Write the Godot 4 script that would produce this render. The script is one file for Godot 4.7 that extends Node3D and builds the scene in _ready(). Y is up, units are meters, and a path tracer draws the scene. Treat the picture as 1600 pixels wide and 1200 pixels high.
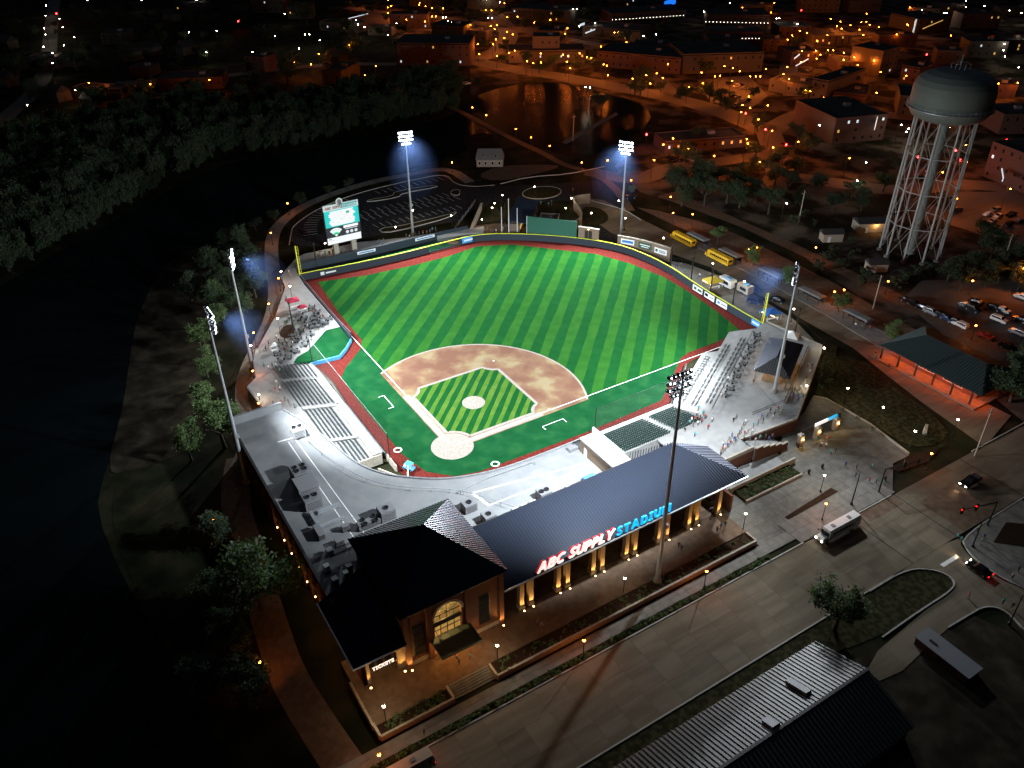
extends Node3D
# Night aerial view of a floodlit ballpark. Home plate is the origin, +x runs along the first-base line, -z along the third-base line, y is up, metres.

var M := {}
var rng := RandomNumberGenerator.new()
var used := {}

class MB:
	var v := PackedVector3Array()
	var n := PackedVector3Array()
	var uv := PackedVector2Array()
	func tri(a: Vector3, b: Vector3, c: Vector3) -> void:
		var k := (c - a).cross(b - a).normalized()
		v.append(a); v.append(b); v.append(c)
		n.append(k); n.append(k); n.append(k)
	func quad(a: Vector3, b: Vector3, c: Vector3, d: Vector3) -> void:
		tri(a, b, c); tri(a, c, d)
	func up_tri(a: Vector3, b: Vector3, c: Vector3) -> void:
		if (c - a).cross(b - a).y < 0: tri(a, c, b)
		else: tri(a, b, c)
	func box(c: Vector3, s: Vector3, turn := Basis()) -> MB:
		var h := s / 2
		var p := []
		for i in 8:
			p.append(c + turn * Vector3(h.x if i & 1 else -h.x, h.y if i & 2 else -h.y, h.z if i & 4 else -h.z))
		quad(p[2], p[6], p[7], p[3])
		quad(p[0], p[1], p[5], p[4])
		quad(p[4], p[5], p[7], p[6])
		quad(p[1], p[0], p[2], p[3])
		quad(p[5], p[1], p[3], p[7])
		quad(p[0], p[4], p[6], p[2])
		fix(36)
		return self
	func fix(count: int) -> void:
		# turn the last faces outwards from their common middle
		var m := Vector3.ZERO
		var first := v.size() - count
		for i in range(first, v.size()): m += v[i]
		m /= count
		for i in range(first, v.size(), 3):
			if n[i].dot(v[i] + v[i + 1] + v[i + 2] - 3 * m) < 0:
				var t := v[i + 1]
				v[i + 1] = v[i + 2]; v[i + 2] = t
				for k in 3: n[i + k] = -n[i + k]
	func taper(c: Vector3, lo: Vector2, hi: Vector2, height: float, turn := Basis(), shift := Vector2.ZERO) -> MB:
		# a box whose foot is lo wide and deep and whose top is hi; c is the middle of the foot
		var p := []
		for i in 8:
			var s: Vector2 = (hi if i & 2 else lo) / 2
			var d: Vector2 = shift if i & 2 else Vector2.ZERO
			p.append(c + turn * Vector3((s.x if i & 1 else -s.x) + d.x, height if i & 2 else 0.0, (s.y if i & 4 else -s.y) + d.y))
		quad(p[2], p[6], p[7], p[3]); quad(p[0], p[1], p[5], p[4]); quad(p[4], p[5], p[7], p[6])
		quad(p[1], p[0], p[2], p[3]); quad(p[5], p[1], p[3], p[7]); quad(p[0], p[4], p[6], p[2])
		fix(36)
		return self
	func flat(poly: PackedVector2Array, y: float) -> MB:
		var t := Geometry2D.triangulate_polygon(poly)
		for i in range(0, t.size(), 3):
			var a := poly[t[i]]; var b := poly[t[i + 1]]; var c := poly[t[i + 2]]
			up_tri(Vector3(a.x, y, a.y), Vector3(b.x, y, b.y), Vector3(c.x, y, c.y))
		return self
	func prism(poly: PackedVector2Array, y0: float, y1: float) -> MB:
		flat(poly, y1)
		var back := Geometry2D.is_polygon_clockwise(poly)
		for i in poly.size():
			var a := poly[i]; var b := poly[(i + 1) % poly.size()]
			var p := [Vector3(a.x, y0, a.y), Vector3(b.x, y0, b.y), Vector3(b.x, y1, b.y), Vector3(a.x, y1, a.y)]
			if back: quad(p[3], p[2], p[1], p[0])
			else: quad(p[0], p[1], p[2], p[3])
		return self
	func tube(a: Vector3, b: Vector3, ra: float, rb: float, sides := 8, cap := true) -> MB:
		var d := (b - a).normalized()
		var x := d.cross(Vector3.UP if absf(d.y) < 0.9 else Vector3.RIGHT).normalized()
		var z := x.cross(d)
		for i in sides:
			var t0 := TAU * i / sides; var t1 := TAU * (i + 1) / sides
			var u0 := x * cos(t0) + z * sin(t0); var u1 := x * cos(t1) + z * sin(t1)
			var p := [a + u0 * ra, a + u1 * ra, b + u1 * rb, b + u0 * rb]
			var k := [u0, u1, u1, u0]
			for j in [0, 1, 2, 0, 2, 3]:
				v.append(p[j]); n.append(k[j])
			if (p[2] - p[0]).cross(p[1] - p[0]).dot(u0 + u1) < 0:
				var s := v.size()
				var w := v[s - 5]; v[s - 5] = v[s - 4]; v[s - 4] = w
				w = v[s - 2]; v[s - 2] = v[s - 1]; v[s - 1] = w
				w = n[s - 5]; n[s - 5] = n[s - 4]; n[s - 4] = w
				w = n[s - 2]; n[s - 2] = n[s - 1]; n[s - 1] = w
			if cap:
				tri(b, p[2], p[3]); fixto(d); tri(a, p[0], p[1]); fixto(-d)
		return self
	func fixto(d: Vector3) -> void:
		var s := v.size()
		if n[s - 1].dot(d) < 0:
			var w := v[s - 1]; v[s - 1] = v[s - 2]; v[s - 2] = w
			for k in 3: n[s - 1 - k] = -n[s - 1 - k]
	func lathe(c: Vector3, prof: Array, sides := 24) -> MB:
		# prof: [radius, height] from below upwards
		for i in sides:
			var t0 := TAU * i / sides; var t1 := TAU * (i + 1) / sides
			var d0 := Vector3(cos(t0), 0, sin(t0)); var d1 := Vector3(cos(t1), 0, sin(t1))
			for j in prof.size() - 1:
				var r0: float = prof[j][0]; var y0: float = prof[j][1]; var r1: float = prof[j + 1][0]; var y1: float = prof[j + 1][1]
				var sl := Vector2(y1 - y0, r0 - r1).normalized()
				var n0 := Vector3(d0.x * sl.x, sl.y, d0.z * sl.x); var n1 := Vector3(d1.x * sl.x, sl.y, d1.z * sl.x)
				var a := c + d0 * r0 + Vector3.UP * y0; var b := c + d1 * r0 + Vector3.UP * y0
				var e := c + d1 * r1 + Vector3.UP * y1; var f := c + d0 * r1 + Vector3.UP * y1
				for q in [[a, n0, b, n1, e, n1], [a, n0, e, n1, f, n0]]:
					if (q[4] - q[0]).cross(q[2] - q[0]).dot(n0) < 0: q = [q[0], q[1], q[4], q[5], q[2], q[3]]
					if (q[4] - q[0]).cross(q[2] - q[0]).length() < 1e-9: continue
					v.append(q[0]); n.append(q[1]); v.append(q[2]); n.append(q[3]); v.append(q[4]); n.append(q[5])
		return self
	func ball(c: Vector3, r: Vector3, sides := 10, rings := 6) -> MB:
		var first := v.size()
		var prof := []
		for i in rings + 1:
			var t := PI * i / rings - PI / 2
			prof.append([cos(t), sin(t)])
		lathe(Vector3.ZERO, prof, sides)
		for i in range(first, v.size()):
			v[i] = c + v[i] * r
			n[i] = (n[i] / r).normalized()
		return self
	func mesh() -> ArrayMesh:
		var a := []
		a.resize(Mesh.ARRAY_MAX)
		a[Mesh.ARRAY_VERTEX] = v
		a[Mesh.ARRAY_NORMAL] = n
		if uv.size() == v.size(): a[Mesh.ARRAY_TEX_UV] = uv
		var m := ArrayMesh.new()
		m.add_surface_from_arrays(Mesh.PRIMITIVE_TRIANGLES, a)
		return m

func lin(r: float, g: float, b: float) -> Color:
	return Color(r, g, b).linear_to_srgb()

func mat(called: String, c: Color, rough := 0.85, metal := 0.0) -> StandardMaterial3D:
	var m := StandardMaterial3D.new()
	m.resource_name = called
	m.albedo_color = c
	m.roughness = rough
	m.metallic = metal
	M[called] = m
	return m

func noise_mat(called: String, stops: Array, metres: float, rough := 0.9, freq := 0.01, octaves := 5, bump := 0.0, seed_ := 1) -> StandardMaterial3D:
	# a mottled surface: noise runs through the linear colours in stops, tiled every so many metres
	var m := mat(called, Color.WHITE, rough)
	var f := FastNoiseLite.new()
	f.seed = seed_; f.frequency = freq; f.fractal_octaves = octaves; f.noise_type = FastNoiseLite.TYPE_SIMPLEX_SMOOTH
	var t := NoiseTexture2D.new()
	t.width = 512; t.height = 512; t.seamless = true; t.noise = f; t.generate_mipmaps = false
	var g := Gradient.new()
	var off := PackedFloat32Array(); var col := PackedColorArray()
	for i in stops.size():
		off.append(float(stops[i][0])); col.append(lin(stops[i][1], stops[i][2], stops[i][3]))
	g.offsets = off; g.colors = col
	t.color_ramp = g
	m.albedo_texture = t
	m.uv1_triplanar = true; m.uv1_world_triplanar = true
	m.uv1_scale = Vector3.ONE / metres
	m.metallic_specular = 0.12
	if bump > 0:
		m.heightmap_enabled = true; m.heightmap_scale = bump
		m.heightmap_texture = t
	return m

func glow_mat(called: String, c: Color, energy: float) -> StandardMaterial3D:
	var m := mat(called, c, 0.5)
	m.emission_enabled = true; m.emission = c; m.emission_energy_multiplier = energy
	return m

func numbered(called: String) -> String:
	used[called] = used.get(called, -1) + 1
	return called if used[called] == 0 else "%s_%03d" % [called, used[called]]

func tag(o: Node, label: String, category: String, group := "", kind := "") -> Node:
	if label: o.set_meta("label", label)
	if category: o.set_meta("category", category)
	if group: o.set_meta("group", group)
	if kind: o.set_meta("kind", kind)
	return o

func thing(called: String, label: String, category: String, at := Vector3.ZERO, turn := 0.0, group := "") -> Node3D:
	var o := Node3D.new()
	o.name = numbered(called)
	add_child(o)
	o.position = at; o.rotation.y = turn
	tag(o, label, category, group)
	return o

func piece(called: String, m: Mesh, material: Material, parent: Node, at := Vector3.ZERO, turn := 0.0) -> MeshInstance3D:
	var o := MeshInstance3D.new()
	o.mesh = m
	o.material_override = material
	o.name = numbered(called) if parent == self else called
	o.position = at; o.rotation.y = turn
	parent.add_child(o, true)
	return o

func part(called: String, parent: Node, at := Vector3.ZERO, turn := 0.0) -> Node3D:
	var o := Node3D.new()
	o.name = called; o.position = at; o.rotation.y = turn
	parent.add_child(o, true)
	return o

func structure(called: String, b: MB, material: Material) -> MeshInstance3D:
	return tag(piece(called, b.mesh(), material, self), "", "", "", "structure")

func copy(o: Node3D, called: String, label: String, at: Vector3, turn := 0.0, group := "") -> Node3D:
	var c: Node3D = o.duplicate()
	c.name = numbered(called)
	add_child(c)
	c.position = at; c.rotation.y = turn
	if label: c.set_meta("label", label)
	if group: c.set_meta("group", group)
	return c

func bx(c: Vector3, s: Vector3, turn := 0.0) -> ArrayMesh:
	return MB.new().box(c, s, Basis(Vector3.UP, turn)).mesh()

func rect(x0: float, z0: float, x1: float, z1: float) -> PackedVector2Array:
	return PackedVector2Array([Vector2(x0, z0), Vector2(x1, z0), Vector2(x1, z1), Vector2(x0, z1)])

func pts(a: Array) -> PackedVector2Array:
	var p := PackedVector2Array()
	for i in range(0, a.size(), 2): p.append(Vector2(a[i], a[i + 1]))
	return p

func smooth(p: PackedVector2Array, times := 2, closed := true) -> PackedVector2Array:
	for k in times:
		var q := PackedVector2Array()
		var last := p.size() if closed else p.size() - 1
		if not closed: q.append(p[0])
		for i in last:
			var a := p[i]; var b := p[(i + 1) % p.size()]
			q.append(a.lerp(b, 0.25)); q.append(a.lerp(b, 0.75))
		if not closed: q.append(p[p.size() - 1])
		p = q
	return p

func arc(cx: float, cz: float, r: float, a0: float, a1: float, steps := 24) -> PackedVector2Array:
	var p := PackedVector2Array()
	for i in steps + 1:
		var t := deg_to_rad(lerpf(a0, a1, float(i) / steps))
		p.append(Vector2(cx + r * cos(t), cz + r * sin(t)))
	return p

func band(line: PackedVector2Array, w: float) -> PackedVector2Array:
	# a strip of width w along a line
	var l := PackedVector2Array(); var r := PackedVector2Array()
	for i in line.size():
		var d := (line[mini(i + 1, line.size() - 1)] - line[maxi(i - 1, 0)]).normalized()
		var k := Vector2(-d.y, d.x) * w / 2
		l.append(line[i] + k); r.append(line[i] - k)
	r.reverse()
	l.append_array(r)
	return l

func strip(b: MB, line: PackedVector2Array, w: float, y: float) -> void:
	# the same as faces, safe for lines that cross themselves
	for i in line.size() - 1:
		var d0 := (line[mini(i + 1, line.size() - 1)] - line[maxi(i - 1, 0)]).normalized()
		var d1 := (line[mini(i + 2, line.size() - 1)] - line[i]).normalized()
		var k0 := Vector2(-d0.y, d0.x) * w / 2; var k1 := Vector2(-d1.y, d1.x) * w / 2
		var p := [line[i] + k0, line[i] - k0, line[i + 1] - k1, line[i + 1] + k1]
		b.up_tri(Vector3(p[0].x, y, p[0].y), Vector3(p[1].x, y, p[1].y), Vector3(p[2].x, y, p[2].y))
		b.up_tri(Vector3(p[0].x, y, p[0].y), Vector3(p[2].x, y, p[2].y), Vector3(p[3].x, y, p[3].y))

func rail(b: MB, line: PackedVector2Array, w: float, y0: float, y1: float) -> void:
	# a wall of thickness w along a line
	for i in line.size() - 1:
		var d := line[i + 1] - line[i]
		b.box(Vector3((line[i].x + line[i + 1].x) / 2, (y0 + y1) / 2, (line[i].y + line[i + 1].y) / 2), Vector3(d.length() + w * 0.35, y1 - y0, w), Basis(Vector3.UP, -d.angle()))

func paved(called: String, poly: PackedVector2Array, y: float, cell: Vector2, gap: float, mats: Array) -> void:
	# a floor of separate slabs with open joints over a dark bed
	var o := Node3D.new()
	o.name = numbered(called); add_child(o); tag(o, "", "", "", "structure")
	piece("bed", MB.new().flat(poly, y - 0.025).mesh(), M.joint_bed, o)
	var lo := poly[0]; var hi := poly[0]
	for p in poly:
		lo = lo.min(p); hi = hi.max(p)
	var x := lo.x
	while x < hi.x:
		var z := lo.y
		while z < hi.y:
			for q in Geometry2D.intersect_polygons(poly, rect(x + gap, z + gap, x + cell.x - gap, z + cell.y - gap)):
				piece("slab", MB.new().flat(q, y + rng.randf() * 0.004).mesh(), mats[rng.randi() % mats.size()], o)
			z += cell.y
		x += cell.x

func tints(base: String, shades: Array) -> Array:
	# slabs cast on different days: the same surface a little greyer or darker
	var out := []
	for k in shades:
		var m: StandardMaterial3D = M[base].duplicate()
		m.albedo_color = Color(k, k, k).linear_to_srgb()
		m.uv1_offset = Vector3(k * 7.3, 0, k * 3.1)
		out.append(m)
	return out

func omni(parent: Node, at: Vector3, c: Color, energy: float, size := 0.15) -> void:
	var l := OmniLight3D.new()
	l.name = "bulb_light"
	l.position = at
	l.light_color = c; l.light_energy = energy; l.light_size = size
	l.omni_range = 60.0; l.omni_attenuation = 2.0; l.shadow_enabled = true
	parent.add_child(l, true)

const RIVER := [-94.3, -143.4, -83.1, -151.8, -61.7, -172.4, -41.6, -190.8, -18.2, -212.3, 5.3, -232.9, 25.9, -235.2, 49.2, -233.2, 76.9, -238.7, 107, -244.7, 128, -243.3, 161.7, -276.2, 187.9, -284.9, 206, -285.7, 220, -272.7, 227, -232.9, 228.9, -207.6, 212.2, -182.3, 167.6, -155.8, 147.6, -157.9, 142.6, -171, 136, -193.9, 133.2, -213.1, 118.2, -211.7, 112.4, -191.9, 99.4, -189.3, 80.7, -183.8, 50.7, -176.5, 32, -171.1, 19.2, -164.6, 7.4, -159.2, -5.8, -155.4, -19.1, -148.3, -30.6, -146.1, -40.5, -128.9, -50.1, -104.5, -56, -82.4, -62.2, -57.3, -67.1, -41.8, -71.6, -31, -74.5, -20.4, -73.4, 1.8, -70.4, 21.7, -67.7, 41.5, -66.9, 53.6, -74.7, 62.2, -116.8, 35.9, -121.9, -70.8]
const MUD := [-29.4, -146.6, -40.3, -129.9, -50.4, -104.7, -56.3, -82.6, -62.6, -57.5, -70.4, -34.2, -67.6, -30.6, -57.9, -30.4, -48.6, -33.1, -43.5, -59.3, -30.7, -92.2, -21.1, -116.5, -18.6, -133.5]
const BANK := [-18.2, -135, 6.4, -156.1, 18.3, -162.1, 50.1, -175, 97.3, -185.4, 110.1, -187.8, 97, -150.9, 87.3, -166.6, 47.7, -169.4, 22.9, -160.7, 6.6, -135.1, -5.4, -106.4, -26.8, -63.9, -33.8, -49.5, -33.7, -26.6, -43.2, -10.5, -47.2, 29.4, -46.1, 53.6, -46.7, 65, -53.8, 72, -66.7, 59.6, -66.5, 40.9, -69.5, 22.3, -72.3, 2.5, -72.2, -19, -67.6, -30.6, -48.6, -33.1, -43.5, -59.3, -30.7, -92.2]
const WEIR := [154.7, -179.3, 206.8, -205.6, 205.7, -202, 153.9, -175.1]
const TRAIL_FAR := [140.2, -266.2, 139.9, -241.1, 138, -215.1, 137.5, -190.5, 138.1, -169.5, 136.3, -151.6, 140.6, -138.7, 139.2, -119, 127.1, -93.3]
const TRAIL := [-51.2, 65.8, -52.7, 53.6, -53.8, 41.6, -52.9, 30.2, -51.3, 15.7, -49.8, -0.2, -48, -11, -43.3, -22.6]
const TRAIL_NORTH := [-44.3, -19.1, -39.3, -27.2, -36.7, -37.9, -34.5, -50, -30.1, -60.1, -23, -71.7, -14.4, -86.5, -8.3, -102.8, -3.5, -122.6, 3.4, -143.9, 11.4, -156.6, 25.7, -168.5, 51, -177.2, 74.7, -177.8, 92.4, -176.1, 91.4, -154.6]
const LOT := [6.4, -133.2, 13.6, -150, 28.5, -161.8, 47.5, -168.8, 71.2, -170.5, 88.8, -170.5, 84.5, -154.5, 91.3, -147.4, 94.6, -139.1, 87, -128.8, 75.7, -126.5, 68, -120.1, 60.5, -121.2, 38.5, -124, 30.3, -125.2, 14.5, -124.7]
const DRIVE := [91.3, -147.4, 101.7, -143.3, 118, -134.5, 136.7, -128.8, 135.9, -121.1, 122, -111.1, 116.8, -99.9, 109.5, -82.4, 109.1, -74.4, 101.8, -70.5, 99.4, -76.6, 109.8, -89.4, 115.9, -106.9, 112.5, -117.2, 103.8, -117.9, 95.5, -128.2, 88.1, -128.1]
const TOWN := [160.2, -277.2, 208.6, -363.6, 193.4, -423.8, 192.3, -513.1, 218.9, -604.9, 288.7, -813.6, 1040.8, -410, 615.5, -67.6, 207, 84.9, 151.1, 64.3, 121.1, 65.2, 132, 37.2, 140.9, 2.9, 151.9, -35.1, 153.6, -61.1, 146.8, -88.5, 143.3, -107.5, 153.9, -138.1, 214.9, -180.5, 230.2, -214.5, 228.7, -235.1, 221.7, -275.2, 207.7, -288.3, 189.5, -287.5]
const TABLES := [
	[-4.8, -79.2], [-4.5, -75.7], [-4.9, -72.6], [-6.8, -72.1], [-3.2, -69.8], [-5, -67.7], [-9.2, -73.6], [-11.1, -74.3],
	[-10.2, -70.2], [-8.7, -69.6], [-7.3, -69.7], [-9, -67.6], [-5.6, -68.6], [-12.9, -67], [-10.8, -63.9], [-15.3, -66],
	[-14.4, -64.1], [-15.8, -62.5], [-14.4, -59.1], [-19.5, -61.1], [-18.2, -58.7], [-17.5, -57], [-22.2, -58.4], [-20.3, -55.2],
	[-22.8, -54.5], [-12.7, -61.3], [-9, -75.7], [-7.1, -67.3], [-18.9, -64.5]]
const WHITE_POSTS := [
	[-33.1, -38.6], [-27.6, -63.3], [-7.8, -88.1], [-17.5, -70.3], [-6.8, -99.4], [14.3, -117.5], [62.1, -116.2], [81.6, -118],
	[88.5, -123.9], [78.5, -114.6], [101.4, -99.7], [108.9, -106.7], [106.3, -90.5], [103.9, -124.9], [122.3, -94.8], [113.7, -79.9],
	[113.6, -58.8], [113.4, -34.6], [112.5, -19.8], [111.5, 0.8], [101.5, 20.5], [83.3, 30.6], [91, 36.8], [91.4, 46.8],
	[89.5, 56.9], [59.6, 56.6], [36.8, 56.4], [5.4, 57.2], [-22.2, 57.8], [-43.3, 58.4], [101.8, 59.3], [40.4, -117.3],
	[52.5, -128.3], [69.7, -106.9]]
const ORANGE_POSTS := [
	[-54.6, 0.8], [-57.3, 39.8], [-24.9, -69.8], [-31.1, -50.2], [-34.3, -35], [-15.9, -84.4], [-7.9, -99.6], [1.5, -136.3],
	[15.8, -160.6], [90.6, -168.8], [85.4, 64], [52.8, 62.9], [19.3, 63.9], [-9.2, 64.7], [-47.3, 65.6], [140.3, -110],
	[136.7, -138.7], [138.2, -165.2], [138, -180.2], [139.1, -195.3], [140.8, -240.2], [139.6, -223.9], [131.3, -74.4], [136.4, -69.6],
	[130.9, -36.3], [134.4, -35.9], [130.1, -0.3], [133.5, 0.4], [150.7, -25.4], [149.4, 3.8], [171.3, 17.4], [146.4, 34.7],
	[141.3, -87.3]]
const STREET_LIGHTS := [
	[8.8, -366.4], [38.9, -358.7], [-19.3, -388.7], [114.3, -388.5], [140.9, -403.5], [100.2, -363.7], [93.6, -374.3], [130.3, -337.3],
	[116, -320], [224, -525.7], [228.7, -530], [212.7, -501], [250.4, -522.6], [251.8, -513.9], [251.9, -502.7], [234.6, -468.8],
	[237, -467.1], [221.3, -481.3], [212.5, -467.5], [220.4, -452.4], [241.8, -422.2], [251.5, -409.6], [247.6, -397.6], [249.8, -384.7],
	[236.6, -366.5], [229.8, -365.9], [197.7, -332.2], [204.2, -321.3], [214.9, -325.2], [279.1, -356.3], [273.9, -308.6], [293, -307.8],
	[311.5, -271.4], [300.7, -283.3], [211.8, -299], [211.9, -292.7], [230.4, -312.5], [239.8, -301.7], [240.3, -296.9], [250.4, -299],
	[230.5, -284.3], [222.5, -269.6], [247.6, -287.7], [248.7, -284.7], [230.1, -243.6], [244, -263.1], [247.9, -231.7], [237.5, -215.8],
	[255.7, -232.1], [249.3, -197.9], [277.6, -219.3], [277.5, -208.4], [280.9, -207.9], [300, -217.6], [299.5, -223.8], [297.7, -209.6],
	[293.6, -197.6], [296.2, -195.9], [298.2, -194.5], [314.6, -205.9], [278.1, -195.6], [246.9, -156.5], [246.6, -151.1], [237.2, -147.7],
	[208.3, -115.1], [182.1, -133.4], [180.4, -105.9], [155.9, -115], [178, -118.8], [400.9, -265.3], [415.8, -265.9], [399.6, -243],
	[421.8, -253.7], [471, -292.9], [468.5, -282.1], [447.7, -263.6], [462.4, -268.1], [478.7, -272], [454, -253.7], [441.3, -240.4],
	[475.4, -262.2], [472.5, -252.4], [461.3, -229.4], [509.8, -292.3], [560.6, -292.2], [495.2, -245.6], [486.9, -206.7], [375.8, -223.3],
	[369.4, -214.2], [359.2, -208.2], [383.5, -220.4], [386.1, -218.6], [385.6, -209.9], [369.6, -197], [380.5, -198.1], [386, -192.3],
	[383, -185.9], [365.4, -183.5], [361.7, -164.9], [358, -138.8], [365.7, -151.2], [295, -159.3], [295.9, -157.1], [306.9, -181.6],
	[328.2, -202.6], [226.7, -118], [209.1, -100.5], [400.8, -108.6], [391.1, -113.4], [339.6, -81.4], [345.7, -74.7], [343.7, -81.4],
	[219.5, -21.8], [279.9, -58.4], [259.7, -44.4], [183.7, 24.8], [245, -17.1], [455.8, -336.4], [491.2, -366.7], [454.8, -365.6],
	[401.6, -163.2]]
const WHITE_LIGHTS := [
	[-6.8, -697.7], [-13.2, -643.8], [-5.8, -621.9], [-20.5, -585.2], [-8.5, -582.9], [-22.7, -558.1], [-7, -536.5], [-28.8, -513],
	[-16.8, -509.8], [-26.4, -487.7], [-30.1, -455.4], [-53.3, -356.2], [-28.2, -375], [26.2, -706.8], [65.3, -679.6], [105.5, -655.7],
	[81.7, -503.8], [64.1, -510.1], [56.6, -434.1], [81.7, -419.4], [-61.1, -312], [129.2, -454.7], [131.8, -453], [130.6, -430],
	[180.8, -487.3], [174.8, -469.6], [174.8, -457.7], [200.2, -458.3], [175.8, -420.3], [310.3, -517], [311.1, -496.4], [239.2, -460.1],
	[241.2, -458.7], [234.9, -443.8], [236.1, -439.9], [266.2, -438.3], [268.5, -436.7], [340.8, -434.5], [343.3, -432.8], [302.9, -373],
	[319.7, -376.5], [312.8, -340.6], [318.5, -320.6], [328.4, -319.2], [298.3, -280.2], [204, -228.9], [205.2, -226.4], [251.5, -112.6],
	[282.6, -92.2], [280.1, -86.7], [285.5, -84.3], [275.2, -84.1], [310.9, -84.7], [297.1, -77.9], [525.9, -179.5], [490.4, -171.3],
	[471.9, -160.6], [455.8, -149.8], [623.5, -286.9], [596, -268.6], [581.3, -251], [613, -264.1], [558.8, -280.2], [559.9, -262.4],
	[561.4, -261.3], [443.2, -316.6], [439.8, -315.8], [434.7, -291.7], [205, -53.8], [164.3, -51.6], [225.7, -66.3], [435.6, -129.2],
	[609.6, -241.6], [606.6, -230.2], [416.9, -367.9], [462.5, -387.3], [145.1, -545], [110.3, -462.1], [109.9, -412]]
const RED_SIGNALS := [
	[-3.2, -669.1], [109.8, -549.7], [245.2, -152.2], [233.2, -127.6], [223.5, -106.1], [434.9, -187.1], [267.5, -73], [277.7, -60.9],
	[256.9, -64.3], [267.8, -52.1], [515.7, -195.6], [495.8, -342.3], [182.2, -151.5], [599.9, -259.6], [316.5, -107.9], [309.3, -57.7]]
const FIELD_EDGE := [0, -103.8, 16.6, -101.8, 33, -100.5, 51.9, -100.9, 64.9, -100.7, 78.4, -92.3, 91.9, -79.6, 100.8, -67.1, 103.6, -54.1, 103.8, -42.2, 102.5, -33, 101.4, -18, 101, -1, 92, -0.6, 72, 1.2, 69.4, 2.7, 54, 14.8, 0, 14.8, -8, 13.6, -13, 9, -14.8, 0, -14.8, -29, -13.9, -40, -15.3, -52, -4.2, -54, -1.2, -58, -1, -68]
const PARKED := [
	[151.1, 10.6, 0.02, "car_black"], [150.9, 12.9, -0.03, "car_black"], [151, 15.5, 3.17, "car_black"], [150.6, 19, 0.02, "car_silver"], [151.2, 21.3, 3.09, "car_black"], [151, 23.9, -0.06, "car_blue"], [151.2, 26.3, 3.15, "car_black"], [150.7, 28.3, 3.12, "car_white"],
	[163, 22.1, -0.05, "car_silver"], [162.7, 24.4, 0.07, "car_black"], [167.6, 22.2, 3.19, "car_black"], [169, 27.4, -0.07, "car_black"], [169.6, 29.7, -0.04, "car_white"], [162.9, 32.5, 0.06, "car_white"], [168.2, 35.8, 3.14, "car_black"], [151, 35.9, 3.18, "car_red"],
	[160.3, 39.7, 3.12, "car_silver"], [182.1, 27.9, 3.23, "car_white"], [150.3, 43, 0.08, "car_black"], [236.2, -17.4, 1.48, "car_white"], [241.8, -18.4, 4.65, "car_silver"], [237.4, -14.4, 4.77, "car_white"], [243.1, -12.9, 4.7, "car_black"], [230.8, -12.7, 4.73, "car_white"],
	[228.6, -25.4, 4.73, "car_black"], [232.3, -7.5, 4.75, "car_black"], [239.6, -7.8, 1.64, "car_silver"], [298.9, -217.5, 1.61, "car_black"], [296.6, -210, 4.8, "car_white"], [300.8, -210.7, 1.61, "car_black"], [297.3, -204.2, 1.6, "car_silver"], [283.3, -204.9, 4.67, "car_black"],
	[278.9, -194.4, 1.57, "car_black"], [280.2, -191.8, 4.63, "car_silver"], [264.4, -183.3, 1.55, "car_black"], [265.1, -181.3, 1.47, "car_black"], [266.8, -180.2, 4.77, "car_blue"], [269.4, -180, 1.48, "car_black"], [276.7, -184.5, 1.55, "car_silver"], [279.7, -184.1, 4.72, "car_black"],
	[183.1, -126.5, 3.14, "car_black"], [186.5, -125.3, -0.04, "car_silver"], [180, -130.6, -0.08, "car_black"], [187, -121.8, 0.09, "car_white"], [169.9, -116, 3.1, "car_black"], [198.8, -136.9, 3.07, "car_white"], [170.9, -300.9, 1.67, "car_white"], [172.3, -301.9, 4.67, "car_black"],
	[236.4, -116.8, 0.08, "car_red"], [227.4, -111.5, 3.12, "car_black"], [400.6, -149.7, 4.74, "car_black"], [428.9, -134.4, 1.59, "car_black"], [434.9, -132.3, 4.7, "car_silver"], [370.4, -101.2, 1.66, "car_black"], [386.7, -100.9, 4.81, "car_black"], [259.2, -57.9, 3.15, "car_white"],
	[249.8, -54.5, 0.06, "car_black"], [366, -114.5, 4.62, "car_black"], [280.8, -289.6, 1.48, "car_black"], [361.9, -214.1, 4.7, "car_silver"], [395.1, -195.9, 4.73, "car_white"]]
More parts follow.
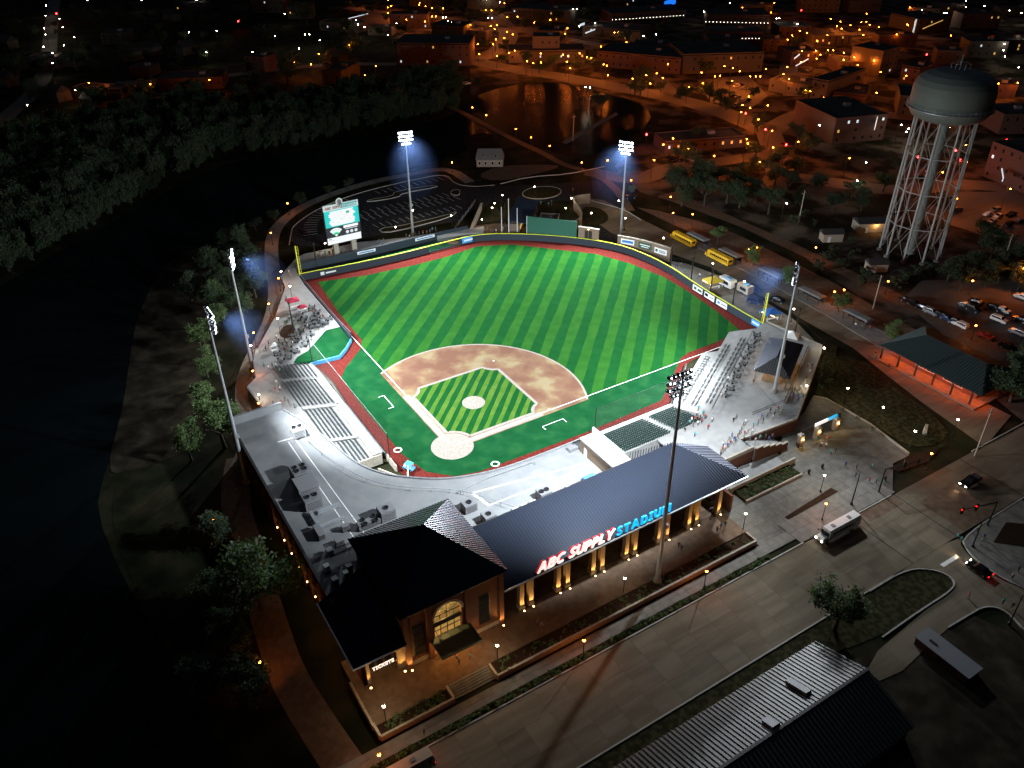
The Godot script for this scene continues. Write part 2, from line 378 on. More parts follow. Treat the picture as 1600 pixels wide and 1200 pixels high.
const PEOPLE := [
	[30.8, -111.6, 2.2, "the walk behind left field"], [32, -112.7, 2.2, "the walk behind left field"], [31.8, -110.2, 2.2, "the walk behind left field"], [33.5, -112.4, 2.2, "the walk behind left field"], [41.8, -111.7, 2.2, "the walk behind left field"], [42.5, -110.6, 2.2, "the walk behind left field"], [44.2, -111.5, 2.2, "the walk behind left field"], [45.6, -111.9, 2.2, "the walk behind left field"],
	[46.6, -111.3, 2.2, "the walk behind left field"], [48, -111.1, 2.2, "the walk behind left field"], [49.4, -110.8, 2.2, "the walk behind left field"], [50.8, -111.2, 2.2, "the walk behind left field"], [52.1, -111.8, 2.2, "the walk behind left field"], [53.4, -111.7, 2.2, "the walk behind left field"], [11.1, -114.8, 2.2, "the walk behind left field"], [11.6, -113.2, 2.2, "the walk behind left field"],
	[12.8, -114.3, 2.2, "the walk behind left field"], [13.8, -113, 2.2, "the walk behind left field"], [15.1, -113.4, 2.2, "the walk behind left field"], [16.8, -113.6, 2.2, "the walk behind left field"], [18.6, -112.4, 2.2, "the walk behind left field"], [-2.7, -103.8, 2.2, "the walk behind left field"], [-2.6, -106, 2.2, "the walk behind left field"], [69.7, -105.3, 0.5, "the centre-field court"],
	[70.9, -105.2, 0.5, "the centre-field court"], [72.1, -104.4, 0.5, "the centre-field court"], [72.6, -102, 0.5, "the centre-field court"], [75.1, -103.9, 0.5, "the centre-field court"], [78.4, -105.3, 0.5, "the centre-field court"], [80.9, -105.9, 0.5, "the centre-field court"], [79, -100.7, 0.5, "the centre-field court"], [84.4, -102.2, 0.5, "the centre-field court"],
	[82.1, -106.5, 0.5, "the centre-field court"], [71, -101.7, 0.5, "the centre-field court"], [75.9, -102.7, 0.5, "the centre-field court"], [78.2, -103.3, 0.5, "the centre-field court"], [99.9, -120.1, 0.12, "the drive behind centre field"], [101.9, -117.2, 0.12, "the drive behind centre field"], [103.6, -114.4, 0.12, "the drive behind centre field"], [105.4, -114.9, 0.12, "the drive behind centre field"],
	[120.4, -121.9, 0.12, "the drive behind centre field"], [106.8, -44.5, 0.3, "the walk behind right field"], [108.3, -45.3, 0.3, "the walk behind right field"], [109.7, -45, 0.3, "the walk behind right field"], [107.5, -40.6, 0.3, "the walk behind right field"], [107.8, -34.9, 0.3, "the walk behind right field"], [107.5, -32.8, 0.3, "the walk behind right field"], [109, -33, 0.3, "the walk behind right field"],
	[110.7, -29.7, 0.3, "the walk behind right field"], [109.2, -35.6, 0.3, "the walk behind right field"], [106.4, -6.9, 0.3, "the walk behind right field"], [106.4, -5.4, 0.3, "the walk behind right field"], [51.2, 25.1, 3.5, "the right-field concourse"], [49.9, 25.9, 3.5, "the right-field concourse"], [50.3, 27.6, 3.5, "the right-field concourse"], [52.4, 26.2, 3.5, "the right-field concourse"],
	[45.9, 28.1, 3.5, "the right-field concourse"], [46.6, 30.6, 3.5, "the right-field concourse"], [51.3, 30, 3.5, "the right-field concourse"], [54.5, 23.2, 3.5, "the right-field concourse"], [58.2, 31.1, 3.5, "the right-field concourse"], [59.7, 30.5, 3.5, "the right-field concourse"], [58.7, 33.8, 3.5, "the right-field concourse"], [60.1, 33.2, 3.5, "the right-field concourse"],
	[60.7, 35.1, 3.5, "the right-field concourse"], [63.9, 35, 3.5, "the right-field concourse"], [66.8, 35.3, 3.5, "the right-field concourse"], [70.5, 33.4, 3.5, "the right-field concourse"], [70.6, 34.7, 3.5, "the right-field concourse"], [68.2, 33.1, 3.5, "the right-field concourse"], [53.1, 36.7, 3.5, "the right-field concourse"], [54.4, 36.3, 3.5, "the right-field concourse"],
	[51.3, 37.2, 3.5, "the right-field concourse"], [49.9, 37.7, 3.5, "the right-field concourse"], [48.1, 38, 3.5, "the right-field concourse"], [48.9, 37.9, 3.5, "the right-field concourse"], [74.1, 21.7, 3.5, "the right-field concourse"], [77.7, 31.4, 3.5, "the right-field concourse"], [79, 31.6, 3.5, "the right-field concourse"], [80.4, 31.8, 3.5, "the right-field concourse"],
	[80.5, 30.9, 3.5, "the right-field concourse"], [84.8, 28.9, 3.5, "the right-field concourse"], [92.2, 24.6, 3.5, "the right-field concourse"], [91.8, 23.7, 3.5, "the right-field concourse"], [91, 19, 3.5, "the right-field concourse"], [79.8, 32.8, 3.5, "the right-field concourse"], [79.4, 30.9, 3.5, "the right-field concourse"], [64.1, 19.5, 3.5, "the right-field concourse"],
	[63, 22.1, 3.5, "the right-field concourse"], [48.8, 27.5, 3.5, "the right-field concourse"], [54.2, 25.2, 3.5, "the right-field concourse"], [52.7, 24.6, 3.5, "the right-field concourse"], [53.6, 35.3, 3.5, "the right-field concourse"], [52.8, 37.3, 3.5, "the right-field concourse"], [55.8, 35.5, 3.5, "the right-field concourse"], [56.9, 35, 3.5, "the right-field concourse"],
	[56.6, 36.3, 3.5, "the right-field concourse"], [58.5, 35.7, 3.5, "the right-field concourse"], [58.7, 36.7, 3.5, "the right-field concourse"], [49.7, 36.7, 3.5, "the right-field concourse"], [46.9, 38.8, 3.5, "the right-field concourse"], [52, 36, 3.5, "the right-field concourse"], [62.3, 34.9, 3.5, "the right-field concourse"], [64.7, 33.7, 3.5, "the right-field concourse"],
	[66.5, 33.9, 3.5, "the right-field concourse"], [68.7, 34.1, 3.5, "the right-field concourse"], [69.3, 35.1, 3.5, "the right-field concourse"], [50.9, 26.1, 3.5, "the right-field concourse"], [51.6, 27.5, 3.5, "the right-field concourse"], [53.5, 26.6, 3.5, "the right-field concourse"], [48.9, 26.4, 3.5, "the right-field concourse"], [54, 28.4, 3.5, "the right-field concourse"],
	[80.2, 29.7, 3.5, "the right-field concourse"], [82.1, 29.9, 3.5, "the right-field concourse"], [77.9, 32.9, 3.5, "the right-field concourse"], [86.2, 28, 3.5, "the right-field concourse"], [89.5, 26.2, 3.5, "the right-field concourse"], [66.4, 19.3, 3.5, "the right-field concourse"], [69.7, 17.5, 3.5, "the right-field concourse"], [73.5, 15.6, 3.5, "the right-field concourse"],
	[78.2, 13.5, 3.5, "the right-field concourse"], [82.8, 11.1, 3.5, "the right-field concourse"], [55, 37.7, 3, "the gate stairs"], [54.8, 38.9, 3, "the gate stairs"], [56.6, 38.1, 3, "the gate stairs"], [57.3, 39.1, 3, "the gate stairs"], [58.9, 39, 3, "the gate stairs"], [61.7, 38.3, 1.8, "the gate stairs"],
	[63, 39.1, 1.8, "the gate stairs"], [61.6, 39.4, 1.8, "the gate stairs"], [72.6, 44.1, 0.14, "the gate court"], [72.2, 45.9, 0.14, "the gate court"], [75.2, 45.1, 0.14, "the gate court"], [71.6, 49.1, 0.14, "the gate court"], [73.1, 49.2, 0.14, "the gate court"], [71, 53.7, 0.14, "the gate court"],
	[72.4, 55.6, 0.14, "the gate court"], [69.8, 57.4, 0.14, "the gate court"], [75.3, 57.4, 0.14, "the gate court"], [71.1, 60.1, 0.14, "the gate court"], [71.8, 61.2, 0.14, "the gate court"], [72.8, 62.4, 0.14, "the gate court"], [71.4, 45.9, 0.14, "the gate court"], [72.7, 46.7, 0.14, "the gate court"],
	[82, 61.3, 0.25, "the street corner"], [82.3, 60.4, 0.25, "the street corner"], [71, 81.2, 0.27, "the far street corner"], [70.7, 82.1, 0.27, "the far street corner"], [75, 82.2, 0.27, "the far street corner"], [73.7, 84.4, 0.27, "the far street corner"], [75.6, 83.9, 0.27, "the far street corner"], [76.2, 82.1, 0.27, "the far street corner"],
	[70.1, 93.2, 0.27, "the far street corner"], [72.9, 92.7, 0.27, "the far street corner"], [62.6, 95.9, 0.27, "the far street corner"], [63.3, 97.3, 0.27, "the far street corner"], [58.9, 91.6, 0.15, "the side street"], [-28.2, 54.4, 1, "the front plaza"], [-28.3, 53.8, 1, "the front plaza"], [-28.3, 55.4, 1, "the front plaza"],
	[-26.2, 55.2, 1, "the front plaza"], [-12.4, 55.3, 1, "the front plaza"], [-12.2, 56.2, 1, "the front plaza"], [0.5, 56.4, 1, "the front plaza"], [21.7, 53.9, 1, "the front plaza"], [21.7, 54.7, 1, "the front plaza"], [31.2, 54.7, 1, "the front plaza"], [32.6, 54.3, 1, "the front plaza"],
	[33.8, 54.3, 1, "the front plaza"], [-39, 63.4, 0.25, "the street pavement"], [-21.7, 60.7, 0.25, "the street pavement"], [-27.4, -53.1, 3, "the third-base concourse"], [-26.8, -51.2, 3, "the third-base concourse"], [-25.6, -51.6, 3, "the third-base concourse"], [-24.8, -48, 3, "the third-base concourse"], [-27.4, -43.2, 3, "the third-base concourse"],
	[-28.6, -39.9, 3, "the third-base concourse"], [-28.5, -38.8, 3, "the third-base concourse"], [-27.5, -39.8, 3, "the third-base concourse"], [-31.1, -33.8, 3, "the third-base concourse"], [-30.7, -32.9, 3, "the third-base concourse"], [-29.2, -33.6, 3, "the third-base concourse"], [-27.6, -33.2, 3, "the third-base concourse"], [-27.8, -31.7, 3, "the third-base concourse"],
	[-27, -30.6, 3, "the third-base concourse"], [-27.2, -41.7, 3, "the third-base concourse"], [-28, -34.5, 3, "the third-base concourse"], [124.7, 12.7, 0.12, "the bus road pavement"], [125.7, 14.2, 0.12, "the bus road pavement"], [127.7, 13.7, 0.12, "the bus road pavement"], [126.9, 15.9, 0.12, "the bus road pavement"], [113.3, 26.7, 0.12, "the bus road pavement"],
	[115.3, 27.2, 0.12, "the bus road pavement"], [116.4, 25.9, 0.12, "the bus road pavement"], [114.3, 32, 0.12, "the bus road pavement"], [-5.2, -79.6, 2.2, "the left-field terrace"], [-3.8, -75.3, 2.2, "the left-field terrace"], [-8.8, -73.4, 2.2, "the left-field terrace"], [-13.8, -67.8, 2.2, "the left-field terrace"], [-16.2, -64.6, 2.2, "the left-field terrace"],
	[-22.4, -63.1, 2.2, "the left-field terrace"], [-22.5, -64.9, 2.2, "the left-field terrace"], [-24, -62.6, 2.2, "the left-field terrace"], [-8, -79.9, 2.2, "the left-field terrace"], [-5.3, -75.4, 2.2, "the left-field terrace"], [-4.2, -71.5, 2.2, "the left-field terrace"], [-10, -68.4, 2.2, "the left-field terrace"], [-8.5, -65.7, 2.2, "the left-field terrace"],
	[-14.3, -63.4, 2.2, "the left-field terrace"], [-18.3, -61.8, 2.2, "the left-field terrace"], [-19.8, -59.1, 2.2, "the left-field terrace"], [-16.9, -61.3, 2.2, "the left-field terrace"], [-11.8, -66.5, 2.2, "the left-field terrace"], [-19.6, -67.2, 2.2, "the left-field terrace"], [-16.6, -71.7, 2.2, "the left-field terrace"], [-9.5, -88.2, 2.2, "the left-field terrace"],
	[-6, -96.2, 2.2, "the left-field terrace"]]
const TREES := [
	[-52.7, 24.2, 8.79, 14.97, 1, "big dark tree overhanging the path by the west wing", ""], [-45.2, -28, 6.62, 12, 2, "floodlit green tree beside the bend of the path", ""], [-40.6, -61.1, 3.8, 8.76, 2, "slim tree in the floodlit thicket on the river bank", "thicket on the river bank"], [-37, -78.5, 4.31, 8.64, 2, "slim tree in the floodlit thicket on the river bank", "thicket on the river bank"], [-28.5, -100.4, 4.29, 8.42, 2, "slim tree in the floodlit thicket on the river bank", "thicket on the river bank"], [-53, -27.3, 3.94, 9.46, 2, "slim tree in the floodlit thicket on the river bank", "thicket on the river bank"], [-45.8, -46.9, 4.49, 8.58, 2, "slim tree in the floodlit thicket on the river bank", "thicket on the river bank"], [-31.9, -83.9, 4.44, 8.29, 2, "slim tree in the floodlit thicket on the river bank", "thicket on the river bank"],
	[-23.4, -123.6, 4.68, 10.94, 0, "dark tree standing between the mud bank and the path", "trees between mud bank and path"], [-24.5, -107.9, 4.56, 9.26, 0, "dark tree standing between the mud bank and the path", "trees between mud bank and path"], [-21.5, -100.9, 4.4, 10.31, 0, "dark tree standing between the mud bank and the path", "trees between mud bank and path"], [-17.2, -119.6, 4.2, 9.66, 0, "dark tree standing between the mud bank and the path", "trees between mud bank and path"], [-23.4, -87.5, 4.56, 10.3, 0, "dark tree standing between the mud bank and the path", "trees between mud bank and path"], [-28.3, -90.6, 4.05, 10.2, 0, "dark tree standing between the mud bank and the path", "trees between mud bank and path"], [-10.9, -115.6, 4.8, 10.35, 0, "dark tree standing between the mud bank and the path", "trees between mud bank and path"], [-9.1, -132.3, 4.16, 10.62, 0, "dark tree standing between the mud bank and the path", "trees between mud bank and path"],
	[-13, -138, 4.81, 9.16, 0, "dark tree standing between the mud bank and the path", "trees between mud bank and path"], [-15.8, -99.8, 4.61, 9.44, 0, "dark tree standing between the mud bank and the path", "trees between mud bank and path"], [-33.3, -108.4, 4.46, 9.54, 0, "dark tree standing between the mud bank and the path", "trees between mud bank and path"], [9.4, -157.9, 2.75, 4.53, 3, "small bushy tree on the bank beside the parking lot", "trees on the bank by the parking lot"], [0.5, -152.7, 2.84, 4.82, 3, "small bushy tree on the bank beside the parking lot", "trees on the bank by the parking lot"], [22.7, -167.2, 2.77, 5.07, 3, "small bushy tree on the bank beside the parking lot", "trees on the bank by the parking lot"], [36.5, -172.4, 2.79, 4.84, 3, "small bushy tree on the bank beside the parking lot", "trees on the bank by the parking lot"], [45.6, -174.4, 2.77, 4.59, 3, "small bushy tree on the bank beside the parking lot", "trees on the bank by the parking lot"],
	[-54.7, 3.3, 4.71, 9.16, 3, "black tree in the dark wood below the west wing", "dark trees below the west wing"], [-58.7, 20.4, 4.53, 9.03, 3, "black tree in the dark wood below the west wing", "dark trees below the west wing"], [-60.1, 31.4, 4.92, 8.94, 3, "black tree in the dark wood below the west wing", "dark trees below the west wing"], [-60.4, 41.8, 4.72, 8.62, 3, "black tree in the dark wood below the west wing", "dark trees below the west wing"], [-65, 37.5, 4.66, 8.16, 3, "black tree in the dark wood below the west wing", "dark trees below the west wing"], [32.2, 83.5, 5.5, 9.4, 0, "round black street tree beside the ribbed metal roof", ""], [133, -52.4, 3.19, 6.93, 2, "clipped street tree on the island between the shelters", "street trees on the island"], [130.4, -33, 3.28, 6.51, 2, "clipped street tree on the island between the shelters", "street trees on the island"],
	[128.5, -16.9, 3.24, 7.13, 2, "clipped street tree on the island between the shelters", "street trees on the island"], [128.6, 3.4, 3.34, 5.89, 2, "clipped street tree on the island between the shelters", "street trees on the island"], [127.1, 23.1, 3.17, 6.83, 2, "clipped street tree on the island between the shelters", "street trees on the island"], [155.7, -99.4, 6.3, 12.02, 0, "leafy tree in the dark park east of the bus road", "trees of the dark park"], [154.7, -89.9, 6.05, 11.86, 0, "leafy tree in the dark park east of the bus road", "trees of the dark park"], [164.3, -93.8, 6.43, 11.79, 0, "leafy tree in the dark park east of the bus road", "trees of the dark park"], [173.8, -96.5, 6.57, 10.16, 0, "leafy tree in the dark park east of the bus road", "trees of the dark park"], [163.3, -79.4, 5.69, 9.98, 0, "leafy tree in the dark park east of the bus road", "trees of the dark park"],
	[164.1, -73.3, 6.36, 11.03, 0, "leafy tree in the dark park east of the bus road", "trees of the dark park"], [154.2, -82.1, 5.64, 11.84, 0, "leafy tree in the dark park east of the bus road", "trees of the dark park"], [146.9, -86.8, 5.92, 10.01, 0, "leafy tree in the dark park east of the bus road", "trees of the dark park"], [174.4, -87.3, 5.98, 10.17, 0, "leafy tree in the dark park east of the bus road", "trees of the dark park"], [172.6, -73.4, 6, 10.43, 0, "leafy tree in the dark park east of the bus road", "trees of the dark park"], [167.6, -102.3, 5.42, 11.08, 0, "leafy tree in the dark park east of the bus road", "trees of the dark park"], [168.5, -62.7, 5.46, 11.91, 0, "leafy tree in the dark park east of the bus road", "trees of the dark park"], [242.9, -141, 4.61, 8.33, 3, "round dark tree on the orange-lit street to the park", "trees along the street to the park"],
	[205.8, -96.3, 5.47, 9.07, 3, "round dark tree on the orange-lit street to the park", "trees along the street to the park"], [195.9, -95.1, 5.31, 8.21, 3, "round dark tree on the orange-lit street to the park", "trees along the street to the park"], [185.7, -93.3, 4.72, 8.32, 3, "round dark tree on the orange-lit street to the park", "trees along the street to the park"], [209.2, -87.3, 5.39, 8.31, 3, "round dark tree on the orange-lit street to the park", "trees along the street to the park"], [217.7, -101.6, 4.74, 8.59, 3, "round dark tree on the orange-lit street to the park", "trees along the street to the park"], [193.8, -83.5, 5.39, 8.33, 3, "round dark tree on the orange-lit street to the park", "trees along the street to the park"], [211.1, -111.1, 5.42, 8.98, 3, "round dark tree on the orange-lit street to the park", "trees along the street to the park"], [246.3, -119.2, 5.07, 8.82, 3, "round dark tree on the orange-lit street to the park", "trees along the street to the park"],
	[240.9, -107.9, 5.26, 8.55, 3, "round dark tree on the orange-lit street to the park", "trees along the street to the park"], [192.6, -75.5, 5.12, 9.04, 3, "round dark tree on the orange-lit street to the park", "trees along the street to the park"], [149.9, -280.7, 8.19, 18.33, 0, "tall dark tree at the river bend below the brick block", "tall trees at the river bend"], [146.7, -286.1, 9.58, 20.36, 0, "tall dark tree at the river bend below the brick block", "tall trees at the river bend"], [126.5, 58.3, 7.39, 10.91, 0, "black tree at the end of the station roof", "black trees by the station"], [135.9, 54.6, 6.37, 11.96, 0, "black tree at the end of the station roof", "black trees by the station"], [137.3, -106.2, 2.36, 5.21, 2, "small tree beside the drive behind right-centre field", ""], [229.4, -301.5, 5.52, 8.98, 0, "dark street tree against the orange road of the town", "street trees of the town"],
	[222.3, -302.1, 5.12, 8.23, 0, "dark street tree against the orange road of the town", "street trees of the town"], [236.5, -305, 5.37, 8.8, 0, "dark street tree against the orange road of the town", "street trees of the town"], [244.1, -291.6, 5.28, 8.58, 0, "dark street tree against the orange road of the town", "street trees of the town"], [252.2, -286.2, 6.04, 8.87, 0, "dark street tree against the orange road of the town", "street trees of the town"], [236.1, -226.8, 5.09, 8.11, 0, "dark street tree against the orange road of the town", "street trees of the town"], [237, -222.9, 5.75, 9.53, 0, "dark street tree against the orange road of the town", "street trees of the town"], [262, -201.4, 5.57, 8.18, 0, "dark street tree against the orange road of the town", "street trees of the town"], [263, -196, 5.46, 9.27, 0, "dark street tree against the orange road of the town", "street trees of the town"],
	[261.5, -186, 5.55, 9.25, 0, "dark street tree against the orange road of the town", "street trees of the town"], [224.4, -321.6, 5, 9.7, 0, "dark street tree against the orange road of the town", "street trees of the town"], [258.1, -177.7, 5.01, 9.23, 0, "dark street tree against the orange road of the town", "street trees of the town"], [205.2, -215.6, 5.79, 8.67, 0, "dark street tree against the orange road of the town", "street trees of the town"], [137.8, -292.1, 6, 8.85, 0, "dark street tree against the orange road of the town", "street trees of the town"], [111.1, -293.4, 4.97, 8.49, 0, "dark street tree against the orange road of the town", "street trees of the town"], [101.7, -316, 5.25, 9.16, 0, "dark street tree against the orange road of the town", "street trees of the town"], [173.9, 8.4, 5.3, 8.5, 0, "dark tree between the water tower and the parking lot", "trees by the water tower lot"],
	[187.1, 8.5, 4.63, 8.15, 0, "dark tree between the water tower and the parking lot", "trees by the water tower lot"], [198.2, 7, 4.83, 9.84, 0, "dark tree between the water tower and the parking lot", "trees by the water tower lot"], [187.4, 17.1, 5.06, 9.67, 0, "dark tree between the water tower and the parking lot", "trees by the water tower lot"], [210, -4.1, 4.62, 9.34, 0, "dark tree between the water tower and the parking lot", "trees by the water tower lot"], [207.2, 3.6, 5.44, 9.42, 0, "dark tree between the water tower and the parking lot", "trees by the water tower lot"], [199.7, 13.8, 5.35, 9.05, 0, "dark tree between the water tower and the parking lot", "trees by the water tower lot"], [171.2, 14.7, 4.88, 8.3, 0, "dark tree between the water tower and the parking lot", "trees by the water tower lot"], [186.1, 24.2, 4.82, 9.06, 0, "dark tree between the water tower and the parking lot", "trees by the water tower lot"],
	[179.9, 17.6, 5.31, 9.39, 0, "dark tree between the water tower and the parking lot", "trees by the water tower lot"], [191.1, -51.9, 4.58, 7.58, 3, "shadowy tree on the park lawn near the water tower", "trees on the park lawn"], [186.1, -63, 4.5, 8.04, 3, "shadowy tree on the park lawn near the water tower", "trees on the park lawn"], [203.3, -68.6, 4.66, 8.25, 3, "shadowy tree on the park lawn near the water tower", "trees on the park lawn"], [208.1, -56.9, 4.49, 8.51, 3, "shadowy tree on the park lawn near the water tower", "trees on the park lawn"], [200.2, -46, 4.45, 8.56, 3, "shadowy tree on the park lawn near the water tower", "trees on the park lawn"], [248.3, -66.7, 4.16, 7.38, 3, "shadowy tree on the park lawn near the water tower", "trees on the park lawn"], [224.5, -54.8, 4.58, 8.31, 3, "shadowy tree on the park lawn near the water tower", "trees on the park lawn"],
	[-46.3, -397.7, 7.66, 13.44, 0, "dark garden tree among the houses beyond the wood", "garden trees beyond the wood"], [-23.6, -351.9, 7.34, 15.39, 0, "dark garden tree among the houses beyond the wood", "garden trees beyond the wood"], [0.5, -343.4, 8.1, 14.08, 0, "dark garden tree among the houses beyond the wood", "garden trees beyond the wood"], [25.5, -350.1, 7.58, 14.15, 0, "dark garden tree among the houses beyond the wood", "garden trees beyond the wood"], [59.4, -344.1, 7.36, 14.15, 0, "dark garden tree among the houses beyond the wood", "garden trees beyond the wood"], [84.4, -363, 8.08, 15.03, 0, "dark garden tree among the houses beyond the wood", "garden trees beyond the wood"], [119, -379.6, 7.49, 12.82, 0, "dark garden tree among the houses beyond the wood", "garden trees beyond the wood"], [72, -455.6, 8.8, 14.41, 0, "dark garden tree among the houses beyond the wood", "garden trees beyond the wood"],
	[14.2, -471.5, 7.93, 14.56, 0, "dark garden tree among the houses beyond the wood", "garden trees beyond the wood"], [-49.4, -471.7, 8.71, 13.31, 0, "dark garden tree among the houses beyond the wood", "garden trees beyond the wood"], [146.9, -405.1, 8.16, 15.23, 0, "dark garden tree among the houses beyond the wood", "garden trees beyond the wood"], [110.4, -480.1, 8.09, 15.31, 0, "dark garden tree among the houses beyond the wood", "garden trees beyond the wood"], [-16.7, -470.4, 7.8, 13.26, 0, "dark garden tree among the houses beyond the wood", "garden trees beyond the wood"], [159, -535.9, 8.69, 14.96, 0, "dark garden tree among the houses beyond the wood", "garden trees beyond the wood"], [83.2, -587.8, 8.75, 13.76, 0, "dark garden tree among the houses beyond the wood", "garden trees beyond the wood"], [19.4, -631.5, 8.11, 14.22, 0, "dark garden tree among the houses beyond the wood", "garden trees beyond the wood"],
	[-37.3, -608.2, 8.68, 14.52, 0, "dark garden tree among the houses beyond the wood", "garden trees beyond the wood"], [164.6, -470.9, 7.45, 13.72, 0, "dark garden tree among the houses beyond the wood", "garden trees beyond the wood"], [45.4, -524.1, 8.62, 13.06, 0, "dark garden tree among the houses beyond the wood", "garden trees beyond the wood"], [125.4, -593.1, 8, 13.95, 0, "dark garden tree among the houses beyond the wood", "garden trees beyond the wood"], [144.8, -119.9, 3.54, 6.54, 3, "rounded bushy tree near the foot of the right-centre light pole", ""]]
const WOODS := [-104.4, -148.8, -82.7, -157.1, -60.9, -178.5, -40.5, -197, -16.7, -219.3, 7.3, -240.9, 27.8, -241.6, 51.6, -239.7, 79.8, -245.6, 111, -253.1, 137.1, -251.7, 168.3, -307.1, 138.1, -309.1, 103.4, -301.7, 59, -309.2, 30.2, -328.2, -18.5, -326, -72.7, -296.3, -102.8, -276.1]
const SHRUBS := [
	[164.2, -19.7, 2.31, 0, 0, "dark bush in the planting around the water tower"], [154.8, -8.2, 2.67, 0, 0, "dark bush in the planting around the water tower"], [155.6, -4.4, 1.72, 0, 0, "dark bush in the planting around the water tower"], [159.6, -25.1, 2.53, 0, 0, "dark bush in the planting around the water tower"], [174.7, -46.1, 1.73, 0, 0, "dark bush in the planting around the water tower"], [154.9, -23.8, 2.22, 0, 0, "dark bush in the planting around the water tower"], [168.6, 0.6, 2.77, 0, 0, "dark bush in the planting around the water tower"], [156.8, 1.8, 2.66, 0, 0, "dark bush in the planting around the water tower"],
	[155.4, -15.8, 2.25, 0, 0, "dark bush in the planting around the water tower"], [152.5, -16.5, 2.57, 0, 0, "dark bush in the planting around the water tower"], [177.1, -53.4, 2.43, 0, 0, "dark bush in the planting around the water tower"], [169.3, -51, 2.67, 0, 0, "dark bush in the planting around the water tower"], [147.2, -19.9, 2.33, 0, 0, "dark bush in the planting around the water tower"], [149, -4.8, 2.31, 0, 0, "dark bush in the planting around the water tower"], [162.3, 1, 2.84, 0, 0, "dark bush in the planting around the water tower"], [174.9, 0.7, 2.71, 0, 0, "dark bush in the planting around the water tower"],
	[179, -20.9, 1.95, 0, 0, "dark bush in the planting around the water tower"], [172.9, -28, 1.89, 0, 0, "dark bush in the planting around the water tower"], [100.9, 17.8, 1.06, 1, 0.4, "small shrub in the hedge strip below the right-field terrace"], [98.1, 21.8, 0.74, 1, 0.4, "small shrub in the hedge strip below the right-field terrace"], [92, 24.3, 0.94, 1, 0.4, "small shrub in the hedge strip below the right-field terrace"], [104.4, 18, 0.76, 1, 0.4, "small shrub in the hedge strip below the right-field terrace"], [101, 22.5, 0.89, 1, 0.4, "small shrub in the hedge strip below the right-field terrace"], [94.9, 28.9, 1.1, 1, 0.4, "small shrub in the hedge strip below the right-field terrace"],
	[91, 29.3, 0.86, 1, 0.4, "small shrub in the hedge strip below the right-field terrace"], [99.1, 26.2, 1.01, 1, 0.4, "small shrub in the hedge strip below the right-field terrace"], [-12.6, -67, 0.8, 1, 2.1, "shrub in the tree bed on the left-field terrace"], [-14.3, -74.7, 0.8, 1, 2.1, "shrub in the tree bed on the left-field terrace"], [-12.9, -76.1, 0.8, 1, 2.1, "shrub in the tree bed on the left-field terrace"], [-13.5, -71, 0.8, 1, 2.1, "shrub in the tree bed on the left-field terrace"], [95.3, 58.2, 0.7, 3, 0.1, "low shrub along the lawn wall by the gate court"], [95.6, 56.3, 0.7, 3, 0.1, "low shrub along the lawn wall by the gate court"],
	[95, 60.9, 0.7, 3, 0.1, "low shrub along the lawn wall by the gate court"], [97, 52.7, 0.7, 3, 0.1, "low shrub along the lawn wall by the gate court"], [97.6, 49.1, 0.7, 3, 0.1, "low shrub along the lawn wall by the gate court"], [88.9, 38.8, 0.7, 3, 0.1, "low shrub along the lawn wall by the gate court"], [88.2, 43.2, 0.7, 3, 0.1, "low shrub along the lawn wall by the gate court"], [87.8, 48.1, 0.7, 3, 0.1, "low shrub along the lawn wall by the gate court"]]
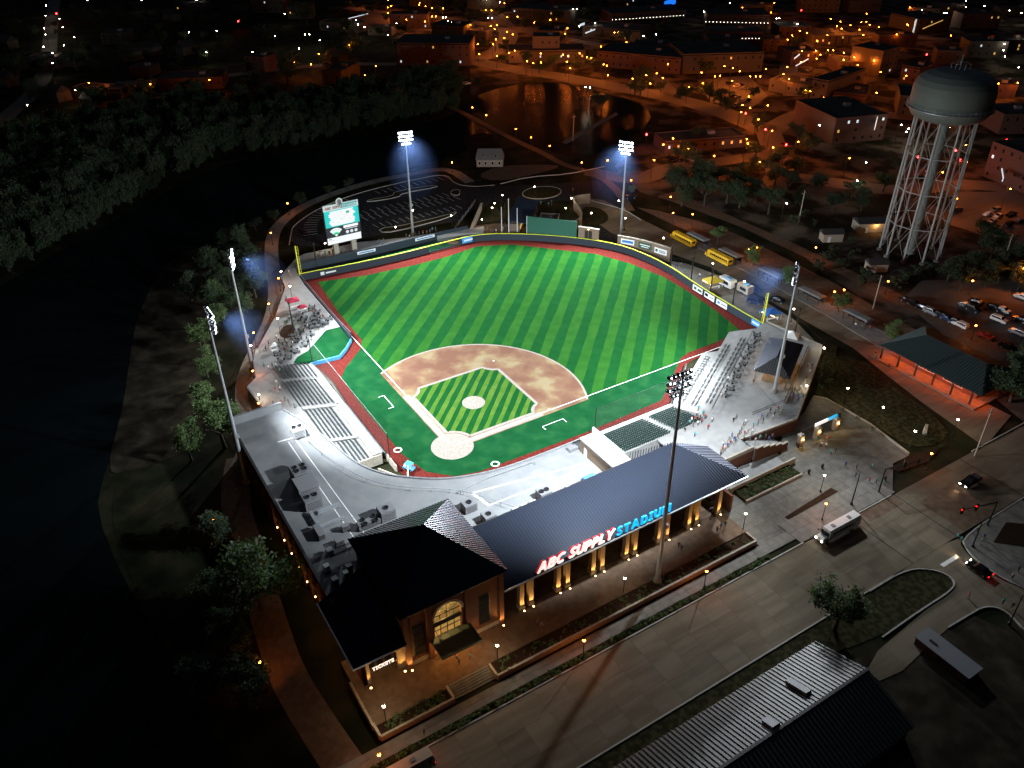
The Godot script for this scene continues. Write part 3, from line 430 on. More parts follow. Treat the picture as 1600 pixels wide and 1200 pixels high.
const BLOCKS := [
	[177.95, -356, 46.44, 28, 13, -0.63, "dark_brick", 3, 0.1, "dark three-storey brick block with a lit ground floor by the river bend", ""], [242.15, -322.75, 49.3, 22, 7, -0.52, "town_pale", 1, 0.35, "low yellow-lit hall with a taller middle beside the orange road", ""], [245.6, -329.45, 17.36, 14, 14, -0.59, "town_pale", 2, 0.1, "tall plain middle block rising behind the yellow-lit hall", ""], [276.55, -274.2, 53.47, 30, 9, -0.99, "dark_brick", 2, 0.05, "long dark mill building behind the orange road", ""], [314.85, -240.25, 49.51, 36, 11, -0.45, "town_grey", 2, 0.05, "wide grey block above the orange parking lot", ""], [309, -182.7, 23.74, 18, 6, -1.29, "town_pale", 1, 0.2, "low pale building lit orange at the street bend", ""], [310.55, -163.7, 9.16, 40, 11, -1.38, "town_pale", 2, 0.1, "tall narrow-fronted pale block behind the street bend", ""], [320.25, -151, 16.25, 24, 5, -0.99, "dark_brick", 1, 0.3, "low brick workshop glowing orange beside the pale block", ""],
	[269.65, -103.95, 27.21, 34, 11.5, -0.29, "dark_brick", 3, 0.18, "dark office block with a bright ground floor and a white logo sign", ""], [201.9, -133.4, 38.96, 14, 5, -0.33, "dark_brick", 1, 0.6, "long low brick building with glowing windows under an orange wash", ""], [394.15, -183.25, 19.69, 20, 14, 0.14, "town_pale", 4, 0.12, "four-storey pale apartment block near the water tower", ""], [384.7, -162, 10.59, 16, 9, -1.38, "dark_brick", 2, 0.3, "squat brick block glowing orange beside the apartment block", ""], [369.9, -226.1, 17.94, 20, 8, -0.39, "dark_brick", 2, 0.1, "dark block with two white lit strips", ""], [531.6, -249.9, 29.15, 30, 9, -0.26, "town_grey", 2, 0.1, "distant block outlined by a warm light strip", ""], [270.35, -28.05, 34.47, 40, 14, -1.83, "dark_brick", 4, 0.06, "big dark office building beyond the orange lot", ""], [-17.4, -388.35, 29.35, 12, 5, -0.77, "town_pale", 1, 0.5, "house with an orange-lit porch beyond the wood", ""],
	[32.6, -379.25, 35.94, 20, 6, -0.42, "dark_brick", 1, 0, "long low brick building between two bright orange lamps", ""], [169.85, -496.85, 33.07, 16, 6, -0.91, "town_pale", 1, 0.3, "pale low shop with lit windows in the far district", ""], [189.8, -466.75, 18.2, 14, 5, -0.73, "town_pale", 1, 0.4, "small pale shop at the far car lot", ""], [424.85, -339.55, 45.78, 30, 9, -0.66, "dark_brick", 2, 0, "long factory edged with a row of white bulbs", ""], [380.75, -296.8, 36.81, 24, 8, -0.59, "dark_brick", 2, 0, "nearer factory wing edged with a row of white bulbs", ""], [382.9, -392.35, 60.43, 30, 8, -0.33, "dark_brick", 2, 0, "far mill edged with a string of warm bulbs", ""], [320.05, -448.95, 48.92, 26, 8, -0.95, "town_grey", 2, 0.08, "grey far block at the head of the orange avenue", ""], [321, -359.1, 43.97, 24, 7, -1.03, "town_grey", 2, 0.25, "grey office with a lit window row in the far district", ""],
	[152.35, -610.8, 27.68, 19.84, 10.55, -0.63, "town_pale", 2, 0.05, "dark flat-roofed town building among the distant street lights", "dark blocks of the town"], [165.05, -567.7, 20.49, 19.17, 8.78, -0.44, "town_grey", 1, 0.2, "dark flat-roofed town building among the distant street lights", "dark blocks of the town"], [219.95, -478.85, 29.33, 13.27, 9.86, -0.56, "dark_brick", 3, 0.2, "dark flat-roofed town building among the distant street lights", "dark blocks of the town"], [224.95, -425.85, 24.83, 21.15, 8.69, -0.87, "town_grey", 3, 0, "dark flat-roofed town building among the distant street lights", "dark blocks of the town"], [240.65, -416.1, 19.63, 12.88, 5.21, -0.85, "town_grey", 3, 0, "dark flat-roofed town building among the distant street lights", "dark blocks of the town"], [304.1, -292.5, 24.63, 16.57, 8.55, -0.74, "town_grey", 3, 0.05, "dark flat-roofed town building among the distant street lights", "dark blocks of the town"], [274.55, -367.2, 18.05, 19, 8.97, -0.74, "town_pale", 3, 0.1, "dark flat-roofed town building among the distant street lights", "dark blocks of the town"], [345.55, -271.3, 20.66, 19.72, 10.59, -0.6, "dark_brick", 3, 0.1, "dark flat-roofed town building among the distant street lights", "dark blocks of the town"],
	[387.95, -267.1, 17.13, 15.22, 6.73, -0.54, "dark_brick", 3, 0, "dark flat-roofed town building among the distant street lights", "dark blocks of the town"], [431, -289.7, 22.47, 23.85, 7.32, -0.6, "dark_brick", 3, 0, "dark flat-roofed town building among the distant street lights", "dark blocks of the town"], [436.5, -260.25, 26.74, 24.98, 5.31, -0.52, "town_pale", 3, 0.2, "dark flat-roofed town building among the distant street lights", "dark blocks of the town"], [377.75, -195.95, 19, 19.93, 6.19, -0.6, "dark_brick", 2, 0, "dark flat-roofed town building among the distant street lights", "dark blocks of the town"], [463.05, -228.8, 25.89, 12.21, 7.46, -0.56, "dark_brick", 1, 0.05, "dark flat-roofed town building among the distant street lights", "dark blocks of the town"], [446.8, -179.3, 14.85, 12.15, 7.79, -0.78, "town_pale", 1, 0.05, "dark flat-roofed town building among the distant street lights", "dark blocks of the town"], [484.25, -177.65, 24, 14.67, 9.39, -0.61, "town_grey", 2, 0.2, "dark flat-roofed town building among the distant street lights", "dark blocks of the town"], [520.95, -178.5, 22.27, 17.89, 6.28, -0.47, "dark_brick", 3, 0.1, "dark flat-roofed town building among the distant street lights", "dark blocks of the town"],
	[399.55, -115.9, 15.8, 12.27, 6.12, -0.84, "dark_brick", 1, 0.05, "dark flat-roofed town building among the distant street lights", "dark blocks of the town"], [571.85, -238.9, 28.94, 15.62, 9.64, -0.52, "dark_brick", 2, 0.2, "dark flat-roofed town building among the distant street lights", "dark blocks of the town"], [560.1, -332.55, 27.62, 13.26, 8.5, -0.42, "town_grey", 1, 0.1, "dark flat-roofed town building among the distant street lights", "dark blocks of the town"], [528.65, -351.55, 30.98, 18.34, 10.75, -0.59, "town_pale", 3, 0.05, "dark flat-roofed town building among the distant street lights", "dark blocks of the town"], [483.35, -378.25, 25.44, 14.56, 5.92, -0.89, "town_grey", 3, 0.05, "dark flat-roofed town building among the distant street lights", "dark blocks of the town"], [408.1, -450.5, 32.25, 14.22, 8.77, -0.77, "town_grey", 3, 0.2, "dark flat-roofed town building among the distant street lights", "dark blocks of the town"], [368.75, -487.95, 28.28, 20.45, 7.53, -0.89, "dark_brick", 1, 0, "dark flat-roofed town building among the distant street lights", "dark blocks of the town"], [311.5, -519.5, 32.92, 15.57, 9.44, -0.66, "town_pale", 2, 0.2, "dark flat-roofed town building among the distant street lights", "dark blocks of the town"],
	[272.8, -563.15, 24.41, 20.35, 6.76, -0.9, "town_grey", 3, 0, "dark flat-roofed town building among the distant street lights", "dark blocks of the town"], [343.3, -70.95, 18.76, 18.71, 8.92, -0.51, "dark_brick", 2, 0.05, "dark flat-roofed town building among the distant street lights", "dark blocks of the town"], [609.1, -290.95, 23.68, 14.86, 5.1, -0.94, "dark_brick", 2, 0.2, "dark flat-roofed town building among the distant street lights", "dark blocks of the town"], [98.4, -650.05, 26.92, 12.65, 6.69, -0.52, "town_grey", 1, 0.1, "dark flat-roofed town building among the distant street lights", "dark blocks of the town"], [18.8, -543.95, 17.59, 18.3, 6.99, -0.43, "town_grey", 3, 0, "dark flat-roofed town building among the distant street lights", "dark blocks of the town"], [-37.6, -481.7, 19.53, 18.65, 7.14, -0.83, "dark_brick", 1, 0, "dark flat-roofed town building among the distant street lights", "dark blocks of the town"], [13.8, -428.5, 12.76, 13.05, 5.4, -0.72, "dark_brick", 2, 0.05, "dark flat-roofed town building among the distant street lights", "dark blocks of the town"], [77.75, -404.05, 14.62, 13.05, 8.28, -0.95, "dark_brick", 3, 0.05, "dark flat-roofed town building among the distant street lights", "dark blocks of the town"],
	[106.1, -346.75, 12.53, 24.81, 7.11, -0.84, "town_pale", 1, 0.2, "dark flat-roofed town building among the distant street lights", "dark blocks of the town"], [567.4, -284.4, 23.04, 12.42, 8, -0.94, "dark_brick", 3, 0.2, "dark flat-roofed town building among the distant street lights", "dark blocks of the town"], [644.6, -253.35, 29.9, 12.17, 5.43, -0.59, "dark_brick", 3, 0, "dark flat-roofed town building among the distant street lights", "dark blocks of the town"], [326.9, -118.55, 12.14, 24.32, 9.37, -0.87, "town_pale", 3, 0.2, "dark flat-roofed town building among the distant street lights", "dark blocks of the town"]]
const SIGNS := [
	[274.8, -100, 9, 8, 4.5, 0.6, "white square logo sign at the top of the dark office block", "letter_white"], [427.2, -419.3, 8, 26, 5, 0.5, "bright blue strip sign on a far rooftop", "sign_blue"], [364.5, -226.5, 7, 22, 0.8, 0.5, "upper white light strip on the dark block", "cool_window"], [362.7, -221.1, 4, 24, 0.6, 0.4, "lower white light strip on the dark block", "cool_window"], [511, -237.2, 9, 42, 0.5, 0.3, "long warm light strip outlining a distant block", "lit_window"], [507.6, -248.8, 6, 2.5, 10, 0.3, "upright bluish light strip at the corner of a distant block", "cool_window"], [313.9, -369.4, 6, 30, 0.8, 0.5, "row of lit white windows on a far office", "cool_window"], [277.4, -35, 10, 12, 1.6, 0.6, "lit window strip on the big dark office, upper floor", "cool_window"],
	[262.2, -30.5, 7, 12, 1.6, 0.6, "lit window strip on the big dark office, lower floor", "cool_window"], [311.5, -381.1, 8, 7, 1.5, 0.5, "small pale blue lit sign in the far district", "cool_window"], [195.1, -518.1, 6, 24, 0.5, 0.5, "white lit canopy strip of a far filling station", "cool_window"]]
const BULB_ROWS := [
	[336.7, -378.4, 391.8, -363.3, 22, 9, "warm bulb in the string along the far mill roof"], [383.1, -329.8, 415.6, -301.5, 18, 10, "white bulb in the row along the long factory roof"], [347.3, -288, 374.3, -269.6, 16, 9, "white bulb in the row along the nearer factory wing"]]
const ROADS := [[16, 200.5, -369.0, 214.0, -320.1, 229.0, -285.7, 243.2, -239.1, 251.9, -208.2, 254.1, -175.9, 248.1, -138.9],
	[12, 248.1, -138.9, 225.6, -112.4, 205.2, -90.0, 186.2, -79.7],
	[14, 205.6, -354.1, 233.9, -370.6, 263.8, -403.4, 287.2, -448.1, 308.4, -503.5, 354.5, -599.3],
	[12, 216.3, -598.5, 239.4, -543.6, 266.1, -503.3, 284.3, -434.1, 317.1, -396.3],
	[13, 248.1, -138.9, 292.7, -154.8, 309.2, -143.9, 321.0, -121.6, 343.6, -101.2, 360.3, -71.5],
	[11, 309.0, -178.4, 351.8, -223.6, 417.7, -271.8, 483.6, -282.7, 500.1, -256.8, 515.7, -226.6],
	[10, 251.9, -208.2, 273.6, -255.9, 300.8, -301.5, 305.5, -334.8, 295.5, -381.9, 284.3, -434.1],
	[10, -67.6, -366.5, -43.0, -429.5, -29.9, -501.1, -10.6, -652.1, 8.5, -794.7],
	[9, -2.3, -420.8, 49.5, -401.7, 118.7, -401.3, 160.0, -373.5],
	[12, 275.3, -21.8, 260.0, -45.0, 228.8, -52.0, 216.4, -73.4, 205.2, -90.0],
	[10, 140.6, -138.7, 150.4, -116.3, 171.4, -124.7, 191.6, -118.6, 225.6, -112.4]]
const LOTS := [[290.4, -235.1, 323.4, -226.5, 297.4, -186.1, 272.8, -173.9, 261.7, -193.6],
	[167.9, 3.5, 201.9, 25.3, 137.0, 62.3, 137.8, 40.9, 150.4, 9.0],
	[247.9, -39.6, 279.5, -19.1, 220.0, 14.9, 216.2, -20.7],
	[215.3, -567.8, 245.6, -532.0, 225.5, -490.3, 196.6, -523.4]]

func _ready() -> void:
	rng.seed = 7
	view_and_light()
	materials()
	ground()
	field()
	outfield_wall()
	stadium()
	stands()
	floodlights()
	beyond_the_wall()
	street_side()
	lamps()
	vehicles()
	people()
	trees()
	town()

func view_and_light() -> void:
	var cam := Camera3D.new()
	cam.name = "camera"
	cam.fov = 50.02
	cam.near = 0.5; cam.far = 4000.0
	cam.transform = Transform3D(Basis(Vector3(0.85086169, -0.00817586, 0.52532613), Vector3(0.29402892, 0.83604575, -0.46322187), Vector3(-0.43540944, 0.54859882, 0.71376324)).orthonormalized(), Vector3(-67.52, 117.56, 137.67))
	add_child(cam)
	cam.current = true
	var env := Environment.new()
	env.tonemap_mode = Environment.TONE_MAPPER_LINEAR
	env.tonemap_exposure = 1.0
	env.background_mode = Environment.BG_SKY
	var sky := ProceduralSkyMaterial.new()
	sky.sky_top_color = Color(0.10, 0.12, 0.17)
	sky.sky_horizon_color = Color(0.16, 0.15, 0.17)
	sky.ground_bottom_color = Color(0.05, 0.05, 0.05)
	sky.ground_horizon_color = Color(0.10, 0.10, 0.10)
	env.sky = Sky.new()
	env.sky.sky_material = sky
	env.background_energy_multiplier = 0.30
	env.sdfgi_enabled = true; env.ssao_enabled = true; env.ssil_enabled = true
	env.volumetric_fog_enabled = true; env.volumetric_fog_density = 0.0
	var we := WorldEnvironment.new()
	we.name = "environment"
	we.environment = env
	add_child(we)
	var moon := DirectionalLight3D.new()
	moon.name = "moonlight"
	moon.light_energy = 0.022
	moon.light_color = Color(0.8, 0.88, 1.0)
	moon.light_angular_distance = 0.5
	moon.shadow_enabled = true
	moon.rotation_degrees = Vector3(-55, 150, 0)
	add_child(moon)

func materials() -> void:
	noise_mat("earth", [[0.25, 0.010, 0.012, 0.006], [0.5, 0.018, 0.020, 0.010], [0.75, 0.030, 0.026, 0.015]], 60.0)
	noise_mat("town_ground", [[0.35, 0.016, 0.016, 0.010], [0.48, 0.035, 0.030, 0.022], [0.56, 0.065, 0.055, 0.043], [0.72, 0.10, 0.085, 0.07]], 120.0, 0.95, 0.012, 5, 0.0, 4)
	noise_mat("mud", [[0.25, 0.022, 0.018, 0.012], [0.55, 0.034, 0.028, 0.019], [0.8, 0.050, 0.041, 0.029]], 40.0, 0.95, 0.012, 6, 20.0, 9)
	noise_mat("lawn", [[0.3, 0.017, 0.017, 0.008], [0.5, 0.027, 0.027, 0.012], [0.72, 0.045, 0.038, 0.020]], 12.0, 0.95, 0.015, 5, 4.0, 3)
	noise_mat("mulch", [[0.35, 0.016, 0.009, 0.006], [0.6, 0.045, 0.026, 0.016]], 4.0, 0.95, 0.03, 5, 5.0, 5)
	noise_mat("grass_light", [[0.2, 0.0125, 0.072, 0.009], [0.5, 0.0150, 0.078, 0.010], [0.8, 0.019, 0.085, 0.0115]], 17.0, 0.95, 0.006, 6, 0.3, 11)
	noise_mat("infield_light", [[0.2, 0.040, 0.100, 0.012], [0.5, 0.050, 0.110, 0.014], [0.8, 0.066, 0.122, 0.018]], 13.0, 0.95, 0.006, 6, 0.3, 14)
	noise_mat("grass_dark", [[0.2, 0.003, 0.047, 0.009], [0.5, 0.0037, 0.051, 0.010], [0.8, 0.005, 0.056, 0.011]], 17.0, 0.95, 0.006, 6, 0.3, 12)
	noise_mat("grass_foul", [[0.2, 0.003, 0.042, 0.012], [0.5, 0.005, 0.050, 0.015], [0.8, 0.010, 0.060, 0.017]], 19.0, 0.95, 0.006, 6, 0.3, 13)
	noise_mat("clay", [[0.25, 0.125, 0.062, 0.040], [0.42, 0.145, 0.078, 0.050], [0.56, 0.158, 0.090, 0.054], [0.68, 0.176, 0.122, 0.068], [0.85, 0.20, 0.155, 0.09]], 30.0, 0.95, 0.006, 6, 0.3, 21)
	noise_mat("pale_clay", [[0.3, 0.215, 0.185, 0.155], [0.6, 0.25, 0.222, 0.192]], 9.0, 0.95, 0.02, 5, 0.5, 22)
	noise_mat("track", [[0.25, 0.080, 0.0120, 0.009], [0.5, 0.096, 0.015, 0.0115], [0.78, 0.118, 0.021, 0.016]], 9.0, 0.95, 0.02, 5, 0.6, 23)
	mat("joint_bed", lin(0.06, 0.052, 0.042), 0.95)
	mat("chalk", lin(0.75, 0.74, 0.70), 0.9)
	noise_mat("asphalt", [[0.3, 0.022, 0.022, 0.025], [0.55, 0.032, 0.032, 0.035], [0.75, 0.045, 0.045, 0.047]], 14.0, 0.8, 0.02, 6, 0.5, 31)
	noise_mat("concrete_road", [[0.25, 0.135, 0.110, 0.078], [0.5, 0.158, 0.129, 0.092], [0.75, 0.182, 0.149, 0.108]], 32.0, 0.85, 0.010, 6, 0.2, 32).uv1_scale = Vector3(0.008, 0.05, 0.06)
	noise_mat("sidewalk", [[0.25, 0.165, 0.155, 0.138], [0.5, 0.188, 0.177, 0.158], [0.75, 0.21, 0.198, 0.177]], 18.0, 0.9, 0.015, 6, 0.4, 33)
	noise_mat("concourse", [[0.25, 0.24, 0.238, 0.232], [0.5, 0.26, 0.255, 0.248], [0.75, 0.28, 0.274, 0.265]], 22.0, 0.85, 0.014, 6, 0.3, 34)
	noise_mat("brown_paving", [[0.25, 0.115, 0.078, 0.054], [0.5, 0.135, 0.093, 0.064], [0.75, 0.155, 0.108, 0.076]], 16.0, 0.9, 0.016, 6, 0.4, 35)
	noise_mat("roof_membrane", [[0.25, 0.168, 0.173, 0.178], [0.5, 0.18, 0.185, 0.19], [0.75, 0.195, 0.195, 0.195]], 26.0, 0.6, 0.012, 6, 0.2, 36)
	noise_mat("brick", [[0.3, 0.085, 0.038, 0.025], [0.5, 0.125, 0.058, 0.038], [0.72, 0.165, 0.085, 0.058]], 3.0, 0.9, 0.03, 5, 1.0, 37)
	noise_mat("tan_brick", [[0.3, 0.15, 0.105, 0.075], [0.5, 0.20, 0.145, 0.105], [0.72, 0.25, 0.19, 0.145]], 3.0, 0.9, 0.03, 5, 1.0, 38)
	noise_mat("cast_stone", [[0.3, 0.28, 0.25, 0.20], [0.7, 0.38, 0.34, 0.28]], 6.0, 0.85, 0.02, 5, 0.3, 39)
	mat("standing_seam", lin(0.030, 0.037, 0.056), 0.24, 0.45)
	mat("seam_rib", lin(0.030, 0.037, 0.056), 0.24, 0.45)
	mat("pavilion_metal", lin(0.075, 0.085, 0.115), 0.42, 0.45)
	mat("zinc_roof", lin(0.080, 0.076, 0.069), 0.5, 0.2)
	mat("green_metal", lin(0.030, 0.045, 0.045), 0.6, 0.2)
	mat("white_metal", lin(0.62, 0.62, 0.60), 0.5, 0.1)
	mat("galvanised", lin(0.38, 0.40, 0.42), 0.45, 0.6)
	mat("black_metal", lin(0.012, 0.012, 0.013), 0.5, 0.3)
	mat("dark_bronze", lin(0.022, 0.018, 0.015), 0.5, 0.4)
	mat("yellow_paint", lin(0.62, 0.66, 0.03), 0.6)
	mat("wall_pad", lin(0.010, 0.020, 0.030), 0.7)
	mat("eye_green", lin(0.020, 0.090, 0.062), 0.9)
	mat("seat_green", lin(0.014, 0.035, 0.030), 0.6)
	mat("seat_grey", lin(0.055, 0.060, 0.062), 0.6)
	mat("bench_grey", lin(0.022, 0.027, 0.028), 0.6, 0.1)
	mat("white_paint", lin(0.70, 0.70, 0.68), 0.7)
	mat("kerb_stone", lin(0.36, 0.34, 0.30), 0.9)
	mat("unit_grey", lin(0.16, 0.16, 0.17), 0.6, 0.2)
	mat("unit_light", lin(0.50, 0.50, 0.50), 0.6, 0.1)
	mat("bus_yellow", lin(0.62, 0.36, 0.012), 0.45)
	mat("car_black", lin(0.010, 0.010, 0.012), 0.22, 0.2)
	mat("car_white", lin(0.62, 0.62, 0.60), 0.3)
	mat("car_silver", lin(0.26, 0.27, 0.29), 0.3, 0.5)
	mat("car_red", lin(0.22, 0.015, 0.012), 0.3, 0.1)
	mat("car_blue", lin(0.02, 0.035, 0.10), 0.3, 0.2)
	mat("tinted_glass", lin(0.010, 0.012, 0.014), 0.08)
	mat("rubber", lin(0.012, 0.012, 0.012), 0.9)
	mat("blue_board", lin(0.03, 0.17, 0.48), 0.6)
	mat("sky_board", lin(0.06, 0.30, 0.62), 0.6)
	mat("white_board", lin(0.68, 0.70, 0.70), 0.6)
	mat("green_board", lin(0.012, 0.07, 0.035), 0.6)
	mat("red_cloth", lin(0.42, 0.012, 0.05), 0.9)
	mat("blue_cloth", lin(0.01, 0.11, 0.42), 0.9)
	mat("yellow_cloth", lin(0.50, 0.36, 0.02), 0.9)
	mat("wood", lin(0.20, 0.115, 0.05), 0.8)
	mat("bark", lin(0.045, 0.034, 0.024), 0.95)
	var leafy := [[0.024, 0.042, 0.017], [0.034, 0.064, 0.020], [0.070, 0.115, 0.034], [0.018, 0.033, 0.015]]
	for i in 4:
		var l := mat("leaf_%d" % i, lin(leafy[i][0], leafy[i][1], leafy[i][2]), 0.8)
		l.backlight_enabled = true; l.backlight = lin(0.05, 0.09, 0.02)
	var w := mat("river_water", lin(0.004, 0.007, 0.008), 0.2)
	w.metallic_specular = 0.08
	var f := FastNoiseLite.new()
	f.seed = 3; f.frequency = 0.03
	var t := NoiseTexture2D.new()
	t.width = 512; t.height = 512; t.seamless = true; t.noise = f; t.as_normal_map = true; t.bump_strength = 3.0
	w.normal_enabled = true; w.normal_texture = t; w.normal_scale = 0.35
	w.uv1_triplanar = true; w.uv1_world_triplanar = true; w.uv1_scale = Vector3.ONE / 9.0
	glow_mat("flood_lens", Color(0.92, 0.96, 1.0), 28.0)
	glow_mat("sodium_lamp", Color(1.0, 0.50, 0.16), 60.0)
	glow_mat("white_lamp", Color(1.0, 0.93, 0.82), 40.0)
	glow_mat("warm_lamp", Color(1.0, 0.80, 0.50), 14.0)
	glow_mat("red_lamp", Color(1.0, 0.05, 0.05), 14.0)
	glow_mat("green_lamp", Color(0.15, 1.0, 0.55), 10.0)
	glow_mat("lit_window", Color(1.0, 0.80, 0.42), 0.55)
	glow_mat("cool_window", Color(0.85, 0.95, 1.0), 0.7)
	glow_mat("letter_white", Color(1.0, 0.96, 0.94), 0.85)
	glow_mat("letter_red", Color(0.9, 0.10, 0.08), 0.35)
	glow_mat("letter_cyan", Color(0.0, 0.72, 0.95), 0.7)
	glow_mat("sign_blue", Color(0.10, 0.45, 1.0), 1.2)
	mat("dark_glass", lin(0.012, 0.014, 0.018), 0.1)
	mat("dark_roof", lin(0.030, 0.029, 0.030), 0.9)
	mat("plaster", lin(0.34, 0.30, 0.24), 0.9)
	mat("grey_wall", lin(0.16, 0.155, 0.15), 0.9)
	mat("town_pale", lin(0.10, 0.085, 0.065), 0.9)
	mat("town_grey", lin(0.06, 0.057, 0.053), 0.9)
	mat("town_road", lin(0.085, 0.078, 0.070), 0.8)
	glow_mat("string_white", Color(1.0, 0.95, 0.85), 9.0)
	mat("dark_brick", lin(0.07, 0.04, 0.032), 0.9)

func ground() -> void:
	structure("ground", MB.new().flat(rect(-1600, -2200, 2400, 900), 0.0), M.earth)
	# built-up land beyond the river bend and to the east
	structure("town_terrain", MB.new().flat(pts(TOWN), 0.03), M.town_ground)
	structure("river", MB.new().flat(smooth(pts(RIVER), 1), 0.06), M.river_water)
	structure("mud_bank", MB.new().flat(smooth(pts(MUD), 2), 0.09), M.mud)
	structure("riverside_lawn", MB.new().flat(smooth(pts(BANK), 2), 0.04), M.earth)
	structure("weir_walk", MB.new().flat(pts(WEIR), 0.12), M.sidewalk)
	var b := MB.new()
	strip(b, smooth(pts(TRAIL_FAR), 2, false), 3.6, 0.13)
	structure("riverside_path", b, M.brown_paving)
	b = MB.new()
	strip(b, smooth(pts(TRAIL), 2, false), 6.0, 0.08)
	structure("stadium_path", b, M.brown_paving)
	b = MB.new()
	strip(b, smooth(pts(TRAIL_NORTH), 2, false), 4.6, 0.085)
	structure("north_path", b, M.sidewalk)
	# parking lot behind left field
	structure("parking_lot", MB.new().flat(smooth(pts(LOT), 1), 0.10), M.asphalt)
	structure("drive", MB.new().flat(smooth(pts(DRIVE), 1), 0.095), M.asphalt)
	# east side roads
	structure("bus_road", MB.new().flat(pts([117, -120, 125.5, -108, 125.3, -20, 123.5, 5, 120.5, 28, 121, 62, 104, 66, 108, 46, 110.8, 35, 115, 20, 115.8, 3, 118, -40, 113, -60, 108, -80, 110, -95]), 0.10), M.concrete_road)
	structure("east_road", MB.new().flat(pts([131.5, -95, 136, -88, 142, -72, 145, -56, 144.5, -40, 143, -11, 139, 16, 138.4, 25, 130, 25, 131, -20, 132, -70]), 0.10), M.brown_paving)
	structure("island_pavement", MB.new().prism(pts([125.3, -62, 131.5, -62, 131, -18, 129.5, 26, 121, 27, 123.5, 5, 125.2, -20]), 0, 0.22), M.sidewalk)
	structure("rail_bed", MB.new().flat(pts([146, -100, 151, -60, 150, -20, 147, 12, 146, 40, 160, 70, 165, 70, 152, 38, 154, 0, 156, -40, 155, -100]), 0.08), M.brown_paving)
	structure("street", MB.new().flat(rect(100, 65.6, 330, 80.6), 0.14), M.concrete_road)
	structure("street", MB.new().flat(rect(-220, 65.6, -60, 80.6), 0.14), M.concrete_road)
	paved("street_slabs", rect(-60, 65.6, 100, 80.6), 0.14, Vector2(5.0, 5.0), 0.02, tints("concrete_road", [0.95, 0.98, 1.0, 1.03, 0.99]))
	structure("side_street", MB.new().flat(smooth(pts([53, 80.4, 59, 82, 61.6, 86.4, 60, 88.6, 50, 89.2, 30, 91, 30, 96, 50, 93.8, 55, 93.9, 60.4, 94.2, 62.4, 97, 60, 103, 58, 140, 75, 140, 70, 96, 68.3, 91.8, 68.6, 87, 69.7, 83.6, 72.3, 80.4]), 1), 0.12), M.concrete_road)
	structure("corner_pavement", MB.new().prism(smooth(pts([72.6, 81.1, 100, 80.9, 100, 130, 76, 130, 70.4, 96, 68.9, 91.8, 69.2, 87, 70.3, 84]), 1), 0, 0.26), M.sidewalk)
	for k in [[-219, 44.5], [57, 72], [100, 330]]:
		structure("kerb", MB.new().box(Vector3((k[0] + k[1]) / 2, 0.14, 65.45), Vector3(k[1] - k[0], 0.28, 0.25)), M.kerb_stone)
	structure("kerb", MB.new().box(Vector3(-79, 0.14, 80.75), Vector3(262, 0.28, 0.25)), M.kerb_stone)
	for line in [smooth(pts([45, 80.9, 56, 80.9, 60.6, 84.3, 61.0, 87.8, 58, 88.9, 49, 88.8, 38, 89.1]), 2, false), smooth(pts([49.8, 93.9, 55, 94.1, 60.2, 94.4, 62.2, 97.2, 60, 103, 58.4, 130]), 2, false), smooth(pts([100, 80.9, 72.6, 81.1, 70.2, 84, 69.0, 87, 68.8, 91.8, 70.2, 96, 76, 130]), 2, false)]:
		var kc := MB.new()
		rail(kc, line, 0.28, 0.0, 0.3)
		structure("kerb", kc, M.kerb_stone)
	# joints between the slabs of the street
	var joint := mat("tar_joint", lin(0.022, 0.02, 0.018), 0.9)
	for x in [58, 72, 95]:
		structure("street_joint", MB.new().flat(rect(x, 65.7, x + 0.22, 80.5), 0.148), joint)
	structure("street_patch", MB.new().flat(rect(74.5, 70.0, 86, 80.4), 0.15), M.brown_paving)
	structure("street_patch", MB.new().flat(rect(61, 65.7, 71.5, 68.6), 0.15), M.brown_paving)
	structure("street_marking", MB.new().flat(pts([62.2, 83.6, 67.2, 83.6, 67.2, 84.4, 62.2, 84.4]), 0.155), M.chalk)
	# north side of the street: verge with planting, pavement in slabs
	structure("street_pavement", MB.new().prism(rect(-219, 61.4, 44, 63.9), 0, 0.24), M.sidewalk)
	structure("street_pavement", MB.new().prism(rect(44, 59.2, 73, 65.3), 0, 0.235), M.sidewalk)
	var walk := Node3D.new()
	walk.name = "paved_walk"; add_child(walk); tag(walk, "", "", "", "structure")
	var slabs := [bx(Vector3.ZERO, Vector3(1.95, 0.05, 1.2)), bx(Vector3.ZERO, Vector3(1.95, 0.05, 2.9))]
	for x in range(-58, 72, 2):
		for z in 2: piece("slab", slabs[0 if x < 44 else 1], M.sidewalk, walk, Vector3(x + 1, 0.245 + rng.randf() * 0.006, (62.03 if x < 44 else 60.75) + z * (1.24 if x < 44 else 2.95)))
	structure("street_verge", MB.new().prism(rect(-219, 63.9, 36, 65.3), 0, 0.22), M.lawn)
	structure("street_verge", MB.new().prism(rect(50, 63.6, 68, 65.3), 0.0, 0.25), M.lawn)
	structure("south_verge", MB.new().flat(smooth(pts([-219, 81, 45, 81, 56, 80.9, 60.4, 84.5, 60.8, 87.6, 58, 88.7, 49, 88.6, 38, 88.9, 20, 85, -219, 85.5]), 1), 0.09), M.lawn)
	structure("south_lot", MB.new().flat(pts([28, 89, 49, 94, 52, 94.6, 56, 94.2, 58, 100, 57, 140, 0, 140, 24, 97]), 0.05), M.mud)
	# front plaza of the stadium, a metre above the street
	structure("plaza", MB.new().prism(rect(-45.2, 44, -31.9, 58.4), 0, 1.0), M.brown_paving)
	structure("plaza", MB.new().prism(rect(-31.9, 44, 36.4, 57.7), 0, 0.97), M.brown_paving)
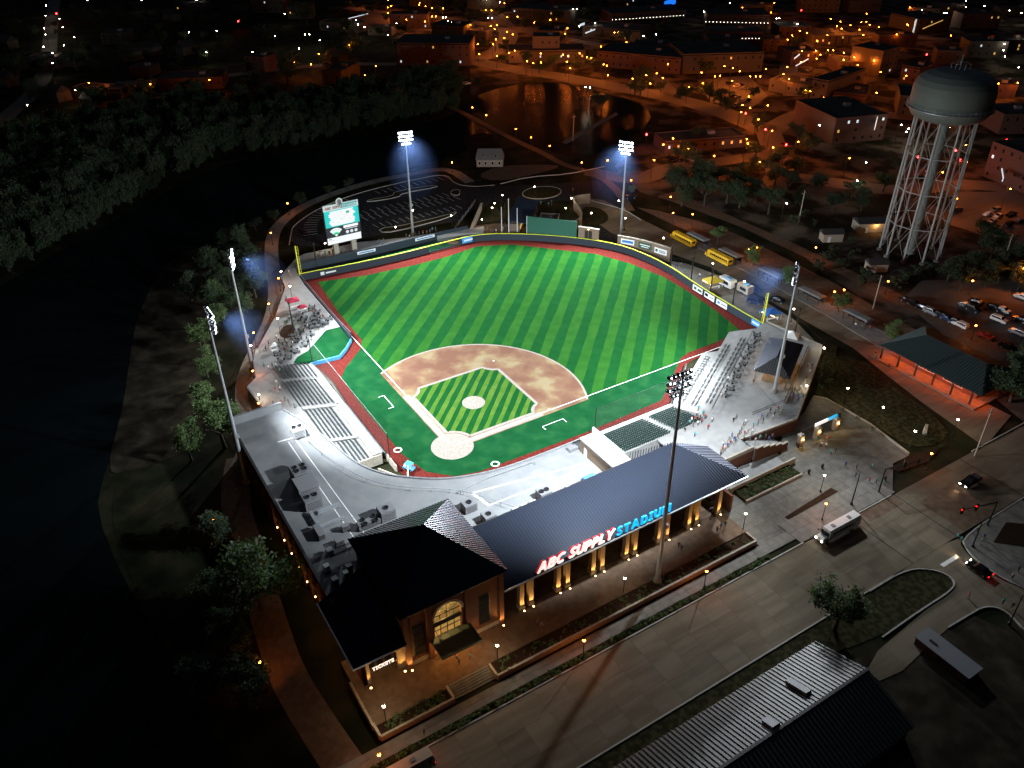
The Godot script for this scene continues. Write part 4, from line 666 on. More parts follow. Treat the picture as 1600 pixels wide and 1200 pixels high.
	paved("plaza_slabs", rect(-31.9, 51.0, 36.4, 57.7), 1.01, Vector2(3.1, 3.35), 0.03, tints("brown_paving", [0.92, 1.0, 0.97]))
	for k in 6:
		structure("step", MB.new().box(Vector3(-28, 0.5 - k * 0.083, 57.95 + k * 0.42), Vector3(7.6, 1.0 - k * 0.166, 0.42)), M.sidewalk)
	for r in [[-45.2, -32.1], [-23.9, 36.2]]:
		structure("planter_bed", MB.new().flat(rect(r[0] + 0.3, 57.6, r[1] - 0.3, 60.4), 0.82), M.mulch)
		var w: float = r[1] - r[0]
		structure("planter_wall", MB.new().box(Vector3(r[0] + w / 2, 0.6, 60.6), Vector3(w, 1.2, 0.42)), M.cast_stone)
		for x in r:
			structure("planter_wall", MB.new().box(Vector3(x, 0.58, 59.1), Vector3(0.4, 1.16, 2.58)), M.cast_stone)
	structure("plaza_wall", MB.new().box(Vector3(-45.4, 0.6, 53.5), Vector3(0.4, 1.25, 9.6)), M.cast_stone)
	# gate court and the lawn beside it
	paved("gate_court", pts([36.4, 46.5, 62, 43, 68, 38, 80, 34, 86.9, 30.5, 88.5, 33.2, 88.8, 46, 86.6, 58.7, 81, 58.7, 72, 65.4, 36.4, 61.4]), 0.13, Vector2(3.3, 3.3), 0.03, tints("sidewalk", [0.80, 0.86, 0.83, 0.78]))
	structure("east_lawn", MB.new().prism(smooth(pts([100, 17, 112.4, 24.7, 108.2, 37, 104.3, 57, 96, 60, 89.2, 57, 89.4, 46, 89, 33]), 1), 0, 0.20), M.lawn)
	var lw := MB.new()
	rail(lw, pts([86.9, 30.8, 88.7, 33.2, 89.0, 46, 86.9, 58.4]), 0.35, 0, 0.55)
	structure("lawn_wall", lw, M.cast_stone)
	structure("court_bed", MB.new().prism(pts([47, 58.2, 62.5, 57.0, 62.8, 58.6, 47.2, 59.1]), 0, 0.2), M.mulch)
	structure("corner_bed", MB.new().prism(pts([79, 59.4, 88.5, 58.9, 95, 61, 88, 62.5, 79.6, 61.2]), 0, 0.19), M.mulch)
	structure("corner_bed", MB.new().prism(pts([76.5, 85.5, 84, 83.5, 92, 90, 84, 93]), 0.2, 0.33), M.mulch)

func wob(k: int, i: int) -> float:
	# the mower's line wavers by a hand's breadth
	return 0.11 * sin(k * 2.7 + i * 0.9) + 0.08 * sin(k * 5.1 + i * 2.3)

func clip_stripes(poly: PackedVector2Array, period: float, y: float, parent: Node3D, mats: Array, offset: float) -> void:
	# mown stripes run from home plate towards centre field
	var along := Vector2(1, -1).normalized(); var across := Vector2(1, 1).normalized()
	var k := 0
	var s := -90.0 + offset
	while s < 90:
		var st := PackedVector2Array()
		for i in 64: st.append(across * (s + wob(k, i)) + along * (i * 4.0 - 60))
		for i in range(63, -1, -1): st.append(across * (s + period / 2 + wob(k + 1, i)) + along * (i * 4.0 - 60))
		for p in Geometry2D.intersect_polygons(poly, st):
			piece("mown_stripe", MB.new().flat(p, y).mesh(), mats[k % 2], parent)
		s += period / 2
		k += 1

func field() -> void:
	structure("warning_track", MB.new().flat(pts(FIELD_EDGE), 0.08), M.track)
	var of := Node3D.new()
	of.name = "outfield_grass"; add_child(of); tag(of, "", "", "", "structure")
	var grass := smooth(pts([4.4, -99.6, 19, -95.8, 36.8, -94.3, 49, -94.4, 61.4, -96.3, 72.7, -91, 80.3, -82.4, 92.4, -68.9, 97.6, -56.4, 100.3, -42.3, 99.8, -29.3, 98.3, -16, 95.8, -3.6, 85, -2.6, 75, -2.6, 70.9, -1.3, 69.3, -0.02, 0, -0.02, 0, -54, 1.7, -57.7, 2.2, -75.9]), 0)
	clip_stripes(grass, 5.6, 0.11, of, [M.grass_light, M.grass_dark], 0.4)
	var foul := MB.new()
	foul.flat(pts([0.02, -53.6, -7.9, -46, -10.7, -42, -11.3, -28.5, -11.2, -3.5, -9.4, 5.0, -4.6, 9.9, 1, 11.4, 30, 12.2, 53.6, 11.4, 69.3, 0.02, 0.02, 0.02]), 0.105)
	structure("foul_grass", foul, M.grass_foul)
	# infield: skinned arc about the mound, grass square inside it
	var dirt := PackedVector2Array([Vector2(-1.2, 1.2)])
	dirt.append_array(arc(13.04, -13.04, 28.96, 29.5, -119.5, 40))
	structure("infield_dirt", MB.new().flat(dirt, 0.14), M.clay)
	var edge := MB.new()
	strip(edge, arc(13.04, -13.04, 28.7, 29.5, -119.5, 48), 0.55, 0.155)
	structure("infield_edge", edge, M.pale_clay)
	var inn := Node3D.new()
	inn.name = "infield_grass"; add_child(inn); tag(inn, "", "", "", "structure")
	var g := arc(0, 0, 5.6, -14, -76, 8)
	g.append_array(arc(0, -27.43, 4.3, 73, 15, 8))
	g.append_array(arc(27.43, -27.43, 4.3, 165, 105, 8))
	g.append_array(arc(27.43, 0, 4.3, -106, -164, 8))
	clip_stripes(g, 2.5, 0.17, inn, [M.infield_light, M.grass_dark], 0.2)
	var lip := MB.new()
	var gl := g.duplicate(); gl.append(g[0])
	strip(lip, gl, 0.8, 0.175)
	structure("infield_edge", lip, M.pale_clay)
	structure("home_circle", MB.new().flat(arc(0, 0, 5.0, 0, 360, 48), 0.19), M.pale_clay)
	structure("pitching_mound", MB.new().lathe(Vector3(13.04, 0.17, -13.04), [[2.9, 0.0], [1.6, 0.12], [0.8, 0.2], [0.0, 0.21]], 32), M.pale_clay)
	var base_path := MB.new()
	base_path.flat(rect(4.6, -0.75, 25, 1.0), 0.16)
	base_path.flat(rect(-1.0, -25, 0.75, -4.6), 0.16)
	structure("base_path", base_path, M.pale_clay)
	structure("foul_line", MB.new().flat(rect(1.2, -0.08, 100.6, 0.12), 0.21), M.chalk)
	structure("foul_line", MB.new().flat(rect(-0.12, -103.2, 0.08, -1.2), 0.21), M.chalk)
	for c in [[22.0, 4.8, 28.0, 4.8, 22.0, 6.3, 28.0, 6.3], [-4.8, -22.0, -4.8, -28.0, -6.3, -22.0, -6.3, -28.0]]:
		var l := MB.new()
		strip(l, PackedVector2Array([Vector2(c[0], c[1]), Vector2(c[2], c[3])]), 0.16, 0.2)
		strip(l, PackedVector2Array([Vector2(c[0], c[1]), Vector2(c[4], c[5])]), 0.16, 0.2)
		strip(l, PackedVector2Array([Vector2(c[2], c[3]), Vector2(c[6], c[7])]), 0.16, 0.2)
		structure("coach_box_line", l, M.chalk)
	for c in [[-11.4, -5.5], [5.1, 11.0]]:
		var ring := MB.new()
		strip(ring, arc(c[0], c[1], 0.85, 0, 360, 24), 0.34, 0.2)
		structure("on_deck_circle_line", ring, M.chalk)
	for c in [[27.2, -0.2], [27.43, -27.43], [0.2, -27.2]]:
		tag(piece("base", bx(Vector3(c[0], 0.24, c[1]), Vector3(0.38, 0.12, 0.38)), M.white_paint, self), "white square base on the infield dirt", "base", "bases of the diamond")
	var hp := MB.new()
	hp.prism(PackedVector2Array([Vector2(0.02, 0), Vector2(0.3, -0.02), Vector2(0.3, -0.24), Vector2(0.24, -0.3), Vector2(0.02, -0.3)]), 0.19, 0.23)
	tag(piece("home_plate", hp.mesh(), M.white_paint, self), "white five-sided home plate in the pale dirt circle", "home plate")
	tag(piece("pitcher_plate", bx(Vector3(13.04, 0.42, -13.04), Vector3(0.61, 0.1, 0.15), PI / 4), M.white_paint, self), "white pitcher's plate on top of the mound", "pitcher plate")

func board(parent: Node3D, called: String, at: Vector3, w: float, h: float, turn: float, back: Material, rows: Array) -> void:
	# an advertising panel: a thin box with bars and blocks of print, each [x, y, width, height, material] from the middle
	var o := piece(called, bx(Vector3.ZERO, Vector3(w, h, 0.08)), back, parent, at, turn)
	for r in rows:
		piece("print", bx(Vector3(r[0], r[1], 0.055), Vector3(r[2], r[3], 0.02)), r[4], o)

func outfield_wall() -> void:
	var line := smooth(pts([0.2, -103.5, 16.6, -101.5, 33, -100.2, 51.9, -100.6, 64.9, -100.4, 78.4, -92, 91.7, -79.4, 100.6, -67, 103.4, -54.1, 103.6, -42.2, 102.4, -33, 101.3, -18, 100.8, -0.6]), 2, false)
	var link := mat("chain_link", Color(0.05, 0.06, 0.06, 0.3), 0.8)
	link.transparency = BaseMaterial3D.TRANSPARENCY_ALPHA
	var t := thing("outfield_wall", "dark padded outfield wall with a yellow top edge", "wall")
	for i in range(0, line.size() - 1, 3):
		var seg := line.slice(i, mini(i + 4, line.size()))
		var b := MB.new()
		var bullpen := seg[0].x > 34 and seg[0].x < 54
		rail(b, seg, 0.25, 0.0, 0.5 if bullpen else 2.5)
		piece("pad", b.mesh(), M.wall_pad, t)
		if bullpen:
			# chain link in front of the bullpen
			b = MB.new()
			rail(b, seg, 0.02, 0.5, 2.5)
			piece("chain_link", b.mesh(), M.chain_link, t)
			b = MB.new()
			for q in seg: b.tube(Vector3(q.x, 0, q.y), Vector3(q.x, 2.5, q.y), 0.05, 0.05, 6)
			piece("fence_post", b.mesh(), M.black_metal, t)
		b = MB.new()
		rail(b, seg, 0.32, 2.5, 2.66)
		piece("top_edge", b.mesh(), M.yellow_paint, t)
	# printed panels on the field side
	var W: Material = M.white_board
	var D: Material = M.car_black
	var ads := [[Vector3(9.3, 1.35, -102.05), 6.4, 1.5, -0.09, M.wall_pad, [[-2.2, 0, 1.2, 1.1, W], [0.6, 0, 3.4, 0.55, W]]],
		[Vector3(61.2, 1.5, -100.1), 7.0, 1.9, 0.0, M.sky_board, [[0, 0, 5.6, 0.6, W]]],
		[Vector3(101.55, 1.35, -28.2), 4.6, 1.8, -PI / 2 - 0.06, W, [[-1.1, 0, 1.2, 0.9, M.green_board], [1.0, 0, 1.9, 0.8, M.green_board]]],
		[Vector3(101.2, 1.35, -22.6), 4.6, 1.8, -PI / 2 - 0.06, W, [[-1.3, 0.1, 1.4, 0.9, D], [1.0, 0, 1.7, 0.3, M.grey_wall]]],
		[Vector3(100.95, 1.35, -17.0), 4.6, 1.8, -PI / 2 - 0.03, W, [[-1.3, 0, 1.0, 0.8, M.blue_board], [0.8, 0, 2.2, 0.35, M.grey_wall]]],
		[Vector3(100.6, 1.5, -2.8), 3.4, 1.7, -PI / 2 - 0.03, M.sky_board, [[0, 0, 2.6, 0.5, W]]]]
	for a in ads: board(t, "advert_panel", a[0], a[1], a[2], a[3], a[4], a[5])
	# chain-link bullpen behind the left-field wall
	structure("bullpen_grass", MB.new().flat(pts([14, -102.3, 33, -101, 64, -101.2, 66, -107, 50, -107.5, 30, -107.5, 14, -108.2]), 0.1), M.grass_foul)
	structure("bullpen_mound", MB.new().lathe(Vector3(56, 0.1, -104), [[2.0, 0], [0.8, 0.15], [0, 0.17]], 20), M.clay)
	var bw := MB.new()
	rail(bw, pts([0.8, -109.2, 14, -108.6, 30, -107.9, 50, -107.9, 64, -107.4]), 0.3, 0, 3.4)
	var wall := thing("bullpen_wall", "dark blue wall behind the bullpen in left field", "wall")
	piece("panel", bw.mesh(), M.wall_pad, wall)
	board(wall, "advert_panel", Vector3(25, 2.6, -107.75), 6.5, 1.0, -0.05, W, [[0, 0, 5.2, 0.4, M.blue_board]])
	board(wall, "advert_panel", Vector3(47, 2.6, -107.6), 7.5, 1.0, 0.0, W, [[0, 0, 6.2, 0.4, M.blue_board]])
	# foul poles
	for k in [[0.0, -103.5, "tall yellow foul pole in the left-field corner beside the stone terrace"], [100.9, -0.4, "tall yellow foul pole beside the blue tent in right field"]]:
		var f := thing("foul_pole", k[2], "foul pole", Vector3(k[0], 0, k[1]), 0.0, "foul poles")
		piece("pole", MB.new().tube(Vector3.ZERO, Vector3(0, 12.2, 0), 0.22, 0.2, 10).mesh(), M.yellow_paint, f)
		var s := MB.new()
		var d := Vector3(0.7, 0, 0) if k[0] < 50 else Vector3(0, 0, -0.7)
		for i in 9: s.box(Vector3(0, 3.0 + i * 1.1, 0) + d / 2, Vector3(absf(d.x) + 0.06, 0.06, absf(d.z) + 0.06))
		s.box(Vector3(0, 7.4, 0) + d, Vector3(0.08, 9.0, 0.08))
		piece("screen_wing", s.mesh(), M.yellow_paint, f)

func facade(poly: PackedVector2Array, z0: float, z1: float) -> ArrayMesh:
	# a wall in the x-y plane, z0 to z1 thick, cut to poly
	var b := MB.new()
	var t := Geometry2D.triangulate_polygon(poly)
	for i in range(0, t.size(), 3):
		for z in [z0, z1]:
			var p := []
			for j in 3: p.append(Vector3(poly[t[i + j]].x, poly[t[i + j]].y, z))
			b.tri(p[0], p[1], p[2]); b.fixto(Vector3(0, 0, 1 if z == maxf(z0, z1) else -1))
	for i in poly.size():
		var a := poly[i]; var c := poly[(i + 1) % poly.size()]
		b.quad(Vector3(a.x, a.y, z0), Vector3(c.x, c.y, z0), Vector3(c.x, c.y, z1), Vector3(a.x, a.y, z1))
	return b.mesh()

func slope(parent: Node3D, called: String, corners: Array, spacing: float, metal: Material, ribs: Material, rib := 0.12) -> void:
	# one roof plane: eave left, eave right, ridge right, ridge left; raised seams run from eave to ridge
	var a: Vector3 = corners[0]; var b: Vector3 = corners[1]; var c: Vector3 = corners[2]; var d: Vector3 = corners[3]
	var m := MB.new()
	var nrm := (b - a).cross(d - a if (d - a).length() > 0.01 and d != c else c - a).normalized()
	if nrm.y < 0: nrm = -nrm
	var k := nrm * -0.14
	m.quad(a, b, c, d); m.quad(a + k, d + k, c + k, b + k)
	for e in [[a, b], [b, c], [c, d], [d, a]]: m.quad(e[0], e[1], e[1] + k, e[0] + k)
	var o := piece(called, m.mesh(), metal, parent)
	var along := (b - a).normalized()
	var upward := (nrm.cross(along)).normalized()
	if upward.y < 0: upward = -upward
	var r := MB.new()
	var len_ := (b - a).length()
	var h := (c - a).dot(upward)
	var l0 := (d - a).dot(along); var r0 := (c - a).dot(along)
	var s := spacing / 2
	var tilt := Basis(along, nrm, along.cross(nrm))
	while s < len_:
		var top := h
		if s < l0: top = h * s / maxf(l0, 0.01)
		elif s > r0: top = h * (len_ - s) / maxf(len_ - r0, 0.01)
		if top > 0.3: r.box(a + along * s + upward * (top / 2) + nrm * 0.04, Vector3(rib, 0.02 + rib, top), tilt)
		s += spacing
	if r.v.size(): piece("seam", r.mesh(), ribs, o).set_meta("kind", "stuff")

func uplight(parent: Node3D, at: Vector3, lean: Vector3, energy: float) -> void:
	# a ground fixture that washes a pier with warm light
	var f := part("uplight", parent, at)
	piece("housing", MB.new().tube(Vector3(0, 0, 0), Vector3(0, 0.22, 0), 0.17, 0.2, 10).mesh(), M.dark_bronze, f)
	piece("lamp_lens", MB.new().ball(Vector3(0, 0.24, 0), Vector3(0.17, 0.08, 0.17), 10, 4).mesh(), M.warm_lamp, f)
	var l := SpotLight3D.new()
	l.name = "uplight_beam"
	l.light_color = Color(1.0, 0.78, 0.42); l.light_energy = energy; l.light_size = 0.12
	l.spot_range = 20; l.spot_angle = 40; l.spot_angle_attenuation = 0.8; l.spot_attenuation = 2.0; l.shadow_enabled = true
	f.add_child(l, true)
	l.position = Vector3(0, 0.42, 0)
	l.basis = Basis.looking_at((Vector3.UP * 3 + lean).normalized(), Vector3.RIGHT)

func letters(parent: Node3D, text: String, height: float, depth: float, gap: float, face: Material, side: Material, slant: float) -> float:
	# raised letters, one part each; returns the length of the line
	var font := SystemFont.new()
	font.font_names = PackedStringArray(["Droid Sans"]); font.font_weight = 700
	var x := 0.0
	for ch in text:
		if ch == " ":
			x += height * 0.45
			continue
		var tm := TextMesh.new()
		tm.font = font; tm.text = ch; tm.font_size = 64; tm.pixel_size = height / 46.0; tm.depth = depth
		tm.horizontal_alignment = HORIZONTAL_ALIGNMENT_LEFT; tm.vertical_alignment = VERTICAL_ALIGNMENT_BOTTOM
		var ab := tm.get_aabb()
		var o := piece("letter", tm, face, parent)
		o.transform = Transform3D(Basis(Vector3(1, 0, 0), Vector3(slant, 1, 0), Vector3(0, 0, 1)), Vector3(x - ab.position.x, -ab.position.y, 0))
		if side:
			var tm2: TextMesh = tm.duplicate()
			tm2.depth = depth * 1.5
			var e := piece("letter_edge", tm2, side, o, Vector3(-0.03 * height, -0.05 * height, -depth * 1.3))
			e.scale = Vector3(1.02, 1.02, 1)
		x += ab.size.x + gap
	return x

func unit(at: Vector3, s: Vector3, m: Material, label: String, fans: int) -> void:
	# a rooftop air handler with louvres and fan rings
	var t := thing("rooftop_unit", label, "rooftop unit", at, 0.0, "machines on the flat roof")
	piece("cabinet", MB.new().taper(Vector3(0, 0.25, 0), Vector2(s.x, s.z), Vector2(s.x * 0.98, s.z * 0.98), s.y).mesh(), m, t)
	piece("base_rail", MB.new().box(Vector3(0, 0.13, s.z * 0.4), Vector3(s.x, 0.25, 0.15)).box(Vector3(0, 0.13, -s.z * 0.4), Vector3(s.x, 0.25, 0.15)).mesh(), M.dark_bronze, t)
	var l := MB.new()
	for i in 4: l.box(Vector3(0, 0.5 + i * s.y * 0.2, s.z / 2 + 0.02), Vector3(s.x * 0.8, 0.06, 0.06))
	piece("louvre", l.mesh(), M.dark_bronze, t)
	for i in fans:
		var fx := (i % 2 - 0.5) * s.x * 0.46 if fans > 1 else 0.0
		var fz := (i / 2 - (fans / 2 - 1) / 2.0) * 1.3 if fans > 1 else 0.0
		piece("fan_ring", MB.new().lathe(Vector3(fx, s.y + 0.25, fz), [[0.55, 0], [0.55, 0.18], [0.42, 0.18], [0.40, 0.03], [0.0, 0.05]], 14).mesh(), M.black_metal, t)

func stadium() -> void:
	var t := thing("stadium_building", "brick stadium building with a flat roof and dark metal hip roofs behind home plate", "stadium")
	# flat roof that bends round home plate
	var inner := smooth(pts([-31.8, -22.9, -30.2, -18.8, -27.1, -6.9, -25.2, 4.8, -21.6, 11.4, -17.6, 15.1, -12.5, 19, -6, 21.6, 1.5, 23.0, 11.8, 23.2, 21.5, 23.2]), 2, false)
	var outline := inner.duplicate()
	outline.append_array(pts([21.5, 38.2, -17.2, 38.2, -17.2, 30.9, -35.9, 30.9, -35.9, 38.5, -43.4, 38.5, -43.4, -22.9]))
	var roof := part("flat_roof", t)
	piece("membrane", MB.new().prism(outline, 8.6, 9.0).mesh(), M.roof_membrane, roof)
	var par := MB.new()
	rail(par, inner, 0.3, 9.0, 9.35)
	piece("parapet", par.mesh(), M.roof_membrane, roof)
	par = MB.new()
	rail(par, pts([-43.45, -22.7, -43.45, 36.5]), 0.5, 9.0, 9.5)
	piece("parapet", par.mesh(), M.dark_bronze, roof)
	piece("screen_wall", MB.new().box(Vector3(-37.6, 10.0, -22.8), Vector3(11.6, 2.0, 0.35)).box(Vector3(-37.6, 11.05, -22.8), Vector3(11.8, 0.12, 0.6)).mesh(), M.roof_membrane, roof)
	for p in [[-34.6, -10, -33.9, 30, 0.18], [-33.0, -11, -31.8, 26, 0.18], [-9, 26, 16, 30.5, 0.3], [-9, 26, -8, 31, 0.6], [-8, 31, 16, 31.6, 0.25], [-36.6, -11.3, -33.2, -11, 0.3]]:
		var wp := MB.new()
		strip(wp, PackedVector2Array([Vector2(p[0], p[1]), Vector2(p[2], p[3])]), p[4], 9.02)
		piece("walk_pad", wp.mesh(), M.white_paint, roof)
	# walls of the west wing, plain piers and dark windows
	var west := part("west_wing", t)
	piece("wall", bx(Vector3(-43.3, 4.3, 8.0), Vector3(0.6, 8.6, 61.2)), M.brick, west)
	piece("wall", bx(Vector3(-37.5, 4.3, -22.5), Vector3(11, 8.6, 0.6)), M.brick, west)
	piece("stone_band", bx(Vector3(-43.68, 4.6, 8.0), Vector3(0.16, 0.3, 61.0)), M.cast_stone, west)
	for i in 14:
		var z := -20.0 + i * 4.3
		piece("pier", bx(Vector3(-43.8, 4.3, z), Vector3(0.5, 8.58, 0.8)), M.brick, west)
		for y in [2.6, 6.6]:
			var w := piece("window", bx(Vector3(-43.64, y, z + 2.15), Vector3(0.12, 1.9, 1.9)), M.dark_bronze, west)
			piece("window_pane", bx(Vector3(-43.72, y, z + 2.15), Vector3(0.06, 1.7, 1.7)), M.dark_glass, w)
	for z in [8.5, 12.8, 17.1, 21.4, 25.7, 30.0, 34.3, 38.6, 43.0, 47.4]:
		var s := part("wall_light", west, Vector3(-44.15, 3.4, z))
		piece("backplate", bx(Vector3(0.15, 0, 0), Vector3(0.12, 0.5, 0.3)), M.dark_bronze, s)
		piece("lamp", MB.new().ball(Vector3.ZERO, Vector3(0.13, 0.2, 0.13), 8, 5).mesh(), M.warm_lamp, s)
		omni(s, Vector3.ZERO, Color(1.0, 0.72, 0.42), 1.6, 0.1)
	# inner face towards the seats
	var face := MB.new()
	rail(face, inner, 0.4, 3.4, 8.6)
	piece("inner_wall", face.mesh(), M.cast_stone, t)
	# long hall along the street with its arcade
	var hall := part("street_hall", t)
	slope(hall, "roof", [Vector3(-17, 9.3, 51.7), Vector3(41, 9.3, 51.7), Vector3(32, 13, 38.5), Vector3(-17, 13, 38.5)], 0.62, M.standing_seam, M.seam_rib)
	slope(hall, "roof", [Vector3(41, 9.3, 51.7), Vector3(41, 9.3, 40), Vector3(32.0, 13, 38.5), Vector3(32.0, 13, 38.52)], 0.62, M.pavilion_metal, M.seam_rib)
	slope(hall, "roof", [Vector3(41, 9.3, 40), Vector3(22, 9.3, 36.2), Vector3(22, 13, 38.5), Vector3(32, 13, 38.5)], 0.62, M.standing_seam, M.seam_rib)
	piece("ridge_wall", bx(Vector3(2.5, 11.0, 38.4), Vector3(39, 3.9, 0.3)), M.dark_bronze, hall)
	piece("gutter", MB.new().box(Vector3(12, 9.18, 51.85), Vector3(58.2, 0.26, 0.24)).mesh(), M.galvanised, hall)
	piece("soffit", bx(Vector3(11.5, 8.95, 47.5), Vector3(57.0, 0.2, 7.8)), M.dark_bronze, hall)
	piece("back_wall", bx(Vector3(11.0, 5.0, 44.0), Vector3(56.0, 8.0, 0.4)), M.dark_brick, hall)
	piece("floor_edge", bx(Vector3(38.5, 2.3, 41.5), Vector3(0.6, 4.6, 19)), M.brick, hall)
	for x in [-12.7, -10.7, -4.7, -2.6, 3.3, 5.4, 11.3, 13.4, 19.4, 21.5, 27.3, 29.4, 35.4]:
		var pr := part("pier", hall, Vector3(x, 1.0, 50.1))
		piece("shaft", MB.new().box(Vector3(0, 4.0, 0), Vector3(0.95, 8.0, 0.95)).mesh(), M.tan_brick, pr)
		piece("plinth", MB.new().taper(Vector3.ZERO, Vector2(1.25, 1.25), Vector2(1.1, 1.1), 0.8).mesh(), M.cast_stone, pr)
		piece("capital", MB.new().taper(Vector3(0, 7.1, 0), Vector2(0.98, 0.98), Vector2(1.3, 1.3), 0.5).mesh(), M.cast_stone, pr)
		uplight(hall, Vector3(x, 1.0, 51.35), Vector3(0, 0, -0.75), 40.0)
	for i in 6:
		var x0: float = [-10.2, -2.1, 5.9, 13.9, 22.0, 29.9][i]; var x1: float = [-5.2, 2.8, 10.8, 18.9, 26.8, 34.9][i]
		var fence := MB.new()
		fence.box(Vector3((x0 + x1) / 2, 2.9, 50.1), Vector3(x1 - x0, 0.07, 0.07)); fence.box(Vector3((x0 + x1) / 2, 1.3, 50.1), Vector3(x1 - x0, 0.07, 0.07))
		var n := int((x1 - x0) / 0.35)
		for j in n: fence.box(Vector3(x0 + (j + 0.5) * (x1 - x0) / n, 2.1, 50.1), Vector3(0.04, 1.7, 0.04))
		piece("fence_panel", fence.mesh(), M.black_metal, hall)
		var a := part("opening", hall, Vector3((x0 + x1) / 2, 1.0, 44.25))
		piece("door", bx(Vector3(0, 1.6, 0), Vector3(2.6, 3.2, 0.12)), M.dark_glass, a)
		piece("door_frame", bx(Vector3(0, 3.35, 0.02), Vector3(3.0, 0.3, 0.2)), M.cast_stone, a)
	# entrance tower
	var tow := part("entrance_tower", t)
	var front := PackedVector2Array([Vector2(-35.8, 1.0), Vector2(-30.4, 1.0), Vector2(-30.4, 9.4)])
	front.append_array(arc(-27.8, 9.4, 2.6, 180, 0, 16))
	front.append_array(pts([-25.2, 1.0, -17.2, 1.0, -17.2, 14.0, -35.8, 14.0]))
	piece("front_wall", facade(front, 50.3, 51.0), M.brick, tow)
	for x in [-35.5, -17.5]: piece("side_wall", bx(Vector3(x, 7.5, 40.6), Vector3(0.6, 13.0, 19.3)), M.brick, tow)
	piece("back_wall", bx(Vector3(-26.5, 7.5, 31.2), Vector3(18.5, 13, 0.5)), M.brick, tow)
	var e := [Vector3(-36.7, 14, 51.9), Vector3(-16.3, 14, 51.9), Vector3(-16.3, 14, 30.1), Vector3(-36.7, 14, 30.1)]
	var apex := Vector3(-26.5, 21, 41)
	for i in 4: slope(tow, "roof", [e[i], e[(i + 1) % 4], apex, apex], 0.62, M.standing_seam, M.seam_rib)
	piece("eave_soffit", bx(Vector3(-26.5, 13.85, 41), Vector3(20.2, 0.2, 21.6)), M.dark_bronze, tow)
	for y in [[1.0, 0.9], [12.9, 0.35]]:
		for sx in [[-33.1, 5.4], [-21.2, 8.0]]:
			piece("stone_band", bx(Vector3(sx[0], y[0] + y[1] / 2, 51.08), Vector3(sx[1], y[1], 0.2)), M.cast_stone, tow)
	for x in [-35.6, -31.4, -24.2, -17.5]:
		piece("pilaster", bx(Vector3(x, 7.2, 51.25), Vector3(0.9, 12.4, 0.55)), M.brick, tow)
	uplight(tow, Vector3(-35.6, 1.0, 52.2), Vector3(0, 0, -0.6), 34.0)
	uplight(tow, Vector3(-17.6, 1.0, 52.2), Vector3(0, 0, -0.6), 34.0)
	for x in [-33.4, -20.8]:
		var w := part("window", tow, Vector3(x, 6.4, 51.05))
		piece("frame", bx(Vector3.ZERO, Vector3(2.2, 7.2, 0.12)), M.dark_bronze, w)
		for j in 4: piece("pane", bx(Vector3(0, -2.55 + j * 1.7, 0.08), Vector3(1.9, 1.5, 0.05)), M.dark_glass, w)
	# great arched window with a lit hall behind
	var win := part("arched_window", tow, Vector3(-27.8, 0, 50.55))
	var glass := mat("clear_glass", Color(0.9, 0.95, 0.9, 0.05), 0.05)
	glass.transparency = BaseMaterial3D.TRANSPARENCY_ALPHA
	var pane := pts([-2.6, 1.0, -2.6, 9.4]); pane.append_array(arc(0, 9.4, 2.6, 180, 0, 16)); pane.append_array(pts([2.6, 1.0]))
	piece("pane", facade(pane, -0.01, 0.01), glass, win)
	var mull := MB.new()
	for x in [-1.3, 0.0, 1.3]: mull.box(Vector3(x, 5.2, 0.06), Vector3(0.12, 8.4, 0.12))
	for y in [3.4, 4.6, 6.0, 9.4]: mull.box(Vector3(0, y, 0.08), Vector3(5.2, 0.14, 0.12))
	for a in [30, 60, 90, 120, 150]: mull.tube(Vector3(0, 9.4, 0.06), Vector3(cos(deg_to_rad(a)) * 2.6, 9.4 + sin(deg_to_rad(a)) * 2.6, 0.06), 0.06, 0.06, 6)
	piece("mullion", mull.mesh(), M.dark_bronze, win)
	piece("spandrel", bx(Vector3(0, 7.6, 0.1), Vector3(5.2, 1.1, 0.14)), M.dark_bronze, win)
	var ring := MB.new()
	var ra := arc(0, 9.4, 2.85, 180, 0, 18)
	for i in 18: ring.box(Vector3((ra[i].x + ra[i + 1].x) / 2, (ra[i].y + ra[i + 1].y) / 2, 0.5), Vector3((ra[i + 1] - ra[i]).length() + 0.05, 0.5, 0.2), Basis(Vector3.BACK, (ra[i + 1] - ra[i]).angle()))
	piece("arch_stone", ring.mesh(), M.cast_stone, win)
	var lobby := part("lobby", tow)
	piece("lobby_back", bx(Vector3(-26.5, 7.4, 45.2), Vector3(17.2, 12.8, 0.3)), M.plaster, lobby)
	piece("lobby_floor", bx(Vector3(-26.5, 1.05, 47.8), Vector3(17.2, 0.1, 5)), M.plaster, lobby)
	var ch := part("chandelier_lamp", tow, Vector3(-27.8, 9.6, 48.2))
	piece("stem", MB.new().tube(Vector3(0, 0.2, 0), Vector3(0, 4.2, 0), 0.04, 0.04, 6).mesh(), M.black_metal, ch)
	piece("bulb", MB.new().ball(Vector3.ZERO, Vector3(0.22, 0.22, 0.22), 10, 6).mesh(), M.warm_lamp, ch)
	omni(ch, Vector3.ZERO, Color(1.0, 0.82, 0.48), 70.0, 0.2)
	var can := part("canopy", tow)
	piece("deck", MB.new().box(Vector3(-27.7, 5.0, 53.4), Vector3(7.6, 0.35, 4.7)).mesh(), M.green_metal, can)
	for x in [-30.5, -24.9]: piece("hanger_rod", MB.new().tube(Vector3(x, 7.6, 51.1), Vector3(x, 5.2, 55.3), 0.05, 0.05, 6).mesh(), M.dark_bronze, can)
